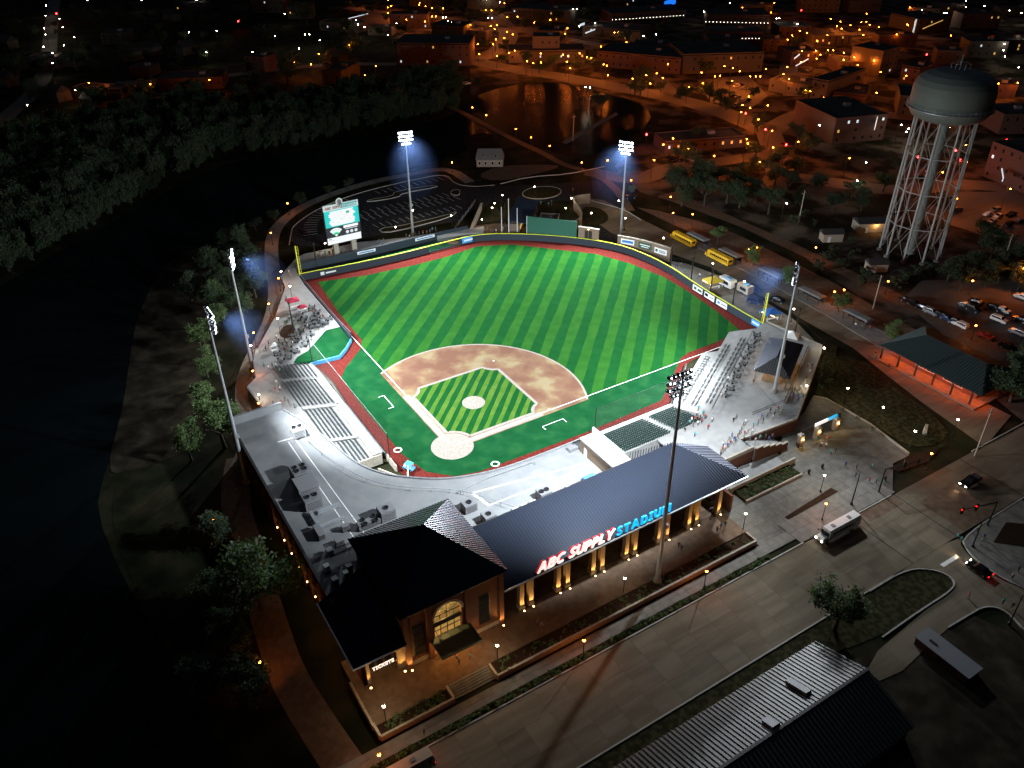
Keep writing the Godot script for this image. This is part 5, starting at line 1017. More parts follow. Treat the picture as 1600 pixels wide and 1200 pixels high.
	for i in 8: piece("deck_seam", bx(Vector3(-31.0 + i * 0.95, 5.2, 53.4), Vector3(0.06, 0.06, 4.6)), M.dark_bronze, can)
	for x in [-30.0, -27.7, -25.4]:
		var dl := part("downlight", can, Vector3(x, 4.76, 53.6))
		piece("lamp", MB.new().ball(Vector3.ZERO, Vector3(0.16, 0.08, 0.16), 10, 4).mesh(), M.warm_lamp, dl)
		omni(dl, Vector3(0, -0.02, 0), Color(1.0, 0.66, 0.30), 8.0, 0.06)
	# ticket wing
	var tk := part("ticket_wing", t)
	piece("side_wall", bx(Vector3(-43.3, 4.5, 44.7), Vector3(0.6, 7.0, 12.0)), M.brick, tk)
	piece("front_wall", facade(pts([-43.6, 1, -42.4, 1, -42.4, 5.6, -40.0, 6.9, -37.4, 5.6, -37.4, 1, -35.9, 1, -35.9, 8, -43.6, 8]), 50.1, 50.7), M.tan_brick, tk)
	piece("ticket_window", bx(Vector3(-39.9, 3.0, 48.6), Vector3(5.4, 4.0, 0.3)), M.dark_brick, tk)
	for i in 3:
		piece("window_pane", bx(Vector3(-41.4 + i * 1.5, 2.9, 48.8), Vector3(1.1, 1.3, 0.06)), M.dark_glass, tk)
		var sl := part("wall_light", tk, Vector3(-41.5 + i * 1.6, 7.0 - absf(i - 1) * 0.3, 50.95))
		piece("lamp", MB.new().ball(Vector3.ZERO, Vector3(0.14, 0.18, 0.14), 8, 5).mesh(), M.warm_lamp, sl)
		omni(sl, Vector3.ZERO, Color(1.0, 0.75, 0.42), 3.5, 0.1)
	slope(tk, "roof", [Vector3(-45.3, 8.0, 36.0), Vector3(-45.3, 8.0, 52.0), Vector3(-36.8, 12.2, 44.0), Vector3(-36.8, 12.2, 36.0)], 0.62, M.standing_seam, M.seam_rib)
	slope(tk, "roof", [Vector3(-45.3, 8.0, 52.0), Vector3(-36.0, 8.0, 52.0), Vector3(-36.0, 12.2, 44.0), Vector3(-36.8, 12.2, 44.0)], 0.62, M.standing_seam, M.seam_rib)
	piece("gutter", MB.new().box(Vector3(-40.6, 7.9, 52.1), Vector3(9.4, 0.2, 0.2)).box(Vector3(-45.4, 7.9, 44), Vector3(0.2, 0.2, 16.4)).mesh(), M.galvanised, tk)
	piece("soffit", bx(Vector3(-40.6, 7.85, 44.0), Vector3(9.2, 0.14, 15.6)), M.dark_bronze, tk)
	for x in [-42.9, -36.7]: uplight(tk, Vector3(x, 1.0, 51.7), Vector3(0, 0, -0.6), 34.0)
	# press lift house on the roof
	var lh := part("lift_house", t)
	piece("wall", bx(Vector3(19.2, 10.6, 32.3), Vector3(4.2, 3.4, 11.4)), M.tan_brick, lh)
	piece("roof_cap", bx(Vector3(19.2, 12.45, 32.3), Vector3(4.7, 0.3, 11.9)), M.concourse, lh)
	piece("door", bx(Vector3(17.05, 10.0, 28.5), Vector3(0.1, 2.1, 1.0)), M.white_metal, lh)
	piece("stair_block", bx(Vector3(16.0, 9.4, 25.3), Vector3(2.2, 0.8, 1.2)), M.unit_grey, lh)
	# guard rail on the flat roof
	var gr := thing("roof_guard_rail", "thin grey guard rail with short posts across the flat roof", "railing")
	for line in [smooth(pts([-31.1, -12, -31.0, -4, -26.5, 11.3, -20, 18.6, -13, 23.2, -9.5, 27.0, -4.1, 35.7]), 2, false), pts([-11.1, 25.1, -4, 24.6, 6.5, 25.2])]:
		var rr := MB.new(); var pp := MB.new()
		rail(rr, line, 0.08, 9.95, 10.05)
		for i in range(0, line.size(), 2): pp.box(Vector3(line[i].x, 9.5, line[i].y), Vector3(0.1, 1.0, 0.1))
		piece("rail", rr.mesh(), M.galvanised, gr); piece("post", pp.mesh(), M.galvanised, gr)
	unit(Vector3(-31.9, 9, -11.6), Vector3(2.8, 1.9, 3.4), M.unit_light, "white rooftop unit by the screen wall at the roof's far end", 2)
	unit(Vector3(-36.4, 9, 3.2), Vector3(3.6, 2.4, 4.0), M.unit_grey, "big grey rooftop unit with four black fans", 4)
	unit(Vector3(-36.9, 9, 8.0), Vector3(4.2, 2.6, 4.2), M.unit_grey, "plain grey rooftop unit coupled to the four-fan unit", 0)
	unit(Vector3(-37.4, 9, 12.4), Vector3(3.4, 2.2, 3.0), M.unit_grey, "low grey rooftop unit between the ducts", 2)
	unit(Vector3(-30.2, 9, 23.8), Vector3(4.6, 1.2, 1.4), M.unit_grey, "long low unit with fans beside the tower roof", 4)
	unit(Vector3(-26.4, 9, 23.4), Vector3(3.0, 2.2, 2.6), M.unit_grey, "dark square unit with one fan beside the tower roof", 1)
	unit(Vector3(-11.9, 9, 30.0), Vector3(2.6, 1.7, 2.2), M.unit_grey, "grey unit with one fan on the roof between tower and hall", 1)
	unit(Vector3(-10.3, 9, 34.8), Vector3(2.4, 1.6, 2.2), M.unit_grey, "grey unit in the corner where tower meets hall", 1)
	for i in 3: unit(Vector3(-5.0 + i * 2.0, 9, 36.0), Vector3(1.3, 1.3, 0.8), M.unit_light, "small white condenser in the row against the hall roof", 0)
	unit(Vector3(2.3, 9, 34.9), Vector3(2.6, 1.7, 2.2), M.unit_grey, "grey unit with two fans behind the hall roof ridge", 2)
	unit(Vector3(7.2, 9, 36.0), Vector3(0.9, 1.5, 0.9), M.unit_light, "single upright white condenser behind the hall roof ridge", 0)
	unit(Vector3(13.0, 9, 35.6), Vector3(2.6, 0.9, 1.6), M.sky_board, "pale blue box on the roof beside the lift house", 0)
	for u in [[-39.2, 21.1, 1.2, 3.6], [-36.9, 25.6, 1.6, 1.2], [-39.4, 27.0, 1.2, 1.2], [-41.3, 30.5, 1.0, 1.0], [-37.9, 32.6, 1.1, 0.9], [-41.2, 34.2, 1.1, 1.1], [-39.0, 33.8, 0.9, 0.9], [-37.7, 35.4, 0.8, 0.8], [-34.5, 22.5, 1.4, 1.0]]:
		unit(Vector3(u[0], 9, u[1]), Vector3(u[2], 1.1, u[3]), M.unit_light if u[2] < 1.05 else M.unit_grey, "small pale kitchen fan housing in the cluster at the street end of the roof", 0)
	for d in [[-35.2, 15.6, 4.5, 0.6, 0.7], [-38.6, 16.6, 0.7, 0.6, 4.0], [-36.2, 19.6, 5.2, 0.5, 0.6], [-33.6, 27.6, 5.5, 0.5, 0.7]]:
		var duct := thing("roof_duct", "rectangular grey duct lying on the flat roof among the units", "duct", Vector3(d[0], 9, d[1]), 0.0, "ducts on the flat roof")
		piece("casing", bx(Vector3(0, 0.55, 0), Vector3(d[2], d[3], d[4])), M.galvanised, duct)
		piece("support", MB.new().box(Vector3(-d[2] * 0.4, 0.12, 0), Vector3(0.15, 0.25, 0.5)).box(Vector3(d[2] * 0.4, 0.12, 0), Vector3(0.15, 0.25, 0.5)).mesh(), M.dark_bronze, duct)
	# signs
	var s1 := thing("roof_sign", "large slanted white letters with red edges reading ABC SUPPLY on the roof edge", "sign", Vector3(-10.4, 9.75, 51.75))
	var w1 := letters(s1, "ABC SUPPLY", 2.15, 0.25, 0.24, M.letter_white, M.letter_red, 0.22)
	piece("sign_rail", bx(Vector3(w1 / 2, -0.15, -0.1), Vector3(w1, 0.14, 0.14)), M.dark_bronze, s1)
	var s2 := thing("roof_sign", "glowing cyan letters reading STADIUM on the roof edge", "sign", Vector3(7.4, 9.75, 51.75))
	var w2 := letters(s2, "STADIUM", 2.0, 0.25, 0.42, M.letter_cyan, null, 0.0)
	piece("sign_rail", bx(Vector3(w2 / 2, -0.15, -0.1), Vector3(w2, 0.14, 0.14)), M.dark_bronze, s2)
	var s3 := thing("ticket_sign", "white glowing letters reading TICKETS over the ticket arch", "sign", Vector3(-42.0, 4.1, 51.0))
	letters(s3, "TICKETS", 0.75, 0.12, 0.07, M.letter_white, null, 0.0)
	piece("sign_bar", bx(Vector3(2.0, -0.1, -0.1), Vector3(4.6, 0.1, 0.1)), M.dark_bronze, s3)

func stands() -> void:
	# third-base grandstand: stepped concrete with a long bench on each step
	var gs := thing("third_base_grandstand", "pale concrete grandstand with long dark benches along the third-base side", "grandstand")
	var secs := [[-52.0, -44.2, 9, -16.0], [-43.4, -30.2, 9, -16.8], [-29.0, -14.6, 7, -18.2], [-13.6, -3.4, 7, -18.2]]
	for s in secs:
		var sec := part("section", gs)
		var steps := MB.new()
		for r in s[2]:
			var x: float = s[3] - r * 1.02
			var y: float = 0.95 + r * 0.24
			steps.box(Vector3(x - 0.51, y / 2, (s[0] + s[1]) / 2), Vector3(1.02, y, s[1] - s[0]))
			var b := MB.new()
			b.box(Vector3(x - 0.62, y + 0.42, (s[0] + s[1]) / 2), Vector3(0.44, 0.06, s[1] - s[0] - 0.2))
			b.box(Vector3(x - 0.78, y + 0.66, (s[0] + s[1]) / 2), Vector3(0.05, 0.22, s[1] - s[0] - 0.2))
			var z: float = s[0] + 0.5
			while z < s[1]:
				b.box(Vector3(x - 0.66, y + 0.2, z), Vector3(0.24, 0.4, 0.08))
				z += 1.9
			piece("bench", b.mesh(), M.bench_grey, sec)
		piece("step", steps.mesh(), M.concourse, sec)
	var fill := MB.new()
	for z in [[-44.2, -43.4], [-30.2, -29.0], [-14.6, -13.6]]:
		for r in 18: fill.box(Vector3(-16.5 - r * 0.51, (0.95 + r * 0.12) / 2, (z[0] + z[1]) / 2), Vector3(0.51, 0.95 + r * 0.12, z[1] - z[0]))
	piece("aisle_steps", fill.mesh(), M.concourse, gs)
	piece("concourse", MB.new().prism(pts([-24.9, -52, -25.6, -30, -25.2, -3.4, -25.4, 3, -43, -2, -43, -22, -33.3, -27.6, -34.2, -46.2, -30.9, -49.4, -28.7, -58.4, -26.4, -63.8, -23, -56]), 0, 2.98).mesh(), M.concourse, gs)
	piece("front_walk", MB.new().prism(pts([-14.9, -52, -16.0, -52, -16.8, -43, -17, -30, -18.2, -29, -18.2, -3.4, -17.4, -3.4, -16.8, -27.5, -14.9, -28.5]), 0, 0.95).mesh(), M.concourse, gs)
	piece("end_wall", MB.new().box(Vector3(-20.5, 1.3, -3.2), Vector3(8.5, 2.6, 0.3)).mesh(), M.cast_stone, gs)
	var rl := MB.new()
	rail(rl, pts([-33.4, -27.6, -34.3, -46.2, -31.0, -49.4, -28.8, -58.4, -26.4, -63.8, -15.7, -80.4, -10.6, -90.1, -6.8, -97.5]), 0.08, 3.95, 4.05)
	rail(rl, pts([-33.4, -27.6, -34.3, -46.2, -31.0, -49.4, -28.8, -58.4, -26.4, -63.8, -15.7, -80.4, -10.6, -90.1, -6.8, -97.5]), 0.05, 3.45, 3.5)
	piece("guard_rail", rl.mesh(), M.black_metal, gs)
	# dugouts sunk behind the field wall
	for k in [["third-base", Vector3(-15.9, 0, -16.2), 0.0, 23.0], ["first-base", Vector3(15, 0, 16.2), PI / 2, 27.0]]:
		var d := thing("dugout", "low dugout with a flat pale roof beside the %s line" % k[0], "dugout", k[1], k[2], "dugouts")
		piece("roof", bx(Vector3(-0.6, 1.75, 0), Vector3(2.4, 0.2, k[3])), M.concourse, d)
		piece("back_wall", bx(Vector3(-1.6, 0.85, 0), Vector3(0.2, 1.6, k[3])), M.cast_stone, d)
		piece("bench", bx(Vector3(-1.1, 0.45, 0), Vector3(0.5, 0.08, k[3] - 1)), M.wood, d)
		var r := MB.new()
		for i in 13: r.tube(Vector3(1.0, 0, -k[3] / 2 + i * k[3] / 12), Vector3(1.0, 1.25, -k[3] / 2 + i * k[3] / 12), 0.05, 0.05, 6)
		r.box(Vector3(1.0, 1.25, 0), Vector3(0.12, 0.12, k[3]))
		piece("rail", r.mesh(), M.galvanised, d)
		piece("rail_pad", bx(Vector3(1.06, 0.75, 0), Vector3(0.08, 0.7, k[3])), M.seat_green, d)
	var tun := thing("field_gate", "open white ramp walls of the service gate beside the third-base dugout", "gate")
	piece("ramp_wall", MB.new().box(Vector3(-14.9, 0.9, -1.0), Vector3(0.3, 1.8, 5)).mesh(), M.cast_stone, tun)
	piece("ramp_wall", MB.new().box(Vector3(-17.0, 0.9, 3.2), Vector3(0.3, 1.8, 7), Basis(Vector3.UP, 0.5)).mesh(), M.cast_stone, tun)
	piece("leaf", MB.new().box(Vector3(-13.6, 0.8, 4.6), Vector3(0.2, 1.6, 6.5), Basis(Vector3.UP, -0.45)).mesh(), M.white_paint, tun)
	# field wall along the foul lines
	for k in [["third-base", pts([-14.7, -1.5, -14.7, -29, -14.0, -40, -15.2, -51.8])], ["first-base", pts([-6, 14.2, 0, 14.8, 53.6, 14.8, 69.5, 2.6])]]:
		var w := thing("field_wall", "low concrete wall between field and seats on the %s side" % k[0], "wall", Vector3.ZERO, 0.0, "low walls beside the foul ground")
		var b := MB.new()
		rail(b, k[1], 0.25, 0, 0.95)
		piece("panel", b.mesh(), M.cast_stone, w)
		b = MB.new()
		rail(b, k[1], 0.3, 0.95, 1.05)
		piece("cap", b.mesh(), M.seat_green, w)
	# protective nets
	var net := mat("net_cord", Color(0.2, 0.22, 0.22, 0.10), 0.9)
	net.transparency = BaseMaterial3D.TRANSPARENCY_ALPHA
	for k in [["third-base", Vector2(-14.9, -52), Vector2(-14.9, -2)], ["first-base", Vector2(30, 15.0), Vector2(54, 15.0)]]:
		var n := thing("protective_net", "thin see-through net on slim cables along the %s side" % k[0], "net", Vector3.ZERO, 0.0, "protective nets")
		var d: Vector2 = k[2] - k[1]
		piece("netting", MB.new().box(Vector3((k[1].x + k[2].x) / 2, 4.8, (k[1].y + k[2].y) / 2), Vector3(d.length(), 7.4, 0.02), Basis(Vector3.UP, -d.angle())).mesh(), net, n)
		var c := MB.new()
		c.tube(Vector3(k[1].x, 8.5, k[1].y), Vector3(k[2].x, 8.5, k[2].y), 0.03, 0.03, 5)
		piece("cable", c.mesh(), M.galvanised if k[0] == "third-base" else M.black_metal, n)
		for e in [k[1], k[2]]: piece("post", MB.new().tube(Vector3(e.x, 0, e.y), Vector3(e.x, 8.6, e.y), 0.12, 0.1, 8).mesh(), M.black_metal, n)
	# left-field terrace, berm with its blue wall
	structure("terrace", MB.new().prism(pts([-26.3, -64, -15.7, -80.4, -10.6, -90.1, -6.8, -97.5, -5.7, -105.9, 3.3, -116.5, 6.9, -118.4, 26.2, -117.5, 42, -112.4, 55.9, -110, 70, -106, 67, -101.5, 50, -108.4, 30, -108.4, 14, -109, 0.6, -109.6, -0.4, -104, -1.2, -96, -1.7, -68, -1.9, -64.4, -6, -64.6, -11, -59.8, -14.4, -56.5, -17.7, -55, -19.5, -53, -19.9, -52, -23, -52, -28.7, -58.4]), 0, 2.2), M.concourse)
	var berm := MB.new()
	var hi := pts([-1.9, -64.2, -6.0, -64.4, -11.0, -59.6, -14.4, -56.3, -17.7, -54.8, -19.4, -52.8, -19.6, -52.1])
	var lo := pts([-1.6, -58.2, -4.4, -54.6, -7.6, -51.4, -9.8, -51.2, -12, -51.5, -14, -51.7, -15.5, -52.0])
	for i in hi.size() - 1:
		berm.up_tri(Vector3(hi[i].x, 2.24, hi[i].y), Vector3(hi[i + 1].x, 2.24, hi[i + 1].y), Vector3(lo[i].x, 1.0, lo[i].y))
		berm.up_tri(Vector3(hi[i + 1].x, 2.24, hi[i + 1].y), Vector3(lo[i + 1].x, 1.0, lo[i + 1].y), Vector3(lo[i].x, 1.0, lo[i].y))
	structure("grass_berm", berm, M.grass_foul)
	var bwall := thing("berm_wall", "bright blue padded wall at the foot of the grass berm", "wall")
	for s in [pts([-1.3, -58.0, -4.2, -54.3]), pts([-4.2, -54.3, -7.5, -51.1]), pts([-7.5, -51.1, -15.4, -51.8])]:
		var b := MB.new()
		rail(b, s, 0.3, 0, 1.15)
		piece("pad", b.mesh(), M.sky_board, bwall)
	var lfw := thing("terrace_wall", "long dark wall along the left-field line below the terrace", "wall")
	var lb := MB.new()
	rail(lb, pts([-1.1, -58.2, -1.2, -68, -0.6, -96, -0.1, -103]), 0.3, 0, 2.3)
	piece("panel", lb.mesh(), M.wall_pad, lfw)
	lb = MB.new()
	rail(lb, pts([-1.1, -58.2, -1.2, -68, -0.6, -96, -0.1, -103]), 0.06, 3.1, 3.16)
	piece("rail", lb.mesh(), M.galvanised, lfw)
	structure("tree_bed", MB.new().prism(smooth(pts([-18.5, -69, -15.2, -74, -12.8, -72.5, -13.5, -68.5, -17, -65.5]), 2), 2.2, 2.3), M.mulch)
	# patio tables with chairs
	var k := 0
	for p in TABLES:
		var t: Node3D
		if k == 0:
			t = thing("patio_table", "round patio table with four chairs on the left-field terrace", "table", Vector3.ZERO, 0.0, "patio tables on the left-field terrace")
			piece("table_top", MB.new().lathe(Vector3.ZERO, [[0.0, 0.70], [0.6, 0.70], [0.6, 0.75], [0.0, 0.75]], 16).mesh(), M.seat_grey, t)
			piece("pedestal", MB.new().lathe(Vector3.ZERO, [[0.35, 0], [0.3, 0.06], [0.06, 0.08], [0.06, 0.7]], 10).mesh(), M.black_metal, t)
			for c in 4:
				var ch := part("chair", t, Vector3(0.92, 0, 0).rotated(Vector3.UP, c * PI / 2 + 0.3), c * PI / 2 + 0.3)
				piece("seat", bx(Vector3(0, 0.45, 0), Vector3(0.46, 0.06, 0.46)), M.seat_grey, ch)
				piece("backrest", bx(Vector3(0.25, 0.7, 0), Vector3(0.05, 0.5, 0.48)), M.black_metal, ch)
				var lg := MB.new()
				for sx in [-0.2, 0.2]:
					for sz in [-0.2, 0.2]: lg.box(Vector3(sx, 0.21, sz), Vector3(0.05, 0.42, 0.05))
				piece("legs", lg.mesh(), M.black_metal, ch)
			t.position = Vector3(p[0], 2.2, p[1])
			M.table0 = t
		else:
			t = copy(M.table0, "patio_table", "", Vector3(p[0], 2.2, p[1]), k * 1.3)
		k += 1
	tent(Vector3(-9.2, 2.2, -83.0), 3.6, 3.0, 2.6, 0.5, M.red_cloth, "crimson pop-up tent on the left-field terrace", 0)
	tent(Vector3(-7.6, 2.2, -79.4), 2.4, 1.8, 1.6, 0.5, M.red_cloth, "small crimson canopy over a counter on the left-field terrace", 0)
	tent(Vector3(-22.3, 2.2, -61.0), 1.8, 1.4, 2.3, 0.4, M.white_board, "white square canopy over a cart beside the terrace rail", 0)
	# first-base box seats
	var bs := thing("box_seats", "block of dark green folding seats on the first-base side", "seating")
	for sec in [[29.6, 43.6], [44.8, 53.0]]:
		var so := part("section", bs)
		for r in 12:
			var z := 16.2 + r * 0.86; var y := 1.0 + r * 0.2
			piece("step", bx(Vector3((sec[0] + sec[1]) / 2, y / 2, z + 0.43), Vector3(sec[1] - sec[0], y, 0.86)), M.concourse, so)
			var row := MB.new()
			var x: float = sec[0] + 0.45
			while x < sec[1] - 0.3:
				row.box(Vector3(x, y + 0.44, z + 0.40), Vector3(0.46, 0.07, 0.40)); row.box(Vector3(x, y + 0.68, z + 0.62), Vector3(0.46, 0.44, 0.06)); row.box(Vector3(x, y + 0.2, z + 0.5), Vector3(0.08, 0.4, 0.2))
				x += 0.56
			piece("seat_row", row.mesh(), M.seat_green, so)
	var asl := MB.new()
	for r in 24: asl.box(Vector3(44.2, (0.9 + r * 0.1) / 2, 16.2 + r * 0.43), Vector3(1.2, 0.9 + r * 0.1, 0.43))
	piece("aisle_steps", asl.mesh(), M.concourse, bs)
	piece("curb", MB.new().box(Vector3(41, 1.0, 15.5), Vector3(24, 1.0, 0.5)).box(Vector3(29.2, 1.9, 21), Vector3(0.4, 3.6, 11.5)).mesh(), M.white_paint, bs)
	# right-field terrace in tiers turned with the foul corner
	var O := Vector2(56.8, 25.1); var A := Vector2(0.8536, -0.5210); var B := Vector2(0.5210, 0.8536)
	var turn := -A.angle()
	var rt := thing("right_field_terrace", "stepped pale concrete terrace above the right-field corner", "terrace")
	piece("deck", MB.new().prism(pts([56.8, 25.1, 93.5, 2.7, 99.2, 0.6, 101.2, 1.0, 103.8, 18.1, 100.3, 20.7, 71.8, 38.2, 54.9, 36.9, 54.6, 41, 47.3, 41, 38.9, 40.4, 38.9, 26.6, 54, 26.6]), 3.1, 3.5).mesh(), M.concourse, rt)
	var rw := MB.new()
	rail(rw, pts([101.1, 1.2, 103.6, 18.0, 100.2, 20.5, 71.8, 38.0, 54.9, 36.8]), 0.3, 0, 3.1)
	rail(rw, pts([54.7, 40.9, 47.3, 40.9, 38.9, 40.3]), 0.3, 0, 3.1)
	piece("brick_wall", rw.mesh(), M.brick, rt)
	rw = MB.new()
	rail(rw, pts([101.1, 1.2, 103.6, 18.0, 100.2, 20.5, 71.8, 38.0, 54.9, 36.8]), 0.5, 3.5, 3.75)
	rail(rw, pts([54.7, 40.9, 47.3, 40.9, 40, 40.4]), 0.5, 3.5, 4.3)
	piece("coping", rw.mesh(), M.cast_stone, rt)
	var tiers := [[-10.3, -6.5, 1.0, 1.5, 30], [-6.5, -3.4, 1.8, 0.5, 43], [-3.4, 0.0, 2.6, -1.0, 44]]
	for ti in tiers:
		var p0: Vector2 = O + A * ti[3] + B * ti[0]; var p1: Vector2 = O + A * ti[4] + B * ti[0]
		var p2: Vector2 = O + A * (ti[4] + 3.0) + B * ti[1]; var p3: Vector2 = O + A * ti[3] + B * ti[1]
		piece("tier", MB.new().prism(PackedVector2Array([p0, p1, p2, p3]), 0, ti[2]).mesh(), M.concourse, rt)
	var er := MB.new()
	rail(er, PackedVector2Array([O + A * 0.5 + B * 0.1, O + A * 43.5 + B * 0.1]), 0.08, 4.4, 4.5)
	rail(er, PackedVector2Array([O + A * 0.5 + B * 0.1, O + A * 43.5 + B * 0.1]), 0.05, 3.9, 3.95)
	piece("guard_rail", er.mesh(), M.black_metal, rt)
	er = MB.new()
	for seg in [pts([99.1, 17.2, 74.3, 31.9, 63.8, 31.6])]:
		rail(er, seg, 0.08, 4.5, 4.6); rail(er, seg, 0.05, 3.9, 4.0)
		for i in 14:
			var q: Vector2 = seg[0].lerp(seg[1], i / 13.0)
			er.box(Vector3(q.x, 4.0, q.y), Vector3(0.08, 1.0, 0.08))
	piece("walk_rail", er.mesh(), M.black_metal, rt)
	piece("upper_wall", MB.new().box(Vector3(87, 3.75, 24.8), Vector3(29, 0.5, 0.3), Basis(Vector3.UP, 0.535)).mesh(), M.wood, rt)
	# groups of swivel seats at counters
	for i in 13:
		for row in 2:
			if row == 0 and i > 11: continue
			var c: Vector2 = O + A * (4.0 + i * 2.75 + row * 1.1) + B * (-4.9 if row == 0 else -1.7)
			var s: Node3D
			if not M.has("block0"):
				s = thing("seat_block", "block of six dark slatted seats on the right-field tiers", "seats", Vector3.ZERO, 0.0, "seat blocks on the right-field tiers")
				for a in 3:
					for e in 2:
						var ch := part("seat", s, Vector3(-0.6 + a * 0.6, 0, -0.45 + e * 0.9))
						piece("pan", bx(Vector3(0, 0.45, 0), Vector3(0.5, 0.06, 0.5)), M.seat_grey, ch)
						piece("backrest", bx(Vector3(0, 0.72, 0.24), Vector3(0.5, 0.5, 0.06)), M.seat_grey, ch)
						piece("post", bx(Vector3(0, 0.21, 0), Vector3(0.1, 0.42, 0.1)), M.black_metal, ch)
				M.block0 = s
				s.position = Vector3(c.x, 1.8 if row == 0 else 2.6, c.y); s.rotation.y = turn
			else:
				copy(M.block0, "seat_block", "", Vector3(c.x, 1.8 if row == 0 else 2.6, c.y), turn)
	for i in 9:
		var c: Vector2 = O + A * (5.5 + i * 2.6) + B * -8.2
		var s: Node3D
		if i == 0:
			s = thing("loge_counter", "horseshoe counter with stools on the lowest right-field tier", "counter", Vector3(c.x, 1.0, c.y), turn, "counters on the lowest right-field tier")
			piece("counter", MB.new().box(Vector3(0, 0.9, 0.6), Vector3(1.7, 0.08, 0.4)).box(Vector3(-0.75, 0.9, 0), Vector3(0.25, 0.08, 1.2)).box(Vector3(0.75, 0.9, 0), Vector3(0.25, 0.08, 1.2)).mesh(), M.seat_grey, s)
			piece("leg", bx(Vector3(-0.75, 0.45, -0.5), Vector3(0.1, 0.9, 0.1)), M.black_metal, s)
			piece("leg", bx(Vector3(0.75, 0.45, -0.5), Vector3(0.1, 0.9, 0.1)), M.black_metal, s)
			piece("leg", bx(Vector3(0, 0.45, 0.7), Vector3(0.1, 0.9, 0.1)), M.black_metal, s)
			M.loge0 = s
		else: copy(M.loge0, "loge_counter", "", Vector3(c.x, 1.0, c.y), turn)
	for i in 11:
		var c: Vector2 = O + A * (8.0 + i * 3.3) + B * (1.5 + 0.25 * (i % 2))
		copy(M.table0, "patio_table", "square-set patio table with four chairs by the rail of the right-field terrace", Vector3(c.x, 3.5, c.y), turn + i * 0.7, "patio tables on the right-field terrace")
	# concession pavilion with a hipped metal roof
	var pv := thing("concession_pavilion", "open pavilion with a slate-grey hipped metal roof on the right-field terrace", "pavilion", Vector3(84.4, 3.5, 20.0), turn)
	var hw := 9.2; var hd := 4.5
	var ec := [Vector3(-hw, 3.6, hd), Vector3(hw, 3.6, hd), Vector3(hw, 3.6, -hd), Vector3(-hw, 3.6, -hd)]
	var r0 := Vector3(-hw + 4.6, 6.4, 0); var r1 := Vector3(hw - 4.6, 6.4, 0)
	slope(pv, "roof", [ec[0], ec[1], r1, r0], 0.6, M.pavilion_metal, M.seam_rib)
	slope(pv, "roof", [ec[1], ec[2], r1, r1], 0.6, M.pavilion_metal, M.seam_rib)
	slope(pv, "roof", [ec[2], ec[3], r0, r1], 0.6, M.pavilion_metal, M.seam_rib)
	slope(pv, "roof", [ec[3], ec[0], r0, r0], 0.6, M.zinc_roof, M.seam_rib)
	for sx in [-8.4, -2.8, 2.8, 8.4]:
		for sz in [-3.8, 3.8]: piece("post", bx(Vector3(sx, 1.8, sz), Vector3(0.3, 3.6, 0.3)), M.tan_brick, pv)
	piece("counter", MB.new().box(Vector3(0, 0.55, 0), Vector3(14, 1.1, 4.6)).mesh(), M.wood, pv)
	piece("kitchen_wall", bx(Vector3(2.0, 2.0, 0), Vector3(9.5, 1.8, 3.0)), M.tan_brick, pv)
	for sx in [-6.4, 0.0, 6.4]:
		for sz in [-3.3, 3.3]:
			var hl := part("ceiling_light", pv, Vector3(sx, 3.2, sz))
			piece("lamp", MB.new().ball(Vector3.ZERO, Vector3(0.18, 0.1, 0.18), 8, 4).mesh(), M.warm_lamp, hl)
			omni(hl, Vector3.ZERO, Color(1.0, 0.74, 0.42), 3.0, 0.08)
	tent(Vector3(101.0, 0.3, 10.0), 3.8, 3.6, 3.4, 1.3, M.white_board, "white peaked canopy tent behind the right-field pavilion", turn)
	# stairs down to the gate and planter in front
	var st := thing("gate_stairs", "broad concrete stairs with stepped brick side walls going down to the street gate", "stairs")
	for i in 18: piece("step", bx(Vector3(55.6 + i * 0.55, (3.3 - i * 0.18) / 2, 39.6), Vector3(0.55, 3.3 - i * 0.18, 3.6)), M.concourse, st)
	for i in 5:
		piece("side_wall", bx(Vector3(55.8 + i * 2.1, (4.2 - i * 0.6) / 2, 41.75), Vector3(2.1, 4.2 - i * 0.6, 0.45)), M.brick, st)
		piece("coping", bx(Vector3(55.8 + i * 2.1, 4.28 - i * 0.6, 41.75), Vector3(2.1, 0.16, 0.6)), M.cast_stone, st)
	var pl := thing("ramp_planter", "raised stone planter with clipped grass along the ramp beside the hall", "planter")
	piece("wall", MB.new().box(Vector3(52.5, 0.8, 46.6), Vector3(20.0, 1.6, 0.4)).mesh(), M.cast_stone, pl)
	piece("wall", MB.new().box(Vector3(52.0, 0.35, 50.6), Vector3(17.0, 0.7, 0.35)).mesh(), M.cast_stone, pl)
	piece("bed", MB.new().box(Vector3(52.0, 0.3, 48.6), Vector3(16.8, 0.6, 3.6)).mesh(), M.lawn, pl)
	piece("ramp", MB.new().box(Vector3(52, 0.6, 44.0), Vector3(20, 0.1, 4.6), Basis(Vector3.BACK, -0.06)).mesh(), M.concourse, pl)

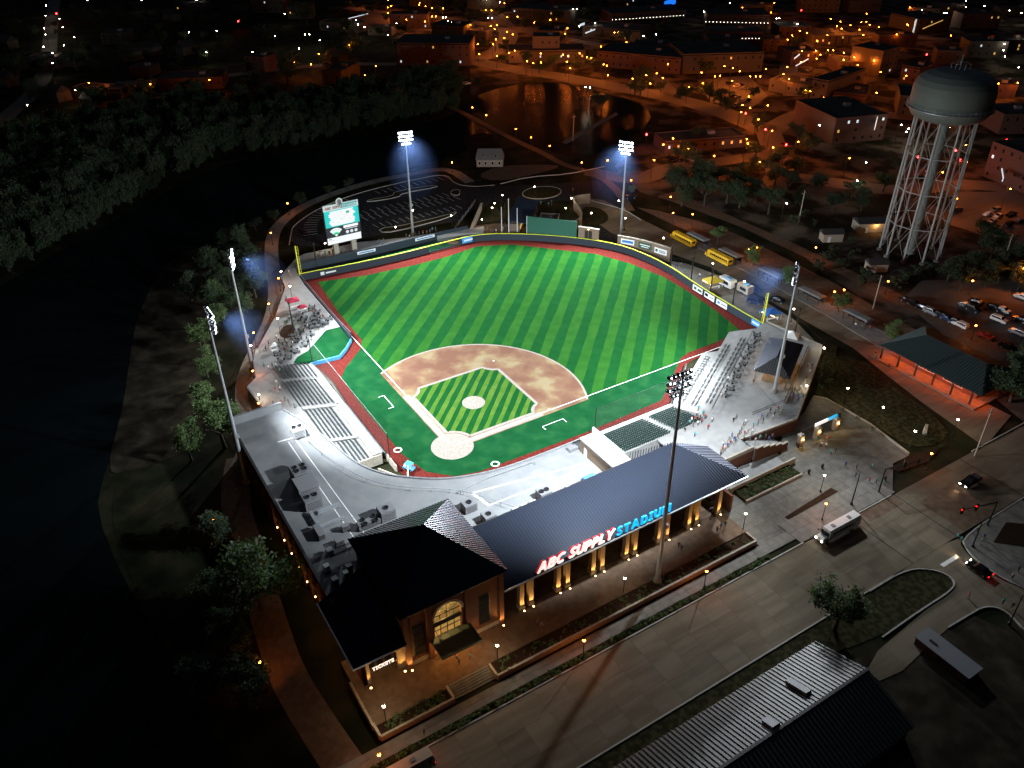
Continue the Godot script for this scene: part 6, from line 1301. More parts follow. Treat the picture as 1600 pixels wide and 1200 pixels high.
func tent(at: Vector3, w: float, d: float, h: float, peak: float, cloth: Material, label: String, turn: float) -> Node3D:
	var t := thing("tent", label, "tent", at, turn)
	var b := MB.new()
	var c := [Vector3(-w / 2, h, -d / 2), Vector3(w / 2, h, -d / 2), Vector3(w / 2, h, d / 2), Vector3(-w / 2, h, d / 2)]
	for i in 4:
		b.up_tri(c[i], c[(i + 1) % 4], Vector3(0, h + peak, 0))
		b.quad(c[i], c[(i + 1) % 4], c[(i + 1) % 4] - Vector3(0, 0.3, 0), c[i] - Vector3(0, 0.3, 0))
	piece("canopy", b.mesh(), cloth, t)
	for i in 4: piece("leg", MB.new().tube(Vector3(c[i].x * 0.96, 0, c[i].z * 0.96), c[i] * Vector3(0.96, 1, 0.96), 0.04, 0.04, 6).mesh(), M.white_metal, t)
	piece("table", MB.new().box(Vector3(0, 0.74, d * 0.3), Vector3(w * 0.8, 0.06, 0.7)).box(Vector3(-w * 0.35, 0.36, d * 0.3), Vector3(0.06, 0.72, 0.6)).box(Vector3(w * 0.35, 0.36, d * 0.3), Vector3(0.06, 0.72, 0.6)).mesh(), M.white_board, t)
	return t

func floodlights() -> void:
	# x, z, foot, head height, target, energy, label
	var list := [[-44.6, -13.0, 0.0, 42.5, Vector3(14, 0, -14), "tall light pole rising from the path beside the roof's dark edge", 11500.0],
		[-29.3, -58.8, 0.0, 34.0, Vector3(22, 0, -40), "tall light pole on the riverside path next to the left-field terrace", 10500.0],
		[47.3, -118.2, 0.0, 37.0, Vector3(30, 0, -46), "tall light pole between scoreboard and parking lot", 12500.0],
		[109.2, -76.5, 0.0, 34.0, Vector3(46, 0, -34), "tall light pole behind the brick advert wall in right-centre field", 12500.0],
		[76.1, 27.1, 3.5, 37.5, Vector3(38, 0, -22), "tall light pole standing beside the right-field pavilion", 12000.0, [[Vector3(20, 0, 74), 52.0, 2500.0], [Vector3(-16, 6, 60), 34.0, 4600.0]]],
		[12.7, 58.2, 0.8, 47.0, Vector3(14, 0, -14), "tallest light pole in the street planter in front of the roof sign", 12000.0]]
	var lens := MB.new().lathe(Vector3.ZERO, [[0.37, 0.0], [0.33, 0.12], [0.2, 0.22], [0.0, 0.26]], 14).mesh()
	var house := MB.new().lathe(Vector3.ZERO, [[0.12, -0.55], [0.30, -0.42], [0.40, 0.0], [0.37, 0.02]], 14).mesh()
	var visor := MB.new()
	for i in 7:
		var a0 := deg_to_rad(100.0 + i * 23.0); var a1 := deg_to_rad(100.0 + (i + 1) * 23.0)
		visor.quad(Vector3(cos(a0) * 0.4, 0, sin(a0) * 0.4), Vector3(cos(a1) * 0.4, 0, sin(a1) * 0.4), Vector3(cos(a1) * 0.44, 0.22, sin(a1) * 0.44), Vector3(cos(a0) * 0.44, 0.22, sin(a0) * 0.44))
	var vm := visor.mesh()
	var fm := FogMaterial.new()
	fm.density = 0.00014; fm.albedo = Color(0.55, 0.70, 1.0)
	M.moist_air = fm
	var fa: FogMaterial = fm.duplicate()
	fa.density = 0.00007
	M.thin_air = fa
	for f in list:
		var at := Vector3(f[0], f[2], f[1])
		var head := Vector3(0, f[3] - f[2], 0)
		var t := thing("floodlight_pole", f[5], "light pole", at, 0.0, "floodlight poles around the field")
		piece("pole", MB.new().tube(Vector3.ZERO, head, 0.48, 0.20, 14).mesh(), M.galvanised, t)
		piece("base_collar", MB.new().lathe(Vector3.ZERO, [[0.85, 0], [0.85, 0.5], [0.55, 0.7]], 14).mesh(), M.sidewalk, t)
		piece("junction_box", bx(Vector3(0.5, head.y * 0.3, 0.2), Vector3(0.5, 0.9, 0.5)), M.galvanised, t)
		var to: Vector3 = f[4] - (at + head)
		var fwd := Vector3(to.x, 0, to.z).normalized()
		var side := fwd.cross(Vector3.UP)
		var turn := Basis(side, Vector3.UP, -fwd)
		for r in 4:
			var y: float = head.y - 0.3 - r * 1.25
			piece("crossarm", MB.new().box(Vector3(0, y, 0) + fwd * 0.2, Vector3(4.6 if r < 3 else 3.4, 0.16, 0.16), turn).mesh(), M.galvanised, t)
			for c in (6 if r < 3 else 4):
				var lamp := part("floodlight", t, Vector3(0, y + 0.1, 0) + fwd * 0.62 + side * ((c - (2.5 if r < 3 else 1.5)) * 0.84))
				var aim: Vector3 = f[4] + Vector3(rng.randf_range(-32, 32), 0, rng.randf_range(-32, 32)) - (at + lamp.position)
				var dn := aim.normalized()
				lamp.basis = Basis(dn.cross(Vector3.UP).normalized(), dn, dn.cross(Vector3.UP).normalized().cross(dn))
				piece("reflector", house, M.black_metal, lamp)
				piece("visor", vm, M.black_metal, lamp)
				piece("lamp_lens", lens, M.flood_lens, lamp)
		var beams := [[f[4], 58.0 if f[1] < -70 else 60.0 if f[1] > 50 else 46.0, f[6]]]
		if f.size() > 7: beams.append_array(f[7])
		for bm in beams:
			var l := SpotLight3D.new()
			l.name = "flood_beam"
			l.light_color = Color(0.93, 0.97, 1.0)
			l.light_energy = bm[2]; l.light_size = 1.2
			l.spot_angle = bm[1]; l.spot_angle_attenuation = 0.6; l.spot_range = 260; l.spot_attenuation = 2.0
			l.shadow_enabled = true
			t.add_child(l, true)
			var bt: Vector3 = bm[0] - at
			l.position = head + Vector3(0, -2.2, 0) + Vector3(bt.x, 0, bt.z).normalized() * 2.9
			l.basis = Basis.looking_at(bm[0] - (at + l.position), Vector3.UP)
		if f[2] == 0.8: continue
		# a wisp of moist air in the beam, thinning out away from the lamps
		var hs: float = {-44.6: 6.0, -29.3: 7.0, 76.1: 7.0}.get(f[0], 9.0)
		var hd := (fwd * 0.75 + Vector3.DOWN).normalized()
		var wisps := part("lit_haze", t)
		for w in 7:
			var haze := FogVolume.new()
			haze.name = "wisp"
			haze.shape = RenderingServer.FOG_VOLUME_SHAPE_ELLIPSOID
			var k := 0.5 + w * 0.36
			haze.size = Vector3(hs * 0.75, hs * 1.05, hs * 0.75) * k
			haze.material = M.moist_air if hs > 8 else M.thin_air
			haze.basis = Basis(side, -hd, side.cross(-hd))
			haze.position = head + Vector3(0, -1.6, 0) + fwd * 2.0 + hd * (hs * 0.38 * k)
			wisps.add_child(haze, true)

func post_row(b: MB, a: Vector2, c: Vector2, n: int, y0: float, y1: float, r: float) -> void:
	for i in n:
		var p := a.lerp(c, float(i) / maxf(1, n - 1))
		b.box(Vector3(p.x, (y0 + y1) / 2, p.y), Vector3(r, y1 - y0, r))

func screen_picture() -> ImageTexture:
	# the print on the video board: teal sides, pale field, dark lower band with a fan-shaped map, white foot strip
	var w := 240; var h := 240
	var im := Image.create(w, h, false, Image.FORMAT_RGB8)
	im.fill(Color(0.09, 0.09, 0.13))
	im.fill_rect(Rect2i(0, 0, w, 118), Color(0.0, 0.66, 0.64))
	var r := RandomNumberGenerator.new(); r.seed = 5
	for y in range(6, 112):
		var e := 34 + int(7 * sin(y * 0.13) + 4 * sin(y * 0.41))
		im.fill_rect(Rect2i(e, y, w - 2 * e + int(5 * sin(y * 0.2)), 1), Color(0.80, 0.79, 0.80))
	for i in 60:
		var c: Color = [Color(0.90, 0.70, 0.72), Color(0.62, 0.86, 0.74), Color(0.72, 0.72, 0.74)][i % 3]
		im.fill_rect(Rect2i(45 + r.randi() % 140, 14 + r.randi() % 86, 4 + r.randi() % 12, 2 + r.randi() % 5), c)
	im.fill_rect(Rect2i(152, 22, 22, 16), Color(0.0, 0.55, 0.42))
	for y in range(122, 186):
		for x in range(18, 112):
			var d := Vector2(x - 66, y - 184)
			if d.length() < 58 and absf(d.x) < -d.y * 0.95 + 6:
				var k := d.length()
				im.set_pixel(x, y, Color(0.10, 0.62, 0.42) if k < 26 and k > 12 else Color(0.82, 0.80, 0.80) if int(k) % 16 < 11 else Color(0.55, 0.80, 0.70))
	im.fill_rect(Rect2i(122, 122, 104, 18), Color(0.86, 0.80, 0.82))
	im.fill_rect(Rect2i(130, 145, 90, 6), Color(0.70, 0.72, 0.74))
	for i in 3:
		for y in range(158, 184):
			for x in range(132 + i * 31, 158 + i * 31):
				if Vector2(x - 145 - i * 31, y - 171).length() < 12: im.set_pixel(x, y, Color(0.84, 0.84, 0.86) if (x + y) % 7 > 1 else Color(0.3, 0.3, 0.34))
	im.fill_rect(Rect2i(0, 192, w, 48), Color(0.80, 0.80, 0.81))
	im.fill_rect(Rect2i(8, 200, 22, 4), Color(0.25, 0.25, 0.28))
	im.fill_rect(Rect2i(8, 210, 40, 3), Color(0.62, 0.62, 0.64))
	return ImageTexture.create_from_image(im)

func beyond_the_wall() -> void:
	# scoreboard
	var sb := thing("scoreboard", "tall lit video scoreboard with a round crest on two concrete columns", "scoreboard", Vector3(19.4, 0, -112))
	for x in [-3.4, 3.0]: piece("column", MB.new().taper(Vector3(x, 0, 0.0), Vector2(1.8, 1.4), Vector2(1.6, 1.2), 6.2).mesh(), M.cast_stone, sb)
	piece("cabinet", bx(Vector3(0, 12.2, -0.35), Vector3(12.3, 12.6, 1.1)), M.black_metal, sb)
	var pic := screen_picture()
	var sm := StandardMaterial3D.new()
	sm.resource_name = "screen_picture"; sm.albedo_texture = pic; sm.emission_enabled = true; sm.emission_texture = pic
	sm.emission = Color.BLACK; sm.emission_energy_multiplier = 0.62; sm.roughness = 0.5
	var q := QuadMesh.new()
	q.size = Vector2(11.9, 11.6)
	piece("screen", q, sm, sb, Vector3(0, 11.9, 0.22))
	piece("header", bx(Vector3(0, 18.7, 0), Vector3(12.3, 2.0, 0.5)), M.white_board, sb)
	piece("header_panel", bx(Vector3(2.9, 18.7, 0.28), Vector3(5.6, 1.4, 0.06)), mat("teal_board", lin(0.0, 0.34, 0.34), 0.6), sb)
	var hl := part("header_lettering", sb, Vector3(-5.6, 18.2, 0.3))
	letters(hl, "ABC SUPPLY", 0.85, 0.06, 0.08, M.car_red, null, 0.15)
	var h2 := part("header_lettering", sb, Vector3(0.5, 18.2, 0.34))
	letters(h2, "STADIUM", 0.85, 0.06, 0.12, M.white_board, null, 0.0)
	piece("crest", MB.new().tube(Vector3(-0.3, 20.3, -0.1), Vector3(-0.3, 20.3, 0.25), 1.15, 1.15, 24).mesh(), M.white_board, sb)
	piece("crest_ring", MB.new().tube(Vector3(-0.3, 20.3, 0.25), Vector3(-0.3, 20.3, 0.3), 0.75, 0.75, 20).mesh(), M.grey_wall, sb)
	# three white flag poles
	for f in [[74.6, -101.4, 9.8, "short white flag pole nearest the scoreboard walk"], [75.3, -97.6, 13.9, "tallest of three white flag poles in the centre-field court"], [78.7, -97.4, 9.8, "short white flag pole next to the green batter's eye"]]:
		var t := thing("flag_pole", f[3], "flag pole", Vector3(f[0], 0, f[1]), 0.0, "flag poles in the centre-field court")
		piece("pole", MB.new().tube(Vector3.ZERO, Vector3(0, f[2], 0), 0.2, 0.12, 10).mesh(), M.white_paint, t)
		piece("finial", MB.new().ball(Vector3(0, f[2] + 0.15, 0), Vector3(0.2, 0.2, 0.2), 10, 6).mesh(), M.white_paint, t)
		piece("base_collar", MB.new().lathe(Vector3.ZERO, [[0.5, 0], [0.5, 0.35], [0.22, 0.4]], 12).mesh(), M.sidewalk, t)
	# batter's eye
	var a := Vector2(79.8, -92.8); var c := Vector2(91.6, -79.2)
	var be := thing("batters_eye", "tall plain green screen wall in centre field", "wall", Vector3((a.x + c.x) / 2, 0, (a.y + c.y) / 2), -(c - a).angle())
	piece("screen_panel", bx(Vector3(0, 4.6, -0.4), Vector3(18.0, 7.4, 0.3)), M.eye_green, be)
	for i in 5: piece("post", bx(Vector3(-8.6 + i * 4.3, 4.1, -0.7), Vector3(0.3, 8.2, 0.3)), M.galvanised, be)
	piece("edge_trim", bx(Vector3(-9.05, 4.6, -0.4), Vector3(0.14, 7.5, 0.4)), M.white_paint, be)
	# brick pump house and advert wall
	var d := Vector2(92.2, -79.0); var e := Vector2(96.4, -73.2)
	var ph := thing("gate_house", "small tan brick wall with a double gate beside the green screen", "wall", Vector3((d.x + e.x) / 2, 0, (d.y + e.y) / 2), -(e - d).angle())
	piece("wall", bx(Vector3(0, 3.1, -0.8), Vector3(7.3, 6.2, 0.6)), M.tan_brick, ph)
	piece("coping", bx(Vector3(0, 6.3, -0.8), Vector3(7.6, 0.2, 0.9)), M.cast_stone, ph)
	for x in [-0.7, 0.7]: piece("gate_leaf", bx(Vector3(x, 3.9, -0.46), Vector3(1.2, 3.0, 0.1)), M.dark_bronze, ph)
	var gl := part("wall_light", ph, Vector3(0, 5.9, -0.3))
	piece("lamp", MB.new().ball(Vector3.ZERO, Vector3(0.2, 0.12, 0.16), 8, 4).mesh(), M.warm_lamp, gl)
	omni(gl, Vector3.ZERO, Color(1.0, 0.86, 0.62), 5.0, 0.1)
	var aw := thing("advert_wall", "curved tan brick wall carrying three advert boards in right-centre field", "wall")
	var al := smooth(pts([101.3, -68.2, 105.2, -62, 107.8, -56, 109.2, -50.2]), 2, false)
	var ab := MB.new()
	rail(ab, al, 0.5, 0, 5.0)
	piece("brickwork", ab.mesh(), M.tan_brick, aw)
	ab = MB.new()
	rail(ab, al, 0.7, 5.0, 5.2)
	piece("coping", ab.mesh(), M.cast_stone, aw)
	var ang := -PI / 2 + 0.42
	board(aw, "advert_board", Vector3(102.9, 3.5, -64.9), 4.8, 1.9, ang + 0.12, M.white_board, [[0, 0, 4.0, 0.9, M.blue_board]])
	board(aw, "advert_board", Vector3(105.9, 3.3, -59.3), 4.8, 2.1, ang, M.green_board, [[0, 0.3, 3.8, 0.35, M.white_board], [0, -0.4, 2.8, 0.3, M.white_board]])
	board(aw, "advert_board", Vector3(108.0, 3.0, -53.6), 4.8, 1.9, ang - 0.12, M.white_board, [[-1.6, 0, 0.9, 0.9, M.green_board], [0.6, 0.2, 2.6, 0.3, M.grey_wall], [0.6, -0.3, 2.6, 0.3, M.grey_wall]])
	# centre-field court and gate building
	structure("court_paving", MB.new().prism(pts([57, -101.2, 64.9, -100.9, 78.4, -92.4, 80, -93.4, 92.5, -79.5, 96.5, -88, 92.8, -92.5, 78, -109.5, 70, -112, 60, -107]), 0, 0.5), M.brown_paving)
	var g := thing("court_building", "low building with a slate-blue metal roof behind the centre-field court", "building", Vector3(87.6, 0, -105.2), 0.853)
	piece("wall", bx(Vector3(0, 1.9, -2.6), Vector3(22, 3.8, 3.4)), M.tan_brick, g)
	slope(g, "roof", [Vector3(-11.4, 4.0, 3.0), Vector3(11.4, 4.0, 3.0), Vector3(11.4, 5.4, -5.2), Vector3(-11.4, 5.4, -5.2)], 0.7, mat("blue_metal", lin(0.035, 0.055, 0.105), 0.5, 0.4), M.seam_rib)
	for i in 7: piece("post", bx(Vector3(-10.5 + i * 3.5, 2.0, 2.4), Vector3(0.3, 4.0, 0.3)), M.tan_brick, g)
	for i in 4:
		piece("counter_window", bx(Vector3(-8 + i * 4.6, 1.9, -0.86), Vector3(3.0, 1.4, 0.1)), M.lit_window, g)
		var cl := part("ceiling_light", g, Vector3(-8 + i * 4.6, 3.6, 0.8))
		piece("lamp", MB.new().ball(Vector3.ZERO, Vector3(0.18, 0.1, 0.18), 8, 4).mesh(), M.warm_lamp, cl)
		omni(cl, Vector3.ZERO, Color(1.0, 0.72, 0.42), 14.0, 0.08)
	var low := thing("court_annex", "low flat-roofed annex with pale parapets behind the green screen", "building", Vector3(91.4, 0, -96.2), 0.853)
	piece("wall", bx(Vector3(0, 1.8, 0), Vector3(9.5, 3.6, 6.5)), M.tan_brick, low)
	piece("parapet", MB.new().box(Vector3(0, 3.8, 3.2), Vector3(9.9, 0.5, 0.4)).box(Vector3(0, 3.8, -3.2), Vector3(9.9, 0.5, 0.4)).box(Vector3(4.7, 3.8, 0), Vector3(0.4, 0.5, 6)).box(Vector3(-4.7, 3.8, 0), Vector3(0.4, 0.5, 6)).mesh(), M.cast_stone, low)
	piece("hatch", bx(Vector3(1.5, 3.9, 0.5), Vector3(1.0, 0.6, 1.0)), M.unit_light, low)
	var cw := thing("curved_wall", "serpentine pale brick wall between the annex and the drive", "wall")
	var cwb := MB.new()
	rail(cwb, smooth(pts([95, -90.5, 99.5, -89.5, 103.8, -92.6, 106.5, -97.5, 108.4, -101, 109.5, -106, 113, -110.5, 119, -108.6]), 3, false), 0.5, 0, 3.6)
	piece("brickwork", cwb.mesh(), M.tan_brick, cw)
	cwb = MB.new()
	rail(cwb, smooth(pts([95, -90.5, 99.5, -89.5, 103.8, -92.6, 106.5, -97.5, 108.4, -101, 109.5, -106, 113, -110.5, 119, -108.6]), 3, false), 0.65, 3.6, 3.8)
	piece("coping", cwb.mesh(), M.cast_stone, cw)
	structure("drive_lawn", MB.new().flat(smooth(pts([104.5, -91, 110, -88, 116.5, -92, 119.5, -101, 116, -107, 111.5, -104, 108.5, -97]), 2), 0.12), M.lawn)
	var rwall := thing("ramp_wall", "grey sloping wall beside the bicycle racks at the court", "wall")
	piece("panel", MB.new().box(Vector3(72.5, 1.2, -116), Vector3(25, 2.4, 0.4), Basis(Vector3.UP, 0.90)).mesh(), M.grey_wall, rwall)
	piece("coping", MB.new().box(Vector3(72.5, 2.5, -116), Vector3(25.2, 0.2, 0.8), Basis(Vector3.UP, 0.90)).mesh(), M.cast_stone, rwall)
	# cycle racks
	for i in 18:
		var p := Vector2(66.5 + (i % 6) * 3.1, -118.6 - (i % 6) * 3.1 + (i / 6) * 2.1) + Vector2((i / 6) * -1.9, 0)
		var r: Node3D
		if i == 0:
			r = thing("cycle_rack", "galvanised hoop rack for bicycles beside the grey ramp wall", "bicycle rack", Vector3(p.x, 0.12, p.y), 0.8, "bicycle racks by the court")
			piece("hoop", MB.new().tube(Vector3(-0.5, 0, 0), Vector3(-0.5, 0.9, 0), 0.05, 0.05, 6).tube(Vector3(0.5, 0, 0), Vector3(0.5, 0.9, 0), 0.05, 0.05, 6).tube(Vector3(-0.5, 0.9, 0), Vector3(0.5, 0.9, 0), 0.05, 0.05, 6).mesh(), M.galvanised, r)
			piece("base_bar", MB.new().box(Vector3(0, 0.04, 0), Vector3(1.3, 0.08, 0.3)).mesh(), M.galvanised, r)
			M.rack0 = r
		else: copy(M.rack0, "cycle_rack", "", Vector3(p.x, 0.12, p.y), 0.8)
	# car park: kerbs, planted islands, painted bays
	var kb := MB.new()
	rail(kb, smooth(pts([6.3, -133, 10, -142, 13.5, -149.8, 28.4, -161.5, 47.4, -168.5, 71.1, -170.2, 88.2, -169.6, 84.6, -156, 90, -148.6, 98, -146]), 2, false), 0.3, 0.08, 0.28)
	structure("lot_kerb", kb, M.kerb_stone)
	for isl in [pts([46, -156.5, 47.0, -158.5, 57.4, -157, 60, -161.5, 77, -159.5, 77.5, -156.5, 62, -158, 58.5, -154.5]), pts([38.4, -129.4, 38.7, -124.3, 48.6, -123.6, 66, -124.8, 71.7, -128.8, 66, -127.5, 48, -127.0]), pts([77.5, -146, 80, -150, 83.5, -149, 80, -143])]:
		var sm2 := smooth(isl, 1)
		structure("lot_island", MB.new().prism(sm2, 0.1, 0.3), M.lawn)
		var ring := sm2.duplicate(); ring.append(sm2[0])
		var rb := MB.new()
		rail(rb, ring, 0.28, 0.1, 0.36)
		structure("lot_kerb", rb, M.kerb_stone)
	for row in [[38.5, -141.5, 78, -141.5, 15, 5.2], [38.5, -146.8, 76, -146.8, 14, 5.2], [39, -132.5, 74, -132.5, 14, 4.2], [54, -165.0, 86, -165.0, 12, 4.6]]:
		for i in row[4]:
			var x: float = lerpf(row[0], row[2], float(i) / (row[4] - 1))
			structure("bay_line", MB.new().box(Vector3(x, 0.125, row[1]), Vector3(0.14, 0.012, row[5]), Basis(Vector3.UP, 0.12)), M.chalk)
	for i in 16:
		var ta := float(i) / 15
		var cc := Vector2(14.0, -138.5).lerp(Vector2(40, -164.5), ta) + Vector2(-4.5, -3.0) * sin(ta * PI)
		var dd := Vector2(0.95, 0.25).lerp(Vector2(0.35, 0.95), ta).normalized()
		structure("bay_line", MB.new().box(Vector3(cc.x + dd.x * 2, 0.125, cc.y + dd.y * 2), Vector3(5.0, 0.012, 0.14), Basis(Vector3.UP, -dd.angle())), M.chalk)
	var rbt := arc(109.5, -128, 8.2, 0, 360, 40)
	for i in rbt.size(): rbt[i] = Vector2(109.5, -128) + (rbt[i] - Vector2(109.5, -128)) * Vector2(1.0, 0.8)
	structure("turning_circle", MB.new().prism(rbt, 0, 0.25), M.lawn)
	var rbk := MB.new()
	rail(rbk, rbt, 0.3, 0, 0.32)
	structure("drive_kerb", rbk, M.kerb_stone)
	rbk = MB.new()
	rail(rbk, smooth(pts([101, -146, 115, -147, 131, -140.5, 150, -140]), 1, false), 0.3, 0, 0.3)
	rail(rbk, smooth(pts([121, -110, 126, -96, 124.6, -84]), 1, false), 0.3, 0, 0.3)
	structure("drive_kerb", rbk, M.kerb_stone)
	# stone house with dormers on the river bank
	var ho := thing("stone_house", "small pale stone house with two round dormers by the river", "house", Vector3(110, 0, -170), -0.56)
	piece("wall", bx(Vector3(0, 1.7, 0), Vector3(11.5, 3.4, 7)), M.cast_stone, ho)
	var hr := MB.new()
	hr.quad(Vector3(-6.2, 3.3, 4), Vector3(6.2, 3.3, 4), Vector3(5.2, 7.0, 0), Vector3(-5.2, 7.0, 0)); hr.quad(Vector3(6.2, 3.3, -4), Vector3(-6.2, 3.3, -4), Vector3(-5.2, 7.0, 0), Vector3(5.2, 7.0, 0))
	hr.tri(Vector3(6.2, 3.3, 4), Vector3(6.2, 3.3, -4), Vector3(5.2, 7.0, 0)); hr.tri(Vector3(-6.2, 3.3, -4), Vector3(-6.2, 3.3, 4), Vector3(-5.2, 7.0, 0))
	piece("roof", hr.mesh(), M.grey_wall, ho)
	for x in [-2.6, 2.6]:
		var dm := part("dormer", ho, Vector3(x, 4.2, 2.6))
		piece("cheek", MB.new().tube(Vector3(0, 0.6, -1.2), Vector3(0, 0.6, 0.6), 0.75, 0.75, 12).mesh(), M.cast_stone, dm)
		piece("window_pane", MB.new().tube(Vector3(0, 0.6, 0.6), Vector3(0, 0.6, 0.66), 0.5, 0.5, 12).mesh(), M.dark_glass, dm)
	for x in [-4.4, -1.8, 1.2, 4.2]:
		var w := piece("window", bx(Vector3(x, 1.7, 3.55), Vector3(1.1, 1.5, 0.12)), M.white_paint, ho)
		piece("pane", bx(Vector3(x, 1.7, 3.63), Vector3(0.9, 1.3, 0.06)), M.dark_glass, w)
	structure("house_yard", MB.new().flat(smooth(pts([97, -160, 112, -166, 128, -158, 136, -150, 118, -148, 101, -149]), 1), 0.11), M.brown_paving)
	# tents and trailers outside right field
	structure("right_field_walk", MB.new().prism(pts([101.3, -18, 102.6, -34, 104, -43, 110, -50, 113, -46, 116.5, -30, 113.5, 0, 108, 14, 104.2, 18, 101.6, 1.2]), 0, 0.3), M.sidewalk)
	tent(Vector3(107.8, 0.3, -28.4), 5.2, 4.2, 2.6, 0.6, M.yellow_cloth, "yellow tent hung with small bulbs behind right field", -0.1)
	tent(Vector3(107.8, 0.3, -4.0), 5.0, 3.8, 2.5, 0.8, M.blue_cloth, "bright blue tent hung with small bulbs beside the foul pole", -0.2)
	for s in [[105.2, -28.0, 10, 0.0], [105.3, -3.2, 10, 0.1]]:
		for i in s[2]:
			var bl := thing("string_bulb", "small warm bulb on the string along a tent's edge", "light bulb", Vector3(s[0] + s[3] * i + 0.0, 2.75, s[1] - 1.9 + i * 0.42), 0.0, "bulb strings on the tents")
			piece("bulb_lamp", MB.new().ball(Vector3.ZERO, Vector3(0.11, 0.13, 0.11), 8, 5).mesh(), M.warm_lamp, bl)
			piece("socket", MB.new().tube(Vector3(0, 0.12, 0), Vector3(0, 0.22, 0), 0.04, 0.04, 6).mesh(), M.black_metal, bl)
	for v in [[112.2, -26.2, "white concession trailer with a roof vent behind right field", 5.2], [113.6, -20.0, "tan-backed white trailer hitched behind right field", 4.6]]:
		var t := thing("trailer", v[2], "trailer", Vector3(v[0], 0.3, v[1]), 0.0, "trailers behind right field")
		piece("body", MB.new().box(Vector3(0, 1.75, 0), Vector3(2.5, 2.5, v[3])).mesh(), M.car_white if v[3] > 5 else M.plaster, t)
		piece("roof_vent", bx(Vector3(0.1, 3.1, 0.3), Vector3(1.0, 0.22, 1.6)), M.sky_board, t)
		piece("serving_hatch", bx(Vector3(-1.28, 1.8, 0.2), Vector3(0.06, 1.0, 2.4)), M.dark_glass, t)
		piece("hitch", MB.new().tube(Vector3(0, 0.6, v[3] / 2), Vector3(0, 0.5, v[3] / 2 + 1.2), 0.08, 0.06, 6).mesh(), M.black_metal, t)
		for x in [-1.15, 1.15]: piece("wheel", MB.new().tube(Vector3(x - 0.12, 0.36, -0.3), Vector3(x + 0.12, 0.36, -0.3), 0.36, 0.36, 12).mesh(), M.rubber, t)
	# slim dark net posts along the right-field wall and patio
	for p in [[104.6, -44.5, 9.0], [103.0, -33.0, 9.5], [102.4, -23.6, 9.5], [101.9, -13.6, 9.0], [104.4, 8.2, 9.5], [-13.6, -70.6, 10.0], [7.6, -108.9, 9.0]]:
		var np := thing("net_post", "slim black post at the edge of the outfield walk", "post", Vector3(p[0], 0.3, p[1]), 0.0, "net posts around the outfield")
		piece("shaft", MB.new().tube(Vector3.ZERO, Vector3(0, p[2], 0), 0.22, 0.16, 10).mesh(), M.black_metal, np)
		piece("head", bx(Vector3(0, p[2], 0), Vector3(0.5, 0.5, 0.4)), M.black_metal, np)
	var fen := thing("walk_fence", "black picket fence between the right-field walk and the bus road", "fence")
	var fl := pts([110.4, -50, 113.6, -46, 116.9, -30, 114, 0, 109, 14.5, 104.8, 19, 90, 29.5])
	for i in fl.size() - 1:
		var fb := MB.new()
		var n := int((fl[i + 1] - fl[i]).length() / 0.6)
		post_row(fb, fl[i], fl[i + 1], n, 0.0, 1.5, 0.06)
		rail(fb, PackedVector2Array([fl[i], fl[i + 1]]), 0.06, 1.4, 1.48)
		piece("picket_run", fb.mesh(), M.black_metal, fen)
	structure("hedge_strip", MB.new().prism(pts([104.5, 18.6, 109.4, 14.2, 112.0, 17.0, 100, 26, 90, 31.5, 88, 30.3, 90, 29]), 0, 0.5), M.lawn)

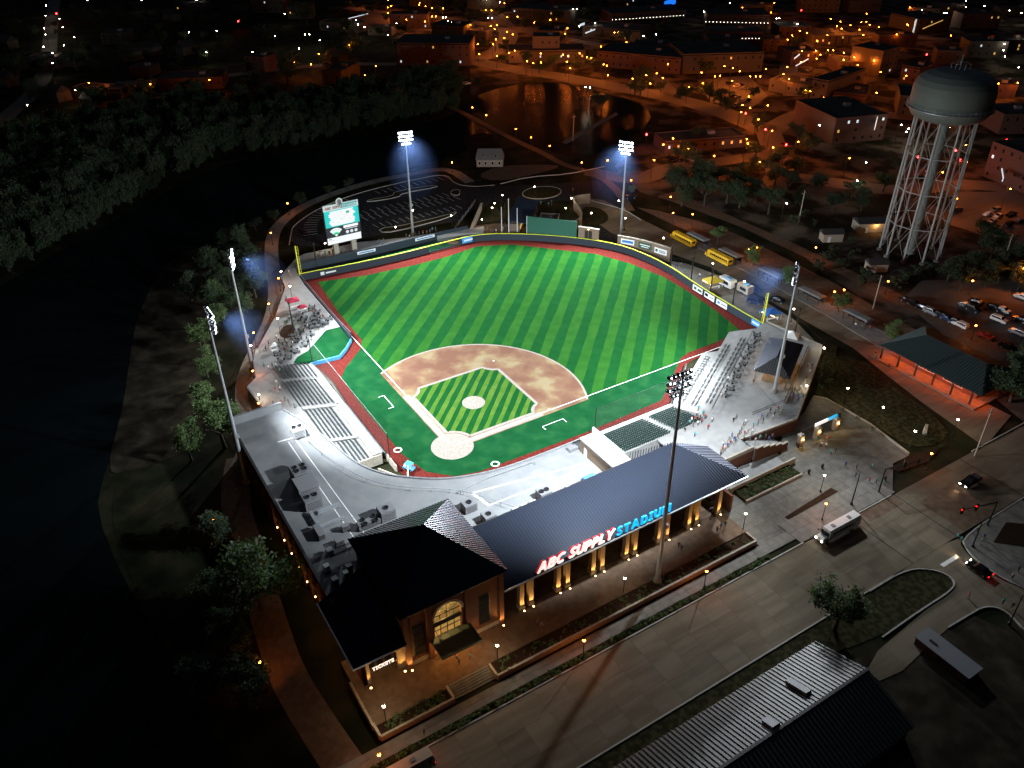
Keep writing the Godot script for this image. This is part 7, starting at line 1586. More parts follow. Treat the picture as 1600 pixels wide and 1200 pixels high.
func street_side() -> void:
	# gate with its lit beam sign
	var gt := thing("gate_sign", "entrance gate beam lit white to blue on brick piers", "sign", Vector3(76.2, 0, 42.3), 0.0)
	for x in [-8.0, -2.4, 4.0]:
		var pr := part("pier", gt, Vector3(x, 0.1, 0.6))
		piece("shaft", bx(Vector3(0, 1.6, 0), Vector3(1.1, 3.2, 1.1)), M.tan_brick, pr)
		piece("cap", MB.new().taper(Vector3(0, 3.2, 0), Vector2(1.4, 1.4), Vector2(0.9, 0.9), 0.3).mesh(), M.cast_stone, pr)
		var wl := part("wall_light", gt, Vector3(x, 2.4, 1.4))
		piece("lamp", MB.new().ball(Vector3.ZERO, Vector3(0.14, 0.22, 0.14), 8, 5).mesh(), M.warm_lamp, wl)
		omni(wl, Vector3.ZERO, Color(1.0, 0.84, 0.52), 4.5, 0.1)
	piece("truss", MB.new().tube(Vector3(-8, 4.6, 0.6), Vector3(5, 4.6, 0.6), 0.1, 0.1, 8).tube(Vector3(-8, 3.3, 0.6), Vector3(-8, 4.7, 0.6), 0.1, 0.1, 8).tube(Vector3(5, 0, 0.6), Vector3(5, 4.7, 0.6), 0.12, 0.1, 8).mesh(), M.black_metal, gt)
	var bands := ["letter_white", "letter_white", "letter_white", "letter_white", "letter_cyan", "letter_cyan", "letter_cyan"]
	for i in 7: piece("sign_light", bx(Vector3(-3.6 + i * 1.05, 4.75, 0.9), Vector3(1.0, 0.75, 0.3)), M[bands[i]], gt)
	# transit building with a dark green roof
	var tr := thing("transit_station", "long brick station with a dark green hipped roof and an orange-lit platform", "station", Vector3(125.6, 0, 41.2))
	var ec := [Vector3(-9.6, 4.2, 15), Vector3(9.6, 4.2, 13), Vector3(9.6, 4.2, -14.4), Vector3(-9.6, 4.2, -14.4)]
	slope(tr, "roof", [ec[3], ec[0], Vector3(0, 7.4, 9), Vector3(0, 7.4, -8)], 0.8, M.green_metal, M.green_metal)
	slope(tr, "roof", [ec[1], ec[2], Vector3(0, 7.4, -8), Vector3(0, 7.4, 9)], 0.8, M.green_metal, M.green_metal)
	slope(tr, "roof", [ec[0], ec[1], Vector3(0, 7.4, 9), Vector3(0, 7.4, 9)], 0.8, M.green_metal, M.green_metal)
	slope(tr, "roof", [ec[2], ec[3], Vector3(0, 7.4, -8), Vector3(0, 7.4, -8)], 0.8, M.green_metal, M.green_metal)
	piece("wall", bx(Vector3(0.6, 2.1, -0.4), Vector3(12.6, 4.2, 25)), M.brick, tr)
	piece("platform", bx(Vector3(-3.2, 0.2, -0.4), Vector3(14.5, 0.4, 30)), M.sidewalk, tr)
	for i in 6: piece("post", bx(Vector3(-9.2, 2.2, -13.4 + i * 5.2), Vector3(0.35, 4.1, 0.35)), M.dark_bronze, tr)
	for z in [-2.6, 5.4]:
		var w := piece("window", bx(Vector3(-5.75, 2.5, z), Vector3(0.12, 2.3, 5.4)), M.white_paint, tr)
		for j in 5: piece("pane", bx(Vector3(-5.84, 2.5, z - 2.1 + j * 1.05), Vector3(0.06, 2.0, 0.95)), M.dark_glass, w)
	for i in 6:
		var cl := part("platform_light", tr, Vector3(-7.6, 3.7, -12.5 + i * 5.2))
		piece("lamp", MB.new().ball(Vector3.ZERO, Vector3(0.2, 0.1, 0.2), 8, 4).mesh(), M.sodium_lamp, cl)
		omni(cl, Vector3.ZERO, Color(1.0, 0.36, 0.06), 22.0, 0.1)
	# bus shelters on the island
	for s in [-56.5, -40.5, -22.5, -6.0, 11.0]:
		var t: Node3D
		if s == -56.5:
			t = thing("bus_shelter", "grey-roofed bus shelter with a bench on the island between the bus roads", "bus shelter", Vector3(127.4, 0.22, s), 0.0, "bus shelters on the island")
			piece("roof", MB.new().taper(Vector3(0, 2.6, 0), Vector2(3.2, 9.0), Vector2(2.2, 8.0), 0.35).mesh(), M.grey_wall, t)
			for x in [-1.2, 1.2]:
				for z in [-3.9, 0.0, 3.9]: piece("post", bx(Vector3(x, 1.3, z), Vector3(0.14, 2.6, 0.14)), M.dark_bronze, t)
			piece("back_panel", bx(Vector3(1.2, 1.35, 0), Vector3(0.06, 1.8, 7.6)), M.dark_glass, t)
			piece("bench", MB.new().box(Vector3(0.7, 0.45, 0), Vector3(0.5, 0.08, 5.0)).box(Vector3(0.7, 0.22, -2), Vector3(0.4, 0.44, 0.1)).box(Vector3(0.7, 0.22, 2), Vector3(0.4, 0.44, 0.1)).mesh(), M.wood, t)
			M.shelter0 = t
		else: copy(M.shelter0, "bus_shelter", "", Vector3(127.2, 0.22, s))
	# traffic signals
	for k in [[70.0, 63.4, 0.0, 7.0, "black signal mast reaching over the street from the stadium corner"], [80.0, 82.0, PI, 7.0, "black signal mast reaching back over the street from the far corner"]]:
		var t := thing("traffic_signal", k[4], "traffic signal", Vector3(k[0], 0.2, k[1]), k[2], "traffic signals at the crossing")
		piece("pole", MB.new().tube(Vector3.ZERO, Vector3(0, 6.4, 0), 0.2, 0.14, 10).mesh(), M.black_metal, t)
		piece("arm", MB.new().tube(Vector3(0, 6.3, 0), Vector3(8.4, 6.6, 2.2), 0.13, 0.08, 8).mesh(), M.black_metal, t)
		piece("brace", MB.new().tube(Vector3(0, 5.6, 0), Vector3(4.2, 6.4, 1.1), 0.05, 0.05, 6).mesh(), M.black_metal, t)
		for x in [4.8, 8.2]:
			var h := part("signal_head", t, Vector3(x, 6.3, x * 0.26))
			piece("housing", bx(Vector3.ZERO, Vector3(0.5, 1.3, 0.45)), M.black_metal, h)
			piece("backplate", bx(Vector3(0, 0, 0.0), Vector3(0.85, 1.6, 0.06)), M.black_metal, h)
			for j in 3: piece("signal_lens", MB.new().ball(Vector3(0.26, 0.4 - j * 0.4, 0), Vector3(0.06, 0.15, 0.15), 8, 4).mesh(), M.red_lamp if j == 0 else M.dark_glass, h)
	for k in [[61.8, 62.9, 8.4], [71.9, 84.0, 7.0], [59.6, 99.2, 7.5]]:
		var t := thing("utility_post", "tall plain black lamp mast beside the kerb at the crossing", "post", Vector3(k[0], 0.2, k[1]), 0.0, "plain masts at the crossing")
		piece("shaft", MB.new().tube(Vector3.ZERO, Vector3(0, k[2], 0), 0.16, 0.09, 8).mesh(), M.black_metal, t)
		piece("foot", MB.new().lathe(Vector3.ZERO, [[0.35, 0], [0.3, 0.4], [0.17, 0.5]], 10).mesh(), M.black_metal, t)
	for p in [[99, 66.8, 13.0, "leaning pale wooden utility pole at the lawn corner"], [138.5, 8.0, 11.0, "wooden utility pole beside the station lawn"], [172, -51, 12.0, "wooden utility pole in the dark park near the sheds"], [185, -200, 12.0, "wooden utility pole near the weir"], [160, -178, 12.0, "wooden utility pole on the river bank path"], [197, 12, 12.0, "wooden utility pole at the edge of the orange parking lot"]]:
		var t := thing("utility_pole", p[3], "utility pole", Vector3(p[0], 0, p[1]), 0.0, "utility poles")
		piece("pole", MB.new().tube(Vector3.ZERO, Vector3(0.5, p[2], -0.3), 0.2, 0.14, 8).mesh(), M.plaster, t)
		piece("crossbar", bx(Vector3(0.47, p[2] - 0.9, -0.28), Vector3(2.2, 0.14, 0.14)), M.plaster, t)
	# buildings at the street's south side
	var mr := thing("metal_roof_warehouse", "gabled warehouse with a ribbed pale metal roof and two low roof boxes", "warehouse", Vector3(-2, 0, 94.5))
	piece("wall", bx(Vector3(0, 1.5, 0), Vector3(53, 3.0, 18.6)), M.grey_wall, mr)
	slope(mr, "roof", [Vector3(27.3, 3.0, -9.7), Vector3(-27.3, 3.0, -9.7), Vector3(-27.3, 6.2, 0), Vector3(27.3, 6.2, 0)], 0.8, M.zinc_roof, M.zinc_roof, 0.2)
	slope(mr, "roof", [Vector3(-27.3, 3.0, 9.7), Vector3(27.3, 3.0, 9.7), Vector3(27.3, 6.2, 0), Vector3(-27.3, 6.2, 0)], 0.8, M.zinc_roof, M.zinc_roof, 0.2)
	piece("ridge_cap", bx(Vector3(0, 6.25, 0), Vector3(54.8, 0.16, 0.5)), M.zinc_roof, mr)
	piece("roof_box", MB.new().box(Vector3(16.0, 5.2, -4.0), Vector3(1.2, 0.7, 4.2), Basis(Vector3.RIGHT, -0.32)).mesh(), M.unit_grey, mr)
	piece("roof_box", MB.new().box(Vector3(7.0, 6.0, -1.4), Vector3(1.6, 0.7, 2.2), Basis(Vector3.RIGHT, -0.32)).mesh(), M.unit_grey, mr)
	var fs := thing("flat_shed", "narrow shed with a plain grey flat roof in the dark yard", "shed", Vector3(43.3, 0, 97.8))
	piece("wall", bx(Vector3(0, 0.85, 0), Vector3(3.6, 1.7, 9.8)), M.dark_brick, fs)
	piece("roof", bx(Vector3(0, 1.8, 0), Vector3(3.9, 0.2, 10.3)), M.unit_grey, fs)
	piece("roof_hatch", bx(Vector3(-0.4, 1.96, -2.6), Vector3(0.4, 0.12, 1.4)), M.dark_bronze, fs)
	# water tower
	var wt := thing("water_tower", "huge grey-green water tower on tall tubular legs with a central riser", "water tower", Vector3(183, 0, -12.2))
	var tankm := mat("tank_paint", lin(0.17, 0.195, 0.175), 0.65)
	piece("tank", MB.new().lathe(Vector3.ZERO, [[0, 44.0], [4, 44.2], [8, 45.0], [10.6, 46.2], [11.4, 47.4], [11.7, 48.6], [11.8, 51.0], [11.8, 53.8], [11.5, 55.6], [10.7, 57.1], [9.0, 58.4], [6.4, 59.3], [3.2, 59.8], [0, 60.0]], 48).mesh(), tankm, wt)
	piece("balcony", MB.new().lathe(Vector3.ZERO, [[11.5, 48.6], [12.6, 48.7], [12.6, 48.9], [11.5, 48.95]], 48).mesh(), M.galvanised, wt)
	var br := MB.new()
	for i in 48:
		var t0 := TAU * i / 48; var t1 := TAU * (i + 1) / 48
		br.tube(Vector3(cos(t0) * 12.5, 48.9, sin(t0) * 12.5), Vector3(cos(t0) * 12.5, 50.0, sin(t0) * 12.5), 0.05, 0.05, 5)
		for y in [49.5, 50.0]: br.tube(Vector3(cos(t0) * 12.5, y, sin(t0) * 12.5), Vector3(cos(t1) * 12.5, y, sin(t1) * 12.5), 0.05, 0.05, 5)
	piece("balcony_rail", br.mesh(), M.galvanised, wt)
	piece("riser", MB.new().lathe(Vector3.ZERO, [[1.9, 0], [1.9, 1.2], [1.6, 1.4], [1.6, 44.6]], 20).mesh(), tankm, wt)
	var legm := mat("leg_floodlit_tone", lin(0.36, 0.38, 0.37), 0.6)  # the tank's paint lightened: floodlight on the legs is put into the colour
	for i in 10:
		var t := TAU * i / 10 + 0.2
		var lo := Vector3(cos(t) * 9.6, 0, sin(t) * 9.6); var hi := Vector3(cos(t) * 9.2, 46.4, sin(t) * 9.0)
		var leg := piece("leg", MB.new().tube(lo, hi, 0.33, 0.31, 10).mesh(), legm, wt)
		piece("footing", MB.new().lathe(lo, [[1.0, 0], [0.9, 0.7], [0.5, 0.8]], 10).mesh(), M.sidewalk, leg)
		var u := TAU * (i + 1) / 10 + 0.2
		for y in [11.5, 23.0, 34.5]:
			var k0 := lerpf(9.6, 9.0, y / 47.2)
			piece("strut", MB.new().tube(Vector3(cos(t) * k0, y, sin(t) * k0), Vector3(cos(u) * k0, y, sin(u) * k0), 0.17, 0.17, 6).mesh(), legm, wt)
		for y in [0.5, 11.5, 23.0, 34.5]:
			var y1: float = minf(y + 11.4, 45.5)
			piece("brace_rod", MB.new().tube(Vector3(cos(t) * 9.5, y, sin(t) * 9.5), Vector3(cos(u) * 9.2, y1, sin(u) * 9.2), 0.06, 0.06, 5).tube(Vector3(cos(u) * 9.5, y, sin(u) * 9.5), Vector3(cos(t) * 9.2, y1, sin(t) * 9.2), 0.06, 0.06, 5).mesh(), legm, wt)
	var an := MB.new()
	for i in 6: an.tube(Vector3(cos(i * 1.05) * 2.6, 60.0, sin(i * 1.05) * 2.6), Vector3(cos(i * 1.05) * 2.6, 61.4, sin(i * 1.05) * 2.6), 0.06, 0.06, 5)
	an.tube(Vector3(0, 60, 0), Vector3(0, 66.5, 0), 0.08, 0.05, 6); an.tube(Vector3(-1.4, 60, 0.6), Vector3(-1.4, 64.5, 0.6), 0.06, 0.05, 6)
	for i in 6: an.tube(Vector3(cos(i * 1.05) * 2.6, 61.4, sin(i * 1.05) * 2.6), Vector3(cos(i * 1.05 + 1.05) * 2.6, 61.4, sin(i * 1.05 + 1.05) * 2.6), 0.05, 0.05, 5)
	piece("antenna", an.mesh(), M.galvanised, wt)
	for s in [[169, -33.8, 7, 4, 3.0, "small gabled shed in the shrubs at the water tower"], [188, -33, 10, 6, 3.4, "shed with one lit wall near the water tower legs"], [162, -9.5, 6, 4, 2.8, "low shed at the foot of the water tower"], [201, 14, 5, 4, 3.0, "pale block hut at the parking lot edge"]]:
		var t := thing("shed", s[5], "shed", Vector3(s[0], 0, s[1]), -0.5)
		piece("wall", bx(Vector3(0, s[4] / 2, 0), Vector3(s[2], s[4], s[3])), M.plaster, t)
		piece("roof", MB.new().taper(Vector3(0, s[4], 0), Vector2(s[2] + 0.8, s[3] + 0.8), Vector2(s[2] + 0.6, 0.3), 1.3).mesh(), M.dark_roof, t)
		piece("door", bx(Vector3(-s[2] * 0.2, 1.05, s[3] / 2 + 0.05), Vector3(1.0, 2.1, 0.08)), M.white_paint, t)
	var sl := thing("shed_light", "warm bare lamp on the shed wall near the water tower", "lamp", Vector3(187.2, 2.9, -29.2))
	piece("bulb_lamp", MB.new().ball(Vector3.ZERO, Vector3(0.18, 0.18, 0.18), 8, 5).mesh(), M.warm_lamp, sl)
	piece("bracket", bx(Vector3(0, 0.25, -0.3), Vector3(0.08, 0.08, 0.7)), M.black_metal, sl)
	omni(sl, Vector3.ZERO, Color(1.0, 0.72, 0.35), 10.0, 0.1)
	# monument sign on the lawn corner
	var ms := thing("monument_sign", "low stone monument sign at the lawn corner", "sign", Vector3(97.5, 0.2, 55.0), 0.5)
	piece("stone", MB.new().taper(Vector3.ZERO, Vector2(2.6, 0.9), Vector2(2.2, 0.6), 1.5).mesh(), M.cast_stone, ms)
	piece("panel", bx(Vector3(0, 0.9, 0.42), Vector3(1.7, 0.7, 0.06)), M.dark_bronze, ms)
	# bicycles-sized bollards and bins on the court
	for p in [[66.4, 51.2], [62.4, 50.9], [74.5, 61.5]]:
		var bn := thing("litter_bin", "black round litter bin on the gate court", "litter bin", Vector3(p[0], 0.13, p[1]), 0.0, "litter bins on the gate court")
		piece("drum", MB.new().lathe(Vector3.ZERO, [[0.26, 0], [0.32, 0.85], [0.34, 0.9]], 12).mesh(), M.black_metal, bn)
		piece("lid", MB.new().lathe(Vector3(0, 0.9, 0), [[0.34, 0], [0.2, 0.14], [0.0, 0.16]], 12).mesh(), M.black_metal, bn)

func lamps() -> void:
	var far_o := glow_mat("sodium_far", Color(1.0, 0.42, 0.10), 170.0)
	var far_w := glow_mat("white_far", Color(1.0, 0.93, 0.82), 110.0)
	# post-top globes near the stadium
	for kind in 2:
		var proto := thing("post_lamp", "", "lamp post")
		piece("post", MB.new().tube(Vector3(0, 0.5, 0), Vector3(0, 4.3, 0), 0.085, 0.065, 8).mesh(), M.black_metal, proto)
		piece("foot", MB.new().lathe(Vector3.ZERO, [[0.24, 0], [0.22, 0.25], [0.12, 0.5]], 10).mesh(), M.black_metal, proto)
		piece("globe_lamp", MB.new().ball(Vector3(0, 4.55, 0), Vector3(0.23, 0.23, 0.23), 14, 8).mesh(), M.white_lamp if kind == 0 else M.sodium_lamp, proto)
		piece("cap", MB.new().lathe(Vector3(0, 4.75, 0), [[0.16, 0], [0.08, 0.1], [0.0, 0.14]], 10).mesh(), M.black_metal, proto)
		omni(proto, Vector3(0, 4.55, 0), Color(1.0, 0.90, 0.74) if kind == 0 else Color(1.0, 0.56, 0.22), 12.0 if kind == 0 else 9.0, 0.2)
		var label := "black lamp post with a white glowing globe on a walk around the ballpark" if kind == 0 else "black lamp post with an orange glowing globe on a path or kerb"
		var first := true
		for p in (WHITE_POSTS if kind == 0 else ORANGE_POSTS):
			var y := 2.2 if p[0] < 2 and p[0] > -27 and p[1] < -60 and p[1] > -104 and kind == 0 else 0.15
			if first:
				proto.set_meta("label", label); proto.set_meta("group", "white globe lamps" if kind == 0 else "orange globe lamps")
				proto.position = Vector3(p[0], y, p[1])
				first = false
			else: copy(proto, "post_lamp", "", Vector3(p[0], y, p[1]))
	# tall street lights of the town
	for kind in 2:
		var proto := thing("street_light", "", "street light")
		piece("pole", MB.new().tube(Vector3.ZERO, Vector3(0, 8.9, 0), 0.12, 0.08, 6).mesh(), M.black_metal, proto)
		piece("arm", MB.new().tube(Vector3(0, 8.8, 0), Vector3(0, 8.9, 1.2), 0.05, 0.05, 5).mesh(), M.black_metal, proto)
		piece("hood", MB.new().box(Vector3(0, 8.98, 1.2), Vector3(0.3, 0.1, 0.7)).mesh(), M.black_metal, proto)
		piece("lamp", MB.new().ball(Vector3(0, 8.7, 1.2), Vector3(0.23, 0.2, 0.23), 8, 5).mesh(), far_o if kind == 0 else far_w, proto)
		omni(proto, Vector3(0, 8.7, 1.2), Color(1.0, 0.50, 0.17) if kind == 0 else Color(1.0, 0.92, 0.78), 58.0 if kind == 0 else 9.0, 0.2)
		var first := true
		for p in (STREET_LIGHTS if kind == 0 else WHITE_LIGHTS):
			if first:
				proto.set_meta("label", "tall sodium street light glowing orange in the town beyond the river" if kind == 0 else "tall street light glowing white in the town beyond the river")
				proto.set_meta("group", "orange street lights of the town" if kind == 0 else "white street lights of the town")
				proto.position = Vector3(p[0], 0, p[1] - 1.2)
				first = false
			else: copy(proto, "street_light", "", Vector3(p[0], 0, p[1] - 1.2))
		if kind == 0:
			# rows of the same lights along the avenues
			for rd in ROADS.slice(0, 7) + ROADS.slice(9, 11):
				var line := smooth(pts(rd.slice(1)), 1, false)
				var gone := 12.0
				for i in line.size() - 1:
					var d: Vector2 = line[i + 1] - line[i]
					while gone < d.length():
						var e: Vector2 = line[i] + d.normalized() * gone + Vector2(-d.y, d.x).normalized() * (rd[0] / 2 + 1.0) * (1 if int(gone) % 2 else -1)
						copy(proto, "street_light", "", Vector3(e.x, 0, e.y - 1.2))
						gone += 33.0
					gone -= d.length()
	var far_r := glow_mat("signal_red_far", Color(1.0, 0.10, 0.10), 120.0)
	var first_r: Node3D
	for p in RED_SIGNALS:
		if first_r: copy(first_r, "red_signal", "", Vector3(p[0], 0, p[1]))
		else:
			first_r = thing("red_signal", "distant traffic signal showing red in the town", "traffic signal", Vector3(p[0], 0, p[1]), 0.0, "red signals in the town")
			piece("pole", MB.new().tube(Vector3.ZERO, Vector3(0, 6.2, 0), 0.1, 0.08, 6).mesh(), M.black_metal, first_r)
			piece("housing", bx(Vector3(0, 5.6, -0.1), Vector3(0.45, 1.2, 0.25)), M.black_metal, first_r)
			piece("signal_lens", MB.new().ball(Vector3(0, 6.0, 0.12), Vector3(0.45, 0.45, 0.2), 8, 5).mesh(), far_r, first_r)

func side_profile(prof: Array, w_lo: float, w_hi: float, y_split: float, length: float) -> MB:
	# a body swept across its width: prof lists [z, y] round the side; points above y_split pull inwards
	var b := MB.new()
	var poly := pts(prof.reduce(func(acc, e): return acc + e, []))
	var wid := func(y: float) -> float: return lerpf(w_lo, w_hi, clampf((y - y_split) / 0.7, 0, 1)) / 2
	var t := Geometry2D.triangulate_polygon(poly)
	for s in [-1.0, 1.0]:
		for i in range(0, t.size(), 3):
			var q := []
			for j in 3: q.append(Vector3(s * wid.call(poly[t[i + j]].y), poly[t[i + j]].y, poly[t[i + j]].x))
			b.tri(q[0], q[1], q[2]); b.fixto(Vector3(s, 0.2, 0))
	var mid := Vector3(0, 0.7, 0)
	for i in poly.size():
		var a := poly[i]; var c := poly[(i + 1) % poly.size()]
		var q := [Vector3(-wid.call(a.y), a.y, a.x), Vector3(wid.call(a.y), a.y, a.x), Vector3(wid.call(c.y), c.y, c.x), Vector3(-wid.call(c.y), c.y, c.x)]
		var d := Vector3(0, -(c.x - a.x), c.y - a.y)
		if d.dot(Vector3(0, (a.y + c.y) / 2, (a.x + c.x) / 2) - mid) < 0: d = -d
		b.tri(q[0], q[1], q[2]); b.fixto(d)
		b.tri(q[0], q[2], q[3]); b.fixto(d)
	return b

func wheels(t: Node3D, r: float, track: float, zs: Array) -> void:
	for z in zs:
		for s in [-1, 1]:
			var w := part("wheel", t, Vector3(s * track / 2, r, z))
			piece("tyre", MB.new().tube(Vector3(-0.11, 0, 0), Vector3(0.11, 0, 0), r, r, 14).mesh(), M.rubber, w)
			piece("rim", MB.new().tube(Vector3(-0.12, 0, 0), Vector3(0.12, 0, 0), r * 0.6, r * 0.6, 10).mesh(), M.galvanised, w)

func make_car(kind: String, label: String, at: Vector3, turn: float, paint: Material, group := "", lit := false) -> Node3D:
	var t := thing(kind, label, "car" if kind != "pickup_truck" else "pickup truck", at, turn, group)
	if kind == "pickup_truck":
		piece("body", side_profile([[-2.8, 0.45], [-2.85, 1.0], [-1.0, 1.02], [-0.9, 1.05], [-0.6, 1.8], [0.7, 1.82], [1.35, 1.15], [2.7, 1.02], [2.8, 0.8], [2.75, 0.4]], 1.95, 1.55, 1.0, 5.6).mesh(), paint, t)
		piece("bed_floor", bx(Vector3(0, 0.98, -1.9), Vector3(1.5, 0.1, 1.6)), M.rubber, t)
		piece("window", side_profile([[-0.75, 1.12], [-0.55, 1.68], [0.62, 1.70], [1.15, 1.18]], 2.0, 1.6, 1.0, 3).mesh(), M.tinted_glass, t)
	elif kind == "sports_utility_car":
		piece("body", side_profile([[-2.3, 0.4], [-2.35, 1.05], [-2.1, 1.72], [0.55, 1.74], [1.15, 1.12], [2.2, 0.98], [2.35, 0.75], [2.3, 0.38]], 1.9, 1.5, 1.05, 4.7).mesh(), paint, t)
		piece("window", side_profile([[-2.0, 1.14], [-1.9, 1.60], [0.48, 1.62], [0.95, 1.16]], 1.95, 1.56, 1.05, 3).mesh(), M.tinted_glass, t)
		piece("windscreen", MB.new().box(Vector3(0, 1.42, 0.90), Vector3(1.5, 0.7, 0.03), Basis(Vector3.RIGHT, -0.76)).mesh(), M.tinted_glass, t)
	else:
		piece("body", side_profile([[-2.25, 0.38], [-2.3, 0.95], [-1.6, 1.02], [-0.95, 1.44], [0.35, 1.46], [1.05, 1.0], [2.1, 0.86], [2.28, 0.65], [2.22, 0.34]], 1.84, 1.36, 0.95, 4.5).mesh(), paint, t)
		piece("window", side_profile([[-1.35, 1.04], [-0.88, 1.34], [0.28, 1.36], [0.80, 1.04]], 1.89, 1.44, 0.95, 3).mesh(), M.tinted_glass, t)
		piece("windscreen", MB.new().box(Vector3(0, 1.25, 0.72), Vector3(1.4, 0.78, 0.03), Basis(Vector3.RIGHT, -0.98)).mesh(), M.tinted_glass, t)
	var front := 2.34 if kind == "sports_utility_car" else 2.78 if kind == "pickup_truck" else 2.26
	for s in [-1, 1]:
		piece("headlight", bx(Vector3(s * 0.68, 0.74, front), Vector3(0.36, 0.18, 0.08)), M.white_lamp if lit else M.car_silver, t)
		piece("tail_light", bx(Vector3(s * 0.72, 0.85, -front - 0.04), Vector3(0.28, 0.2, 0.06)), M.red_lamp if lit else M.car_red, t)
	wheels(t, 0.34 if kind != "pickup_truck" else 0.4, 1.66, [-1.4, 1.42] if kind != "pickup_truck" else [-1.75, 1.75])
	if lit:
		var l := SpotLight3D.new()
		l.name = "headlight_beam"; l.light_color = Color(1.0, 0.9, 0.72); l.light_energy = 22.0; l.light_size = 0.15; l.spot_angle = 28; l.spot_range = 40; l.shadow_enabled = true
		t.add_child(l, true)
		l.position = Vector3(0, 0.76, front + 0.2)
		l.basis = Basis.looking_at(Vector3(0, -0.10, 1), Vector3.UP)
	return t

func make_bus(called: String, label: String, at: Vector3, turn: float, paint: Material, length: float, nose: float, rear_lit: bool) -> Node3D:
	var t := thing(called, label, "bus", at, turn)
	var h := 2.9
	var half := length / 2
	var b := MB.new()
	b.taper(Vector3(0, 0.5, -nose / 2), Vector2(2.4, length - nose), Vector2(2.4, length - nose), 1.9)
	b.taper(Vector3(0, 2.4, -nose / 2), Vector2(2.4, length - nose), Vector2(1.8, length - nose - 0.3), h - 2.4)
	piece("body", b.mesh(), paint, t)
	if nose > 0.1: piece("bonnet", MB.new().taper(Vector3(0, 0.5, half - nose / 2), Vector2(2.0, nose), Vector2(1.7, nose * 0.85), 1.0).mesh(), paint, t)
	piece("bumper", MB.new().box(Vector3(0, 0.55, half + 0.05), Vector3(2.2, 0.25, 0.15)).box(Vector3(0, 0.55, -half - 0.05), Vector3(2.3, 0.25, 0.15)).mesh(), M.rubber, t)
	var n := int((length - nose - 1.0) / 0.9)
	for i in n:
		for s in [-1, 1]: piece("window", bx(Vector3(s * 1.21, 1.98, -half + 0.9 + i * 0.9), Vector3(0.04, 0.62, 0.74)), M.tinted_glass, t)
	piece("windscreen", bx(Vector3(0, 1.95, half - nose + 0.02), Vector3(2.0, 0.85, 0.06)), M.tinted_glass, t)
	piece("rear_window", bx(Vector3(0, 1.95, -half - 0.02), Vector3(1.4, 0.7, 0.05)), M.tinted_glass, t)
	piece("stripe", MB.new().box(Vector3(1.215, 1.35, -nose / 2), Vector3(0.03, 0.1, length - nose)).box(Vector3(-1.215, 1.35, -nose / 2), Vector3(0.03, 0.1, length - nose)).mesh(), M.rubber, t)
	for z in [-half * 0.5, half * 0.35]: piece("roof_hatch", bx(Vector3(0, h + 0.06, z), Vector3(0.7, 0.12, 0.7)), M.unit_grey if paint != M.bus_yellow else paint, t)
	for s in [-1, 1]:
		piece("headlight", bx(Vector3(s * 0.75, 0.95, half + 0.04), Vector3(0.3, 0.22, 0.06)), M.white_lamp if rear_lit else M.car_silver, t)
		piece("tail_light", bx(Vector3(s * 0.95, 1.1, -half - 0.04), Vector3(0.25, 0.35, 0.06)), M.red_lamp if rear_lit else M.car_red, t)
		piece("mirror", MB.new().tube(Vector3(s * 1.2, 1.8, half - nose - 0.2), Vector3(s * 1.55, 1.75, half - nose + 0.1), 0.04, 0.04, 5).box(Vector3(s * 1.55, 1.7, half - nose + 0.12), Vector3(0.12, 0.4, 0.2)).mesh(), M.rubber, t)
	wheels(t, 0.48, 2.1, [-half * 0.55, half - nose * 0.6 - 0.5])
	return t

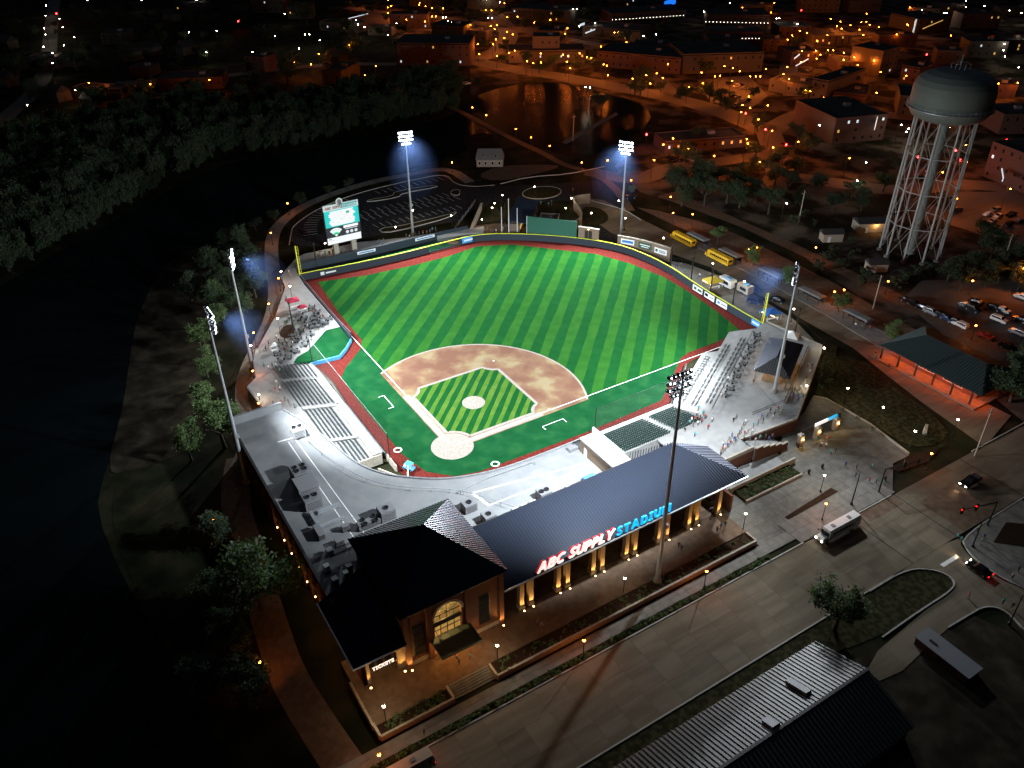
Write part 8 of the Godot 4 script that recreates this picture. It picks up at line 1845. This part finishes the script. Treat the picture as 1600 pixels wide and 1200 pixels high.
func vehicles() -> void:
	make_bus("school_bus", "yellow school bus parked at the shelter beside the round tree", Vector3(126.4, 0.1, -60.2) + Vector3(-2.6, 0, 0), PI, M.bus_yellow, 11.2, 1.3, false)
	make_bus("school_bus", "yellow school bus parked farther along by the second shelter", Vector3(123.6, 0.1, -42.2), PI, M.bus_yellow, 11.2, 1.3, false)
	make_bus("shuttle_bus", "white shuttle bus with dark windows driving along the street kerb", Vector3(52.4, 0.15, 67.0), -PI / 2, M.car_white, 11.0, 1.6, true)
	make_bus("city_bus", "pale coach with red tail lights stopped at the street end of the plaza", Vector3(-46.0, 0.15, 68.0), -PI / 2, M.plaster, 12.0, 0.0, true)
	make_car("pickup_truck", "dark pickup truck with lit headlights turning at the crossing", Vector3(89.2, 0.15, 72.0), -PI / 2, M.car_black, "", true)
	make_car("sedan_car", "black car with red tail lights waiting at the stop line", Vector3(66.8, 0.15, 88.6), PI, M.car_black, "", true)
	for c in [["sports_utility_car", 117.8, -19.8, 0.1, "car_black", "black car parked beside the white trailers"], ["sports_utility_car", 111.4, -13.6, 0.5, "car_blue", "dark blue car parked behind the foul pole"], ["sedan_car", 118.2, -10.6, 0.3, "car_black", "long black car parked behind the blue tent"], ["sedan_car", 135.5, -104, 1.2, "car_black", "dark car waiting under the orange lamp by the drive"]]:
		make_car(c[0], c[4 + 1], Vector3(c[1], 0.3 if c[1] < 116 else 0.12, c[2]), c[3], M[c[4]])
	var paints := ["car_black", "car_white", "car_silver", "car_black", "car_blue", "car_red"]
	var cars := {}
	for p in PARKED:
		var kind: String = "sports_utility_car" if (int(absf(p[0] * 7)) % 2) == 0 else "sedan_car"
		var paint: String = p[3]
		var key := kind + paint
		var colour := paint.trim_prefix("car_")
		var label := "%s %s parked in the orange-lit lots east of the stadium" % [colour, "sports utility car" if kind == "sports_utility_car" else "saloon car"]
		if not cars.has(key): cars[key] = make_car(kind, label, Vector3(p[0], 0.06, p[1]), p[2], M[paint], colour + " cars in the town's parking lots")
		else: copy(cars[key], kind, "", Vector3(p[0], 0.06, p[1]), p[2])
	var cart := thing("utility_cart", "small teal and white utility cart parked on the track by the third-base gate", "cart", Vector3(-12.2, 0.1, 2.2), 0.5)
	piece("bed", MB.new().box(Vector3(0, 0.55, 0), Vector3(1.3, 0.35, 2.6)).mesh(), M.sky_board, cart)
	piece("canopy", MB.new().taper(Vector3(0, 1.75, 0.1), Vector2(1.3, 1.8), Vector2(1.2, 1.6), 0.12).mesh(), mat("teal_cloth", lin(0.03, 0.42, 0.40), 0.8), cart)
	for s in [-0.55, 0.55]:
		for z in [-0.6, 0.8]: piece("post", bx(Vector3(s, 1.2, z), Vector3(0.06, 1.1, 0.06)), M.white_metal, cart)
	piece("cargo", MB.new().taper(Vector3(0.1, 0.72, -0.9), Vector2(0.9, 0.7), Vector2(0.7, 0.5), 0.5).mesh(), M.white_board, cart)
	wheels(cart, 0.28, 1.2, [-0.9, 0.9])

func body_parts(walk: float) -> Dictionary:
	# one figure 1.74 m tall, feet at the origin, facing +z; walk opens the stride
	var skin := MB.new(); var shirt := MB.new(); var legs := MB.new(); var hair := MB.new()
	skin.ball(Vector3(0, 1.60, 0.01), Vector3(0.085, 0.125, 0.10), 10, 8)
	skin.tube(Vector3(0, 1.40, 0), Vector3(0, 1.52, 0.01), 0.06, 0.055, 8, false)
	skin.tube(Vector3(0, 1.58, 0.10), Vector3(0, 1.57, 0.125), 0.02, 0.012, 5)
	hair.ball(Vector3(0, 1.64, -0.02), Vector3(0.095, 0.105, 0.10), 10, 6)
	var prof := [[0.15, 0.86], [0.165, 0.95], [0.155, 1.08], [0.18, 1.25], [0.195, 1.36], [0.12, 1.43], [0.06, 1.46]]
	shirt.lathe(Vector3.ZERO, prof, 14)
	for i in shirt.v.size(): shirt.v[i].z *= 0.66
	for s in [-1.0, 1.0]:
		var sw: float = walk * s
		var hip := Vector3(s * 0.085, 0.90, 0); var knee := Vector3(s * 0.09, 0.49, 0.10 * absf(walk) + sw * 0.16); var ankle := Vector3(s * 0.09, 0.08, sw * 0.30)
		legs.tube(hip, knee, 0.095, 0.062, 9, false); legs.ball(knee, Vector3(0.062, 0.062, 0.062), 8, 4); legs.tube(knee, ankle, 0.062, 0.042, 9, false)
		skin.ball(ankle + Vector3(0, -0.03, 0.06), Vector3(0.045, 0.05, 0.125), 8, 5)
		var sh := Vector3(s * 0.20, 1.37, 0); var el := Vector3(s * 0.25, 1.10, -0.03 - sw * 0.10); var wr := Vector3(s * 0.24, 0.87, 0.06 - sw * 0.16)
		shirt.ball(sh, Vector3(0.065, 0.065, 0.065), 8, 5)
		shirt.tube(sh, el, 0.058, 0.046, 8, false)
		skin.tube(el, wr, 0.042, 0.030, 8); skin.ball(el, Vector3(0.043, 0.043, 0.043), 8, 4)
		skin.ball(wr + Vector3(0, -0.05, 0.01), Vector3(0.025, 0.06, 0.04), 7, 4)
		for f in 4: skin.tube(wr + Vector3(0, -0.09, -0.02 + f * 0.018), wr + Vector3(-s * 0.012, -0.16 + absf(f - 1.5) * 0.008, -0.012 + f * 0.018), 0.009, 0.008, 5)
		skin.tube(wr + Vector3(0, -0.04, 0.035), wr + Vector3(-s * 0.01, -0.10, 0.065), 0.010, 0.008, 5)
	legs.ball(Vector3(0, 0.90, 0), Vector3(0.15, 0.09, 0.11), 10, 5)
	return {"body": skin.mesh(), "shirt": shirt.mesh(), "trousers": legs.mesh(), "hair": hair.mesh()}

func people() -> void:
	var sets := [body_parts(0.0), body_parts(0.9), body_parts(-0.6)]
	var tops := [["white", mat("cloth_white", lin(0.62, 0.62, 0.60), 0.9)], ["black", mat("cloth_black", lin(0.014, 0.014, 0.016), 0.9)], ["green", mat("cloth_green", lin(0.02, 0.15, 0.08), 0.9)], ["blue", mat("cloth_blue", lin(0.03, 0.07, 0.25), 0.9)], ["red", mat("cloth_red", lin(0.30, 0.03, 0.025), 0.9)], ["grey", mat("cloth_grey", lin(0.14, 0.14, 0.15), 0.9)], ["teal", mat("cloth_teal", lin(0.03, 0.30, 0.30), 0.9)]]
	var lower := [mat("denim", lin(0.03, 0.045, 0.09), 0.9), mat("cloth_dark", lin(0.018, 0.018, 0.02), 0.9), mat("khaki", lin(0.22, 0.17, 0.10), 0.9)]
	var skins := [mat("skin_a", lin(0.42, 0.24, 0.16), 0.6), mat("skin_b", lin(0.25, 0.13, 0.08), 0.6), mat("skin_c", lin(0.50, 0.31, 0.22), 0.6)]
	var hairs := [mat("hair_dark", lin(0.012, 0.009, 0.007), 0.7), mat("hair_brown", lin(0.05, 0.028, 0.014), 0.7), mat("hair_fair", lin(0.22, 0.15, 0.07), 0.7)]
	var r := RandomNumberGenerator.new(); r.seed = 21
	for p in PEOPLE:
		var pose := r.randi() % 3
		var top: Array = tops[r.randi() % 7]
		var o := thing("person", "person in a %s top %s on %s" % [top[0], "standing" if pose == 0 else "walking", p[3]], "person", Vector3(p[0], p[2], p[1]), r.randf() * TAU, "people on " + p[3])
		var s := r.randf_range(0.93, 1.05)
		o.scale = Vector3(s, s, s)
		var b := piece("body", sets[pose].body, skins[r.randi() % 3], o)
		piece("shirt", sets[pose].shirt, top[1], o)
		piece("trousers", sets[pose].trousers, lower[r.randi() % 3], o)
		piece("hair", sets[pose].hair, hairs[r.randi() % 3], o)

func crown_mesh(seed_: int, clumps: int, leaves: int, leaf: float, squash: float, tall: float) -> ArrayMesh:
	# leaf-sized faces in clumps, the clumps gathered round uneven limbs; the crown is about 1 wide and its middle is at y = tall
	var r := RandomNumberGenerator.new(); r.seed = seed_
	var b := MB.new()
	var limbs := []
	for i in r.randi_range(6, 9):
		var a := r.randf() * TAU
		limbs.append([Vector3(cos(a) * r.randf_range(0.15, 0.68), r.randf_range(-0.5, 0.75), sin(a) * r.randf_range(0.15, 0.68)), r.randf_range(0.26, 0.5)])
	for c in clumps:
		var l: Array = limbs[c % limbs.size()]
		var at: Vector3 = l[0] + Vector3(r.randfn(), r.randfn() * 0.8, r.randfn()).normalized() * pow(r.randf(), 0.5) * l[1]
		var cr := r.randf_range(0.10, 0.22)
		for i in leaves:
			var p := at + Vector3(r.randfn(), r.randfn() * 0.7, r.randfn()) * cr * 0.6
			p.y = p.y * squash + tall
			var u := Vector3(r.randfn(), r.randfn() * 0.5, r.randfn()).normalized()
			var w := u.cross(Vector3(r.randfn(), r.randfn(), r.randfn()).normalized()).normalized()
			var s := leaf * r.randf_range(0.6, 1.3)
			b.tri(p - u * s, p + w * s * 0.7, p + u * s)
			b.tri(p - u * s, p + u * s, p - w * s * 0.7)
	return b.mesh()

func trunk_mesh(seed_: int, tall: float) -> ArrayMesh:
	var r := RandomNumberGenerator.new(); r.seed = seed_
	var b := MB.new()
	var fork := Vector3(r.randf_range(-0.05, 0.05), tall * 0.62, r.randf_range(-0.05, 0.05))
	b.tube(Vector3.ZERO, fork, 0.075, 0.05, 9, false)
	for i in 7:
		var a := TAU * i / 7 + r.randf() * 0.5
		var mid := fork + Vector3(cos(a) * 0.28, r.randf_range(0.1, 0.35), sin(a) * 0.28)
		b.tube(fork, mid, 0.038, 0.024, 6, false)
		b.tube(mid, mid + Vector3(cos(a + 0.4) * 0.3, r.randf_range(0.05, 0.35), sin(a + 0.4) * 0.3), 0.024, 0.008, 5, false)
	return b.mesh()

func trees() -> void:
	var crowns := []; var trunks := []
	for i in 8:
		crowns.append(crown_mesh(100 + i, 110, 42, 0.045, [1.0, 0.85, 1.1, 0.95, 0.8, 1.25, 0.7, 1.0][i], 1.3))
		trunks.append(trunk_mesh(50 + i, 1.3))
	var k := 0
	for p in TREES:
		var t := thing("broadleaf_tree", p[5], "tree", Vector3(p[0], 0, p[1]), k * 1.9, p[6])
		t.scale = Vector3(p[2], p[3] / 2.2, p[2])
		piece("trunk", trunks[k % 8], M.bark, t)
		piece("crown", crowns[k % 8], M["leaf_%d" % int(p[4])], t)
		k += 1
	# the far bank is one wood
	var r := RandomNumberGenerator.new(); r.seed = 77
	var mm := MultiMesh.new()
	mm.transform_format = MultiMesh.TRANSFORM_3D
	mm.mesh = crown_mesh(300, 90, 34, 0.055, 1.05, 0.75)
	var spots := []
	var area := pts(WOODS)
	var lo := area[0]; var hi := area[0]
	for q in area:
		lo = lo.min(q); hi = hi.max(q)
	while spots.size() < 1500:
		var q := Vector2(r.randf_range(lo.x, hi.x), r.randf_range(lo.y, hi.y))
		if Geometry2D.is_point_in_polygon(q, area): spots.append(q)
	mm.instance_count = spots.size()
	for i in spots.size():
		var s := r.randf_range(2.4, 5.2)
		mm.set_instance_transform(i, Transform3D(Basis(Vector3.UP, r.randf() * TAU).scaled(Vector3(s, s * r.randf_range(1.2, 1.9), s)), Vector3(spots[i].x, 0, spots[i].y)))
	var w := MultiMeshInstance3D.new()
	w.name = "riverside_woods"
	w.multimesh = mm; w.material_override = M.leaf_0
	add_child(w)
	tag(w, "dark unbroken wood along the far bank of the river", "woods", "", "stuff")
	# trees scattered through the dark town
	var mt := MultiMesh.new()
	mt.transform_format = MultiMesh.TRANSFORM_3D
	mt.mesh = crowns[1]
	var far := []
	while far.size() < 420:
		var q := Vector2(r.randf_range(-560, 420), r.randf_range(-720, -100))
		if q.x < 160 and q.y > -300 - q.x * 0.2: continue
		if q.x > 120 and q.x < 240 and q.y > -290 and q.y < -150: continue
		if q.x > 240 and q.y > -160: continue
		far.append(q)
	mt.instance_count = far.size()
	for i in far.size():
		var s := r.randf_range(2.6, 5.5)
		mt.set_instance_transform(i, Transform3D(Basis(Vector3.UP, r.randf() * TAU).scaled(Vector3(s, s, s)), Vector3(far[i].x, -s * 0.2, far[i].y)))
	var tw := MultiMeshInstance3D.new()
	tw.name = "town_foliage"
	tw.multimesh = mt; tw.material_override = M.leaf_3
	add_child(tw)
	tag(tw, "dark tree cover scattered through the distant town", "trees", "", "stuff")
	# shrubs: low round bushes in beds and round the water tower
	var bush := crown_mesh(400, 22, 26, 0.12, 0.75, 0.55)
	for p in SHRUBS:
		var o := piece("shrub", bush, M["leaf_%d" % int(p[3])], self, Vector3(p[0], 0.1 + p[4], p[1]), p[0])
		o.scale = Vector3(p[2], p[2], p[2])
		tag(o, p[5], "shrub", p[5])
	# tufts in the verges and planters
	var tuft := crown_mesh(500, 5, 14, 0.3, 0.8, 0.4)
	var beds := [[-60, 36, 64.0, 65.2, 0.22, 420], [-44, -33, 58.0, 60.3, 0.82, 60], [-23, 35, 58.0, 60.3, 0.82, 150], [44, 60, 47, 50.3, 0.6, 90]]
	for bd in beds:
		var m2 := MultiMesh.new()
		m2.transform_format = MultiMesh.TRANSFORM_3D
		m2.mesh = tuft
		m2.instance_count = bd[5]
		for i in bd[5]:
			var s := r.randf_range(0.15, 0.5)
			m2.set_instance_transform(i, Transform3D(Basis(Vector3.UP, r.randf() * TAU).scaled(Vector3(s, s, s)), Vector3(r.randf_range(bd[0], bd[1]), bd[4], r.randf_range(bd[2], bd[3]))))
		var g := MultiMeshInstance3D.new()
		g.name = numbered("bed_plants")
		g.multimesh = m2; g.material_override = M.leaf_2
		add_child(g)
		tag(g, "low ground-cover plants in the beds along the plaza and street", "plants", "bed plants", "stuff")

func town() -> void:
	var win := bx(Vector3.ZERO, Vector3(0.95, 1.3, 0.14))
	var r := RandomNumberGenerator.new(); r.seed = 9
	for b in BLOCKS:
		# x, z, length, depth, height, turn, wall, storeys, share of lit windows, label, group
		var t := thing("town_building", b[9], "building", Vector3(b[0], 0, b[1]), b[5], b[10])
		piece("wall", bx(Vector3(0, b[4] / 2, -b[3] / 2), Vector3(b[2], b[4], b[3])), M[b[6]], t)
		piece("roof", MB.new().box(Vector3(0, b[4] + 0.08, -b[3] / 2), Vector3(b[2] - 0.6, 0.16, b[3] - 0.6)).mesh(), M.dark_roof, t)
		var pa := MB.new()
		pa.box(Vector3(0, b[4] + 0.3, -0.15), Vector3(b[2] + 0.2, 0.6, 0.4)); pa.box(Vector3(0, b[4] + 0.3, -b[3] + 0.15), Vector3(b[2] + 0.2, 0.6, 0.4))
		pa.box(Vector3(b[2] / 2 - 0.1, b[4] + 0.3, -b[3] / 2), Vector3(0.4, 0.6, b[3] - 0.8)); pa.box(Vector3(-b[2] / 2 + 0.1, b[4] + 0.3, -b[3] / 2), Vector3(0.4, 0.6, b[3] - 0.8))
		piece("parapet", pa.mesh(), M[b[6]], t)
		piece("roof_unit", bx(Vector3(b[2] * 0.15, b[4] + 0.9, -b[3] * 0.55), Vector3(3.0, 1.5, 2.4)), M.unit_grey, t)
		if b[7] > 0:
			var n := int(b[2] / 4.2)
			for s in int(b[7]):
				for i in n:
					if r.randf() < 0.25: continue
					var lit: bool = r.randf() < b[8]
					piece("window", win, (M.lit_window if r.randf() < 0.75 else M.cool_window) if lit else M.dark_glass, t, Vector3(-b[2] / 2 + (i + 0.5) * b[2] / n, (s + 0.55) * b[4] / b[7], 0.02))
	for rd in ROADS:
		var b := MB.new()
		strip(b, smooth(pts(rd.slice(1)), 2, false), rd[0], 0.1)
		structure("town_road", b, M.town_road)
	for lt in LOTS: structure("town_parking_lot", MB.new().flat(pts(lt), 0.07), M.town_road)
	# houses of the old quarter beyond the wood
	var home: Node3D
	for i in 46:
		var q := Vector2(lerpf(-330, 130, r.randf()), lerpf(-620, -300, r.randf()))
		if q.y > -330 + (q.x + 100) * -0.2: continue
		var turn := (0.5 if r.randf() < 0.6 else 2.07) + r.randf_range(-0.06, 0.06)
		if home: copy(home, "gabled_house", "", Vector3(q.x, 0, q.y), turn)
		else:
			home = thing("gabled_house", "dark gabled house among trees in the quarter beyond the wood", "house", Vector3(q.x, 0, q.y), turn, "gabled houses beyond the wood")
			piece("wall", bx(Vector3(0, 2.6, 0), Vector3(8.5, 5.2, 11)), M.town_pale, home)
			piece("roof", MB.new().taper(Vector3(0, 5.2, 0), Vector2(9.4, 11.8), Vector2(0.3, 11.6), 3.4).mesh(), M.dark_roof, home)
			for z in [-3.5, 0.0, 3.5]: piece("window", bx(Vector3(4.28, 3.0, z), Vector3(0.1, 1.3, 1.0)), M.dark_glass, home)
			piece("door", bx(Vector3(0, 1.1, 5.54), Vector3(1.0, 2.1, 0.1)), M.dark_brick, home)
			piece("chimney", bx(Vector3(1.6, 8.4, -2.5), Vector3(0.8, 1.6, 0.8)), M.dark_brick, home)
	# a few lit signs and trims in the distance
	for s in SIGNS:
		var o := thing("lit_sign", s[6], "sign", Vector3(s[0], s[2], s[1]), s[5])
		piece("sign_face", bx(Vector3.ZERO, Vector3(s[3], s[4], 0.3)), M[s[7]], o)
		piece("bracket", MB.new().box(Vector3(0, 0, -0.35), Vector3(s[3] * 0.96, s[4] * 0.5, 0.3)).mesh(), M.black_metal, o)
	# strings of bulbs along two factory roofs
	for row in BULB_ROWS:
		for i in int(row[4]):
			var q := Vector2(row[0], row[1]).lerp(Vector2(row[2], row[3]), i / (row[4] - 1.0))
			var bl := thing("roof_bulb", row[6], "light", Vector3(q.x, row[5], q.y), 0.0, row[6])
			piece("lamp", MB.new().ball(Vector3.ZERO, Vector3(0.2, 0.2, 0.2), 6, 4).mesh(), M.string_white, bl)
			piece("stem", MB.new().tube(Vector3(0, -1.0, 0), Vector3(0, -0.2, 0), 0.05, 0.05, 5).mesh(), M.black_metal, bl)
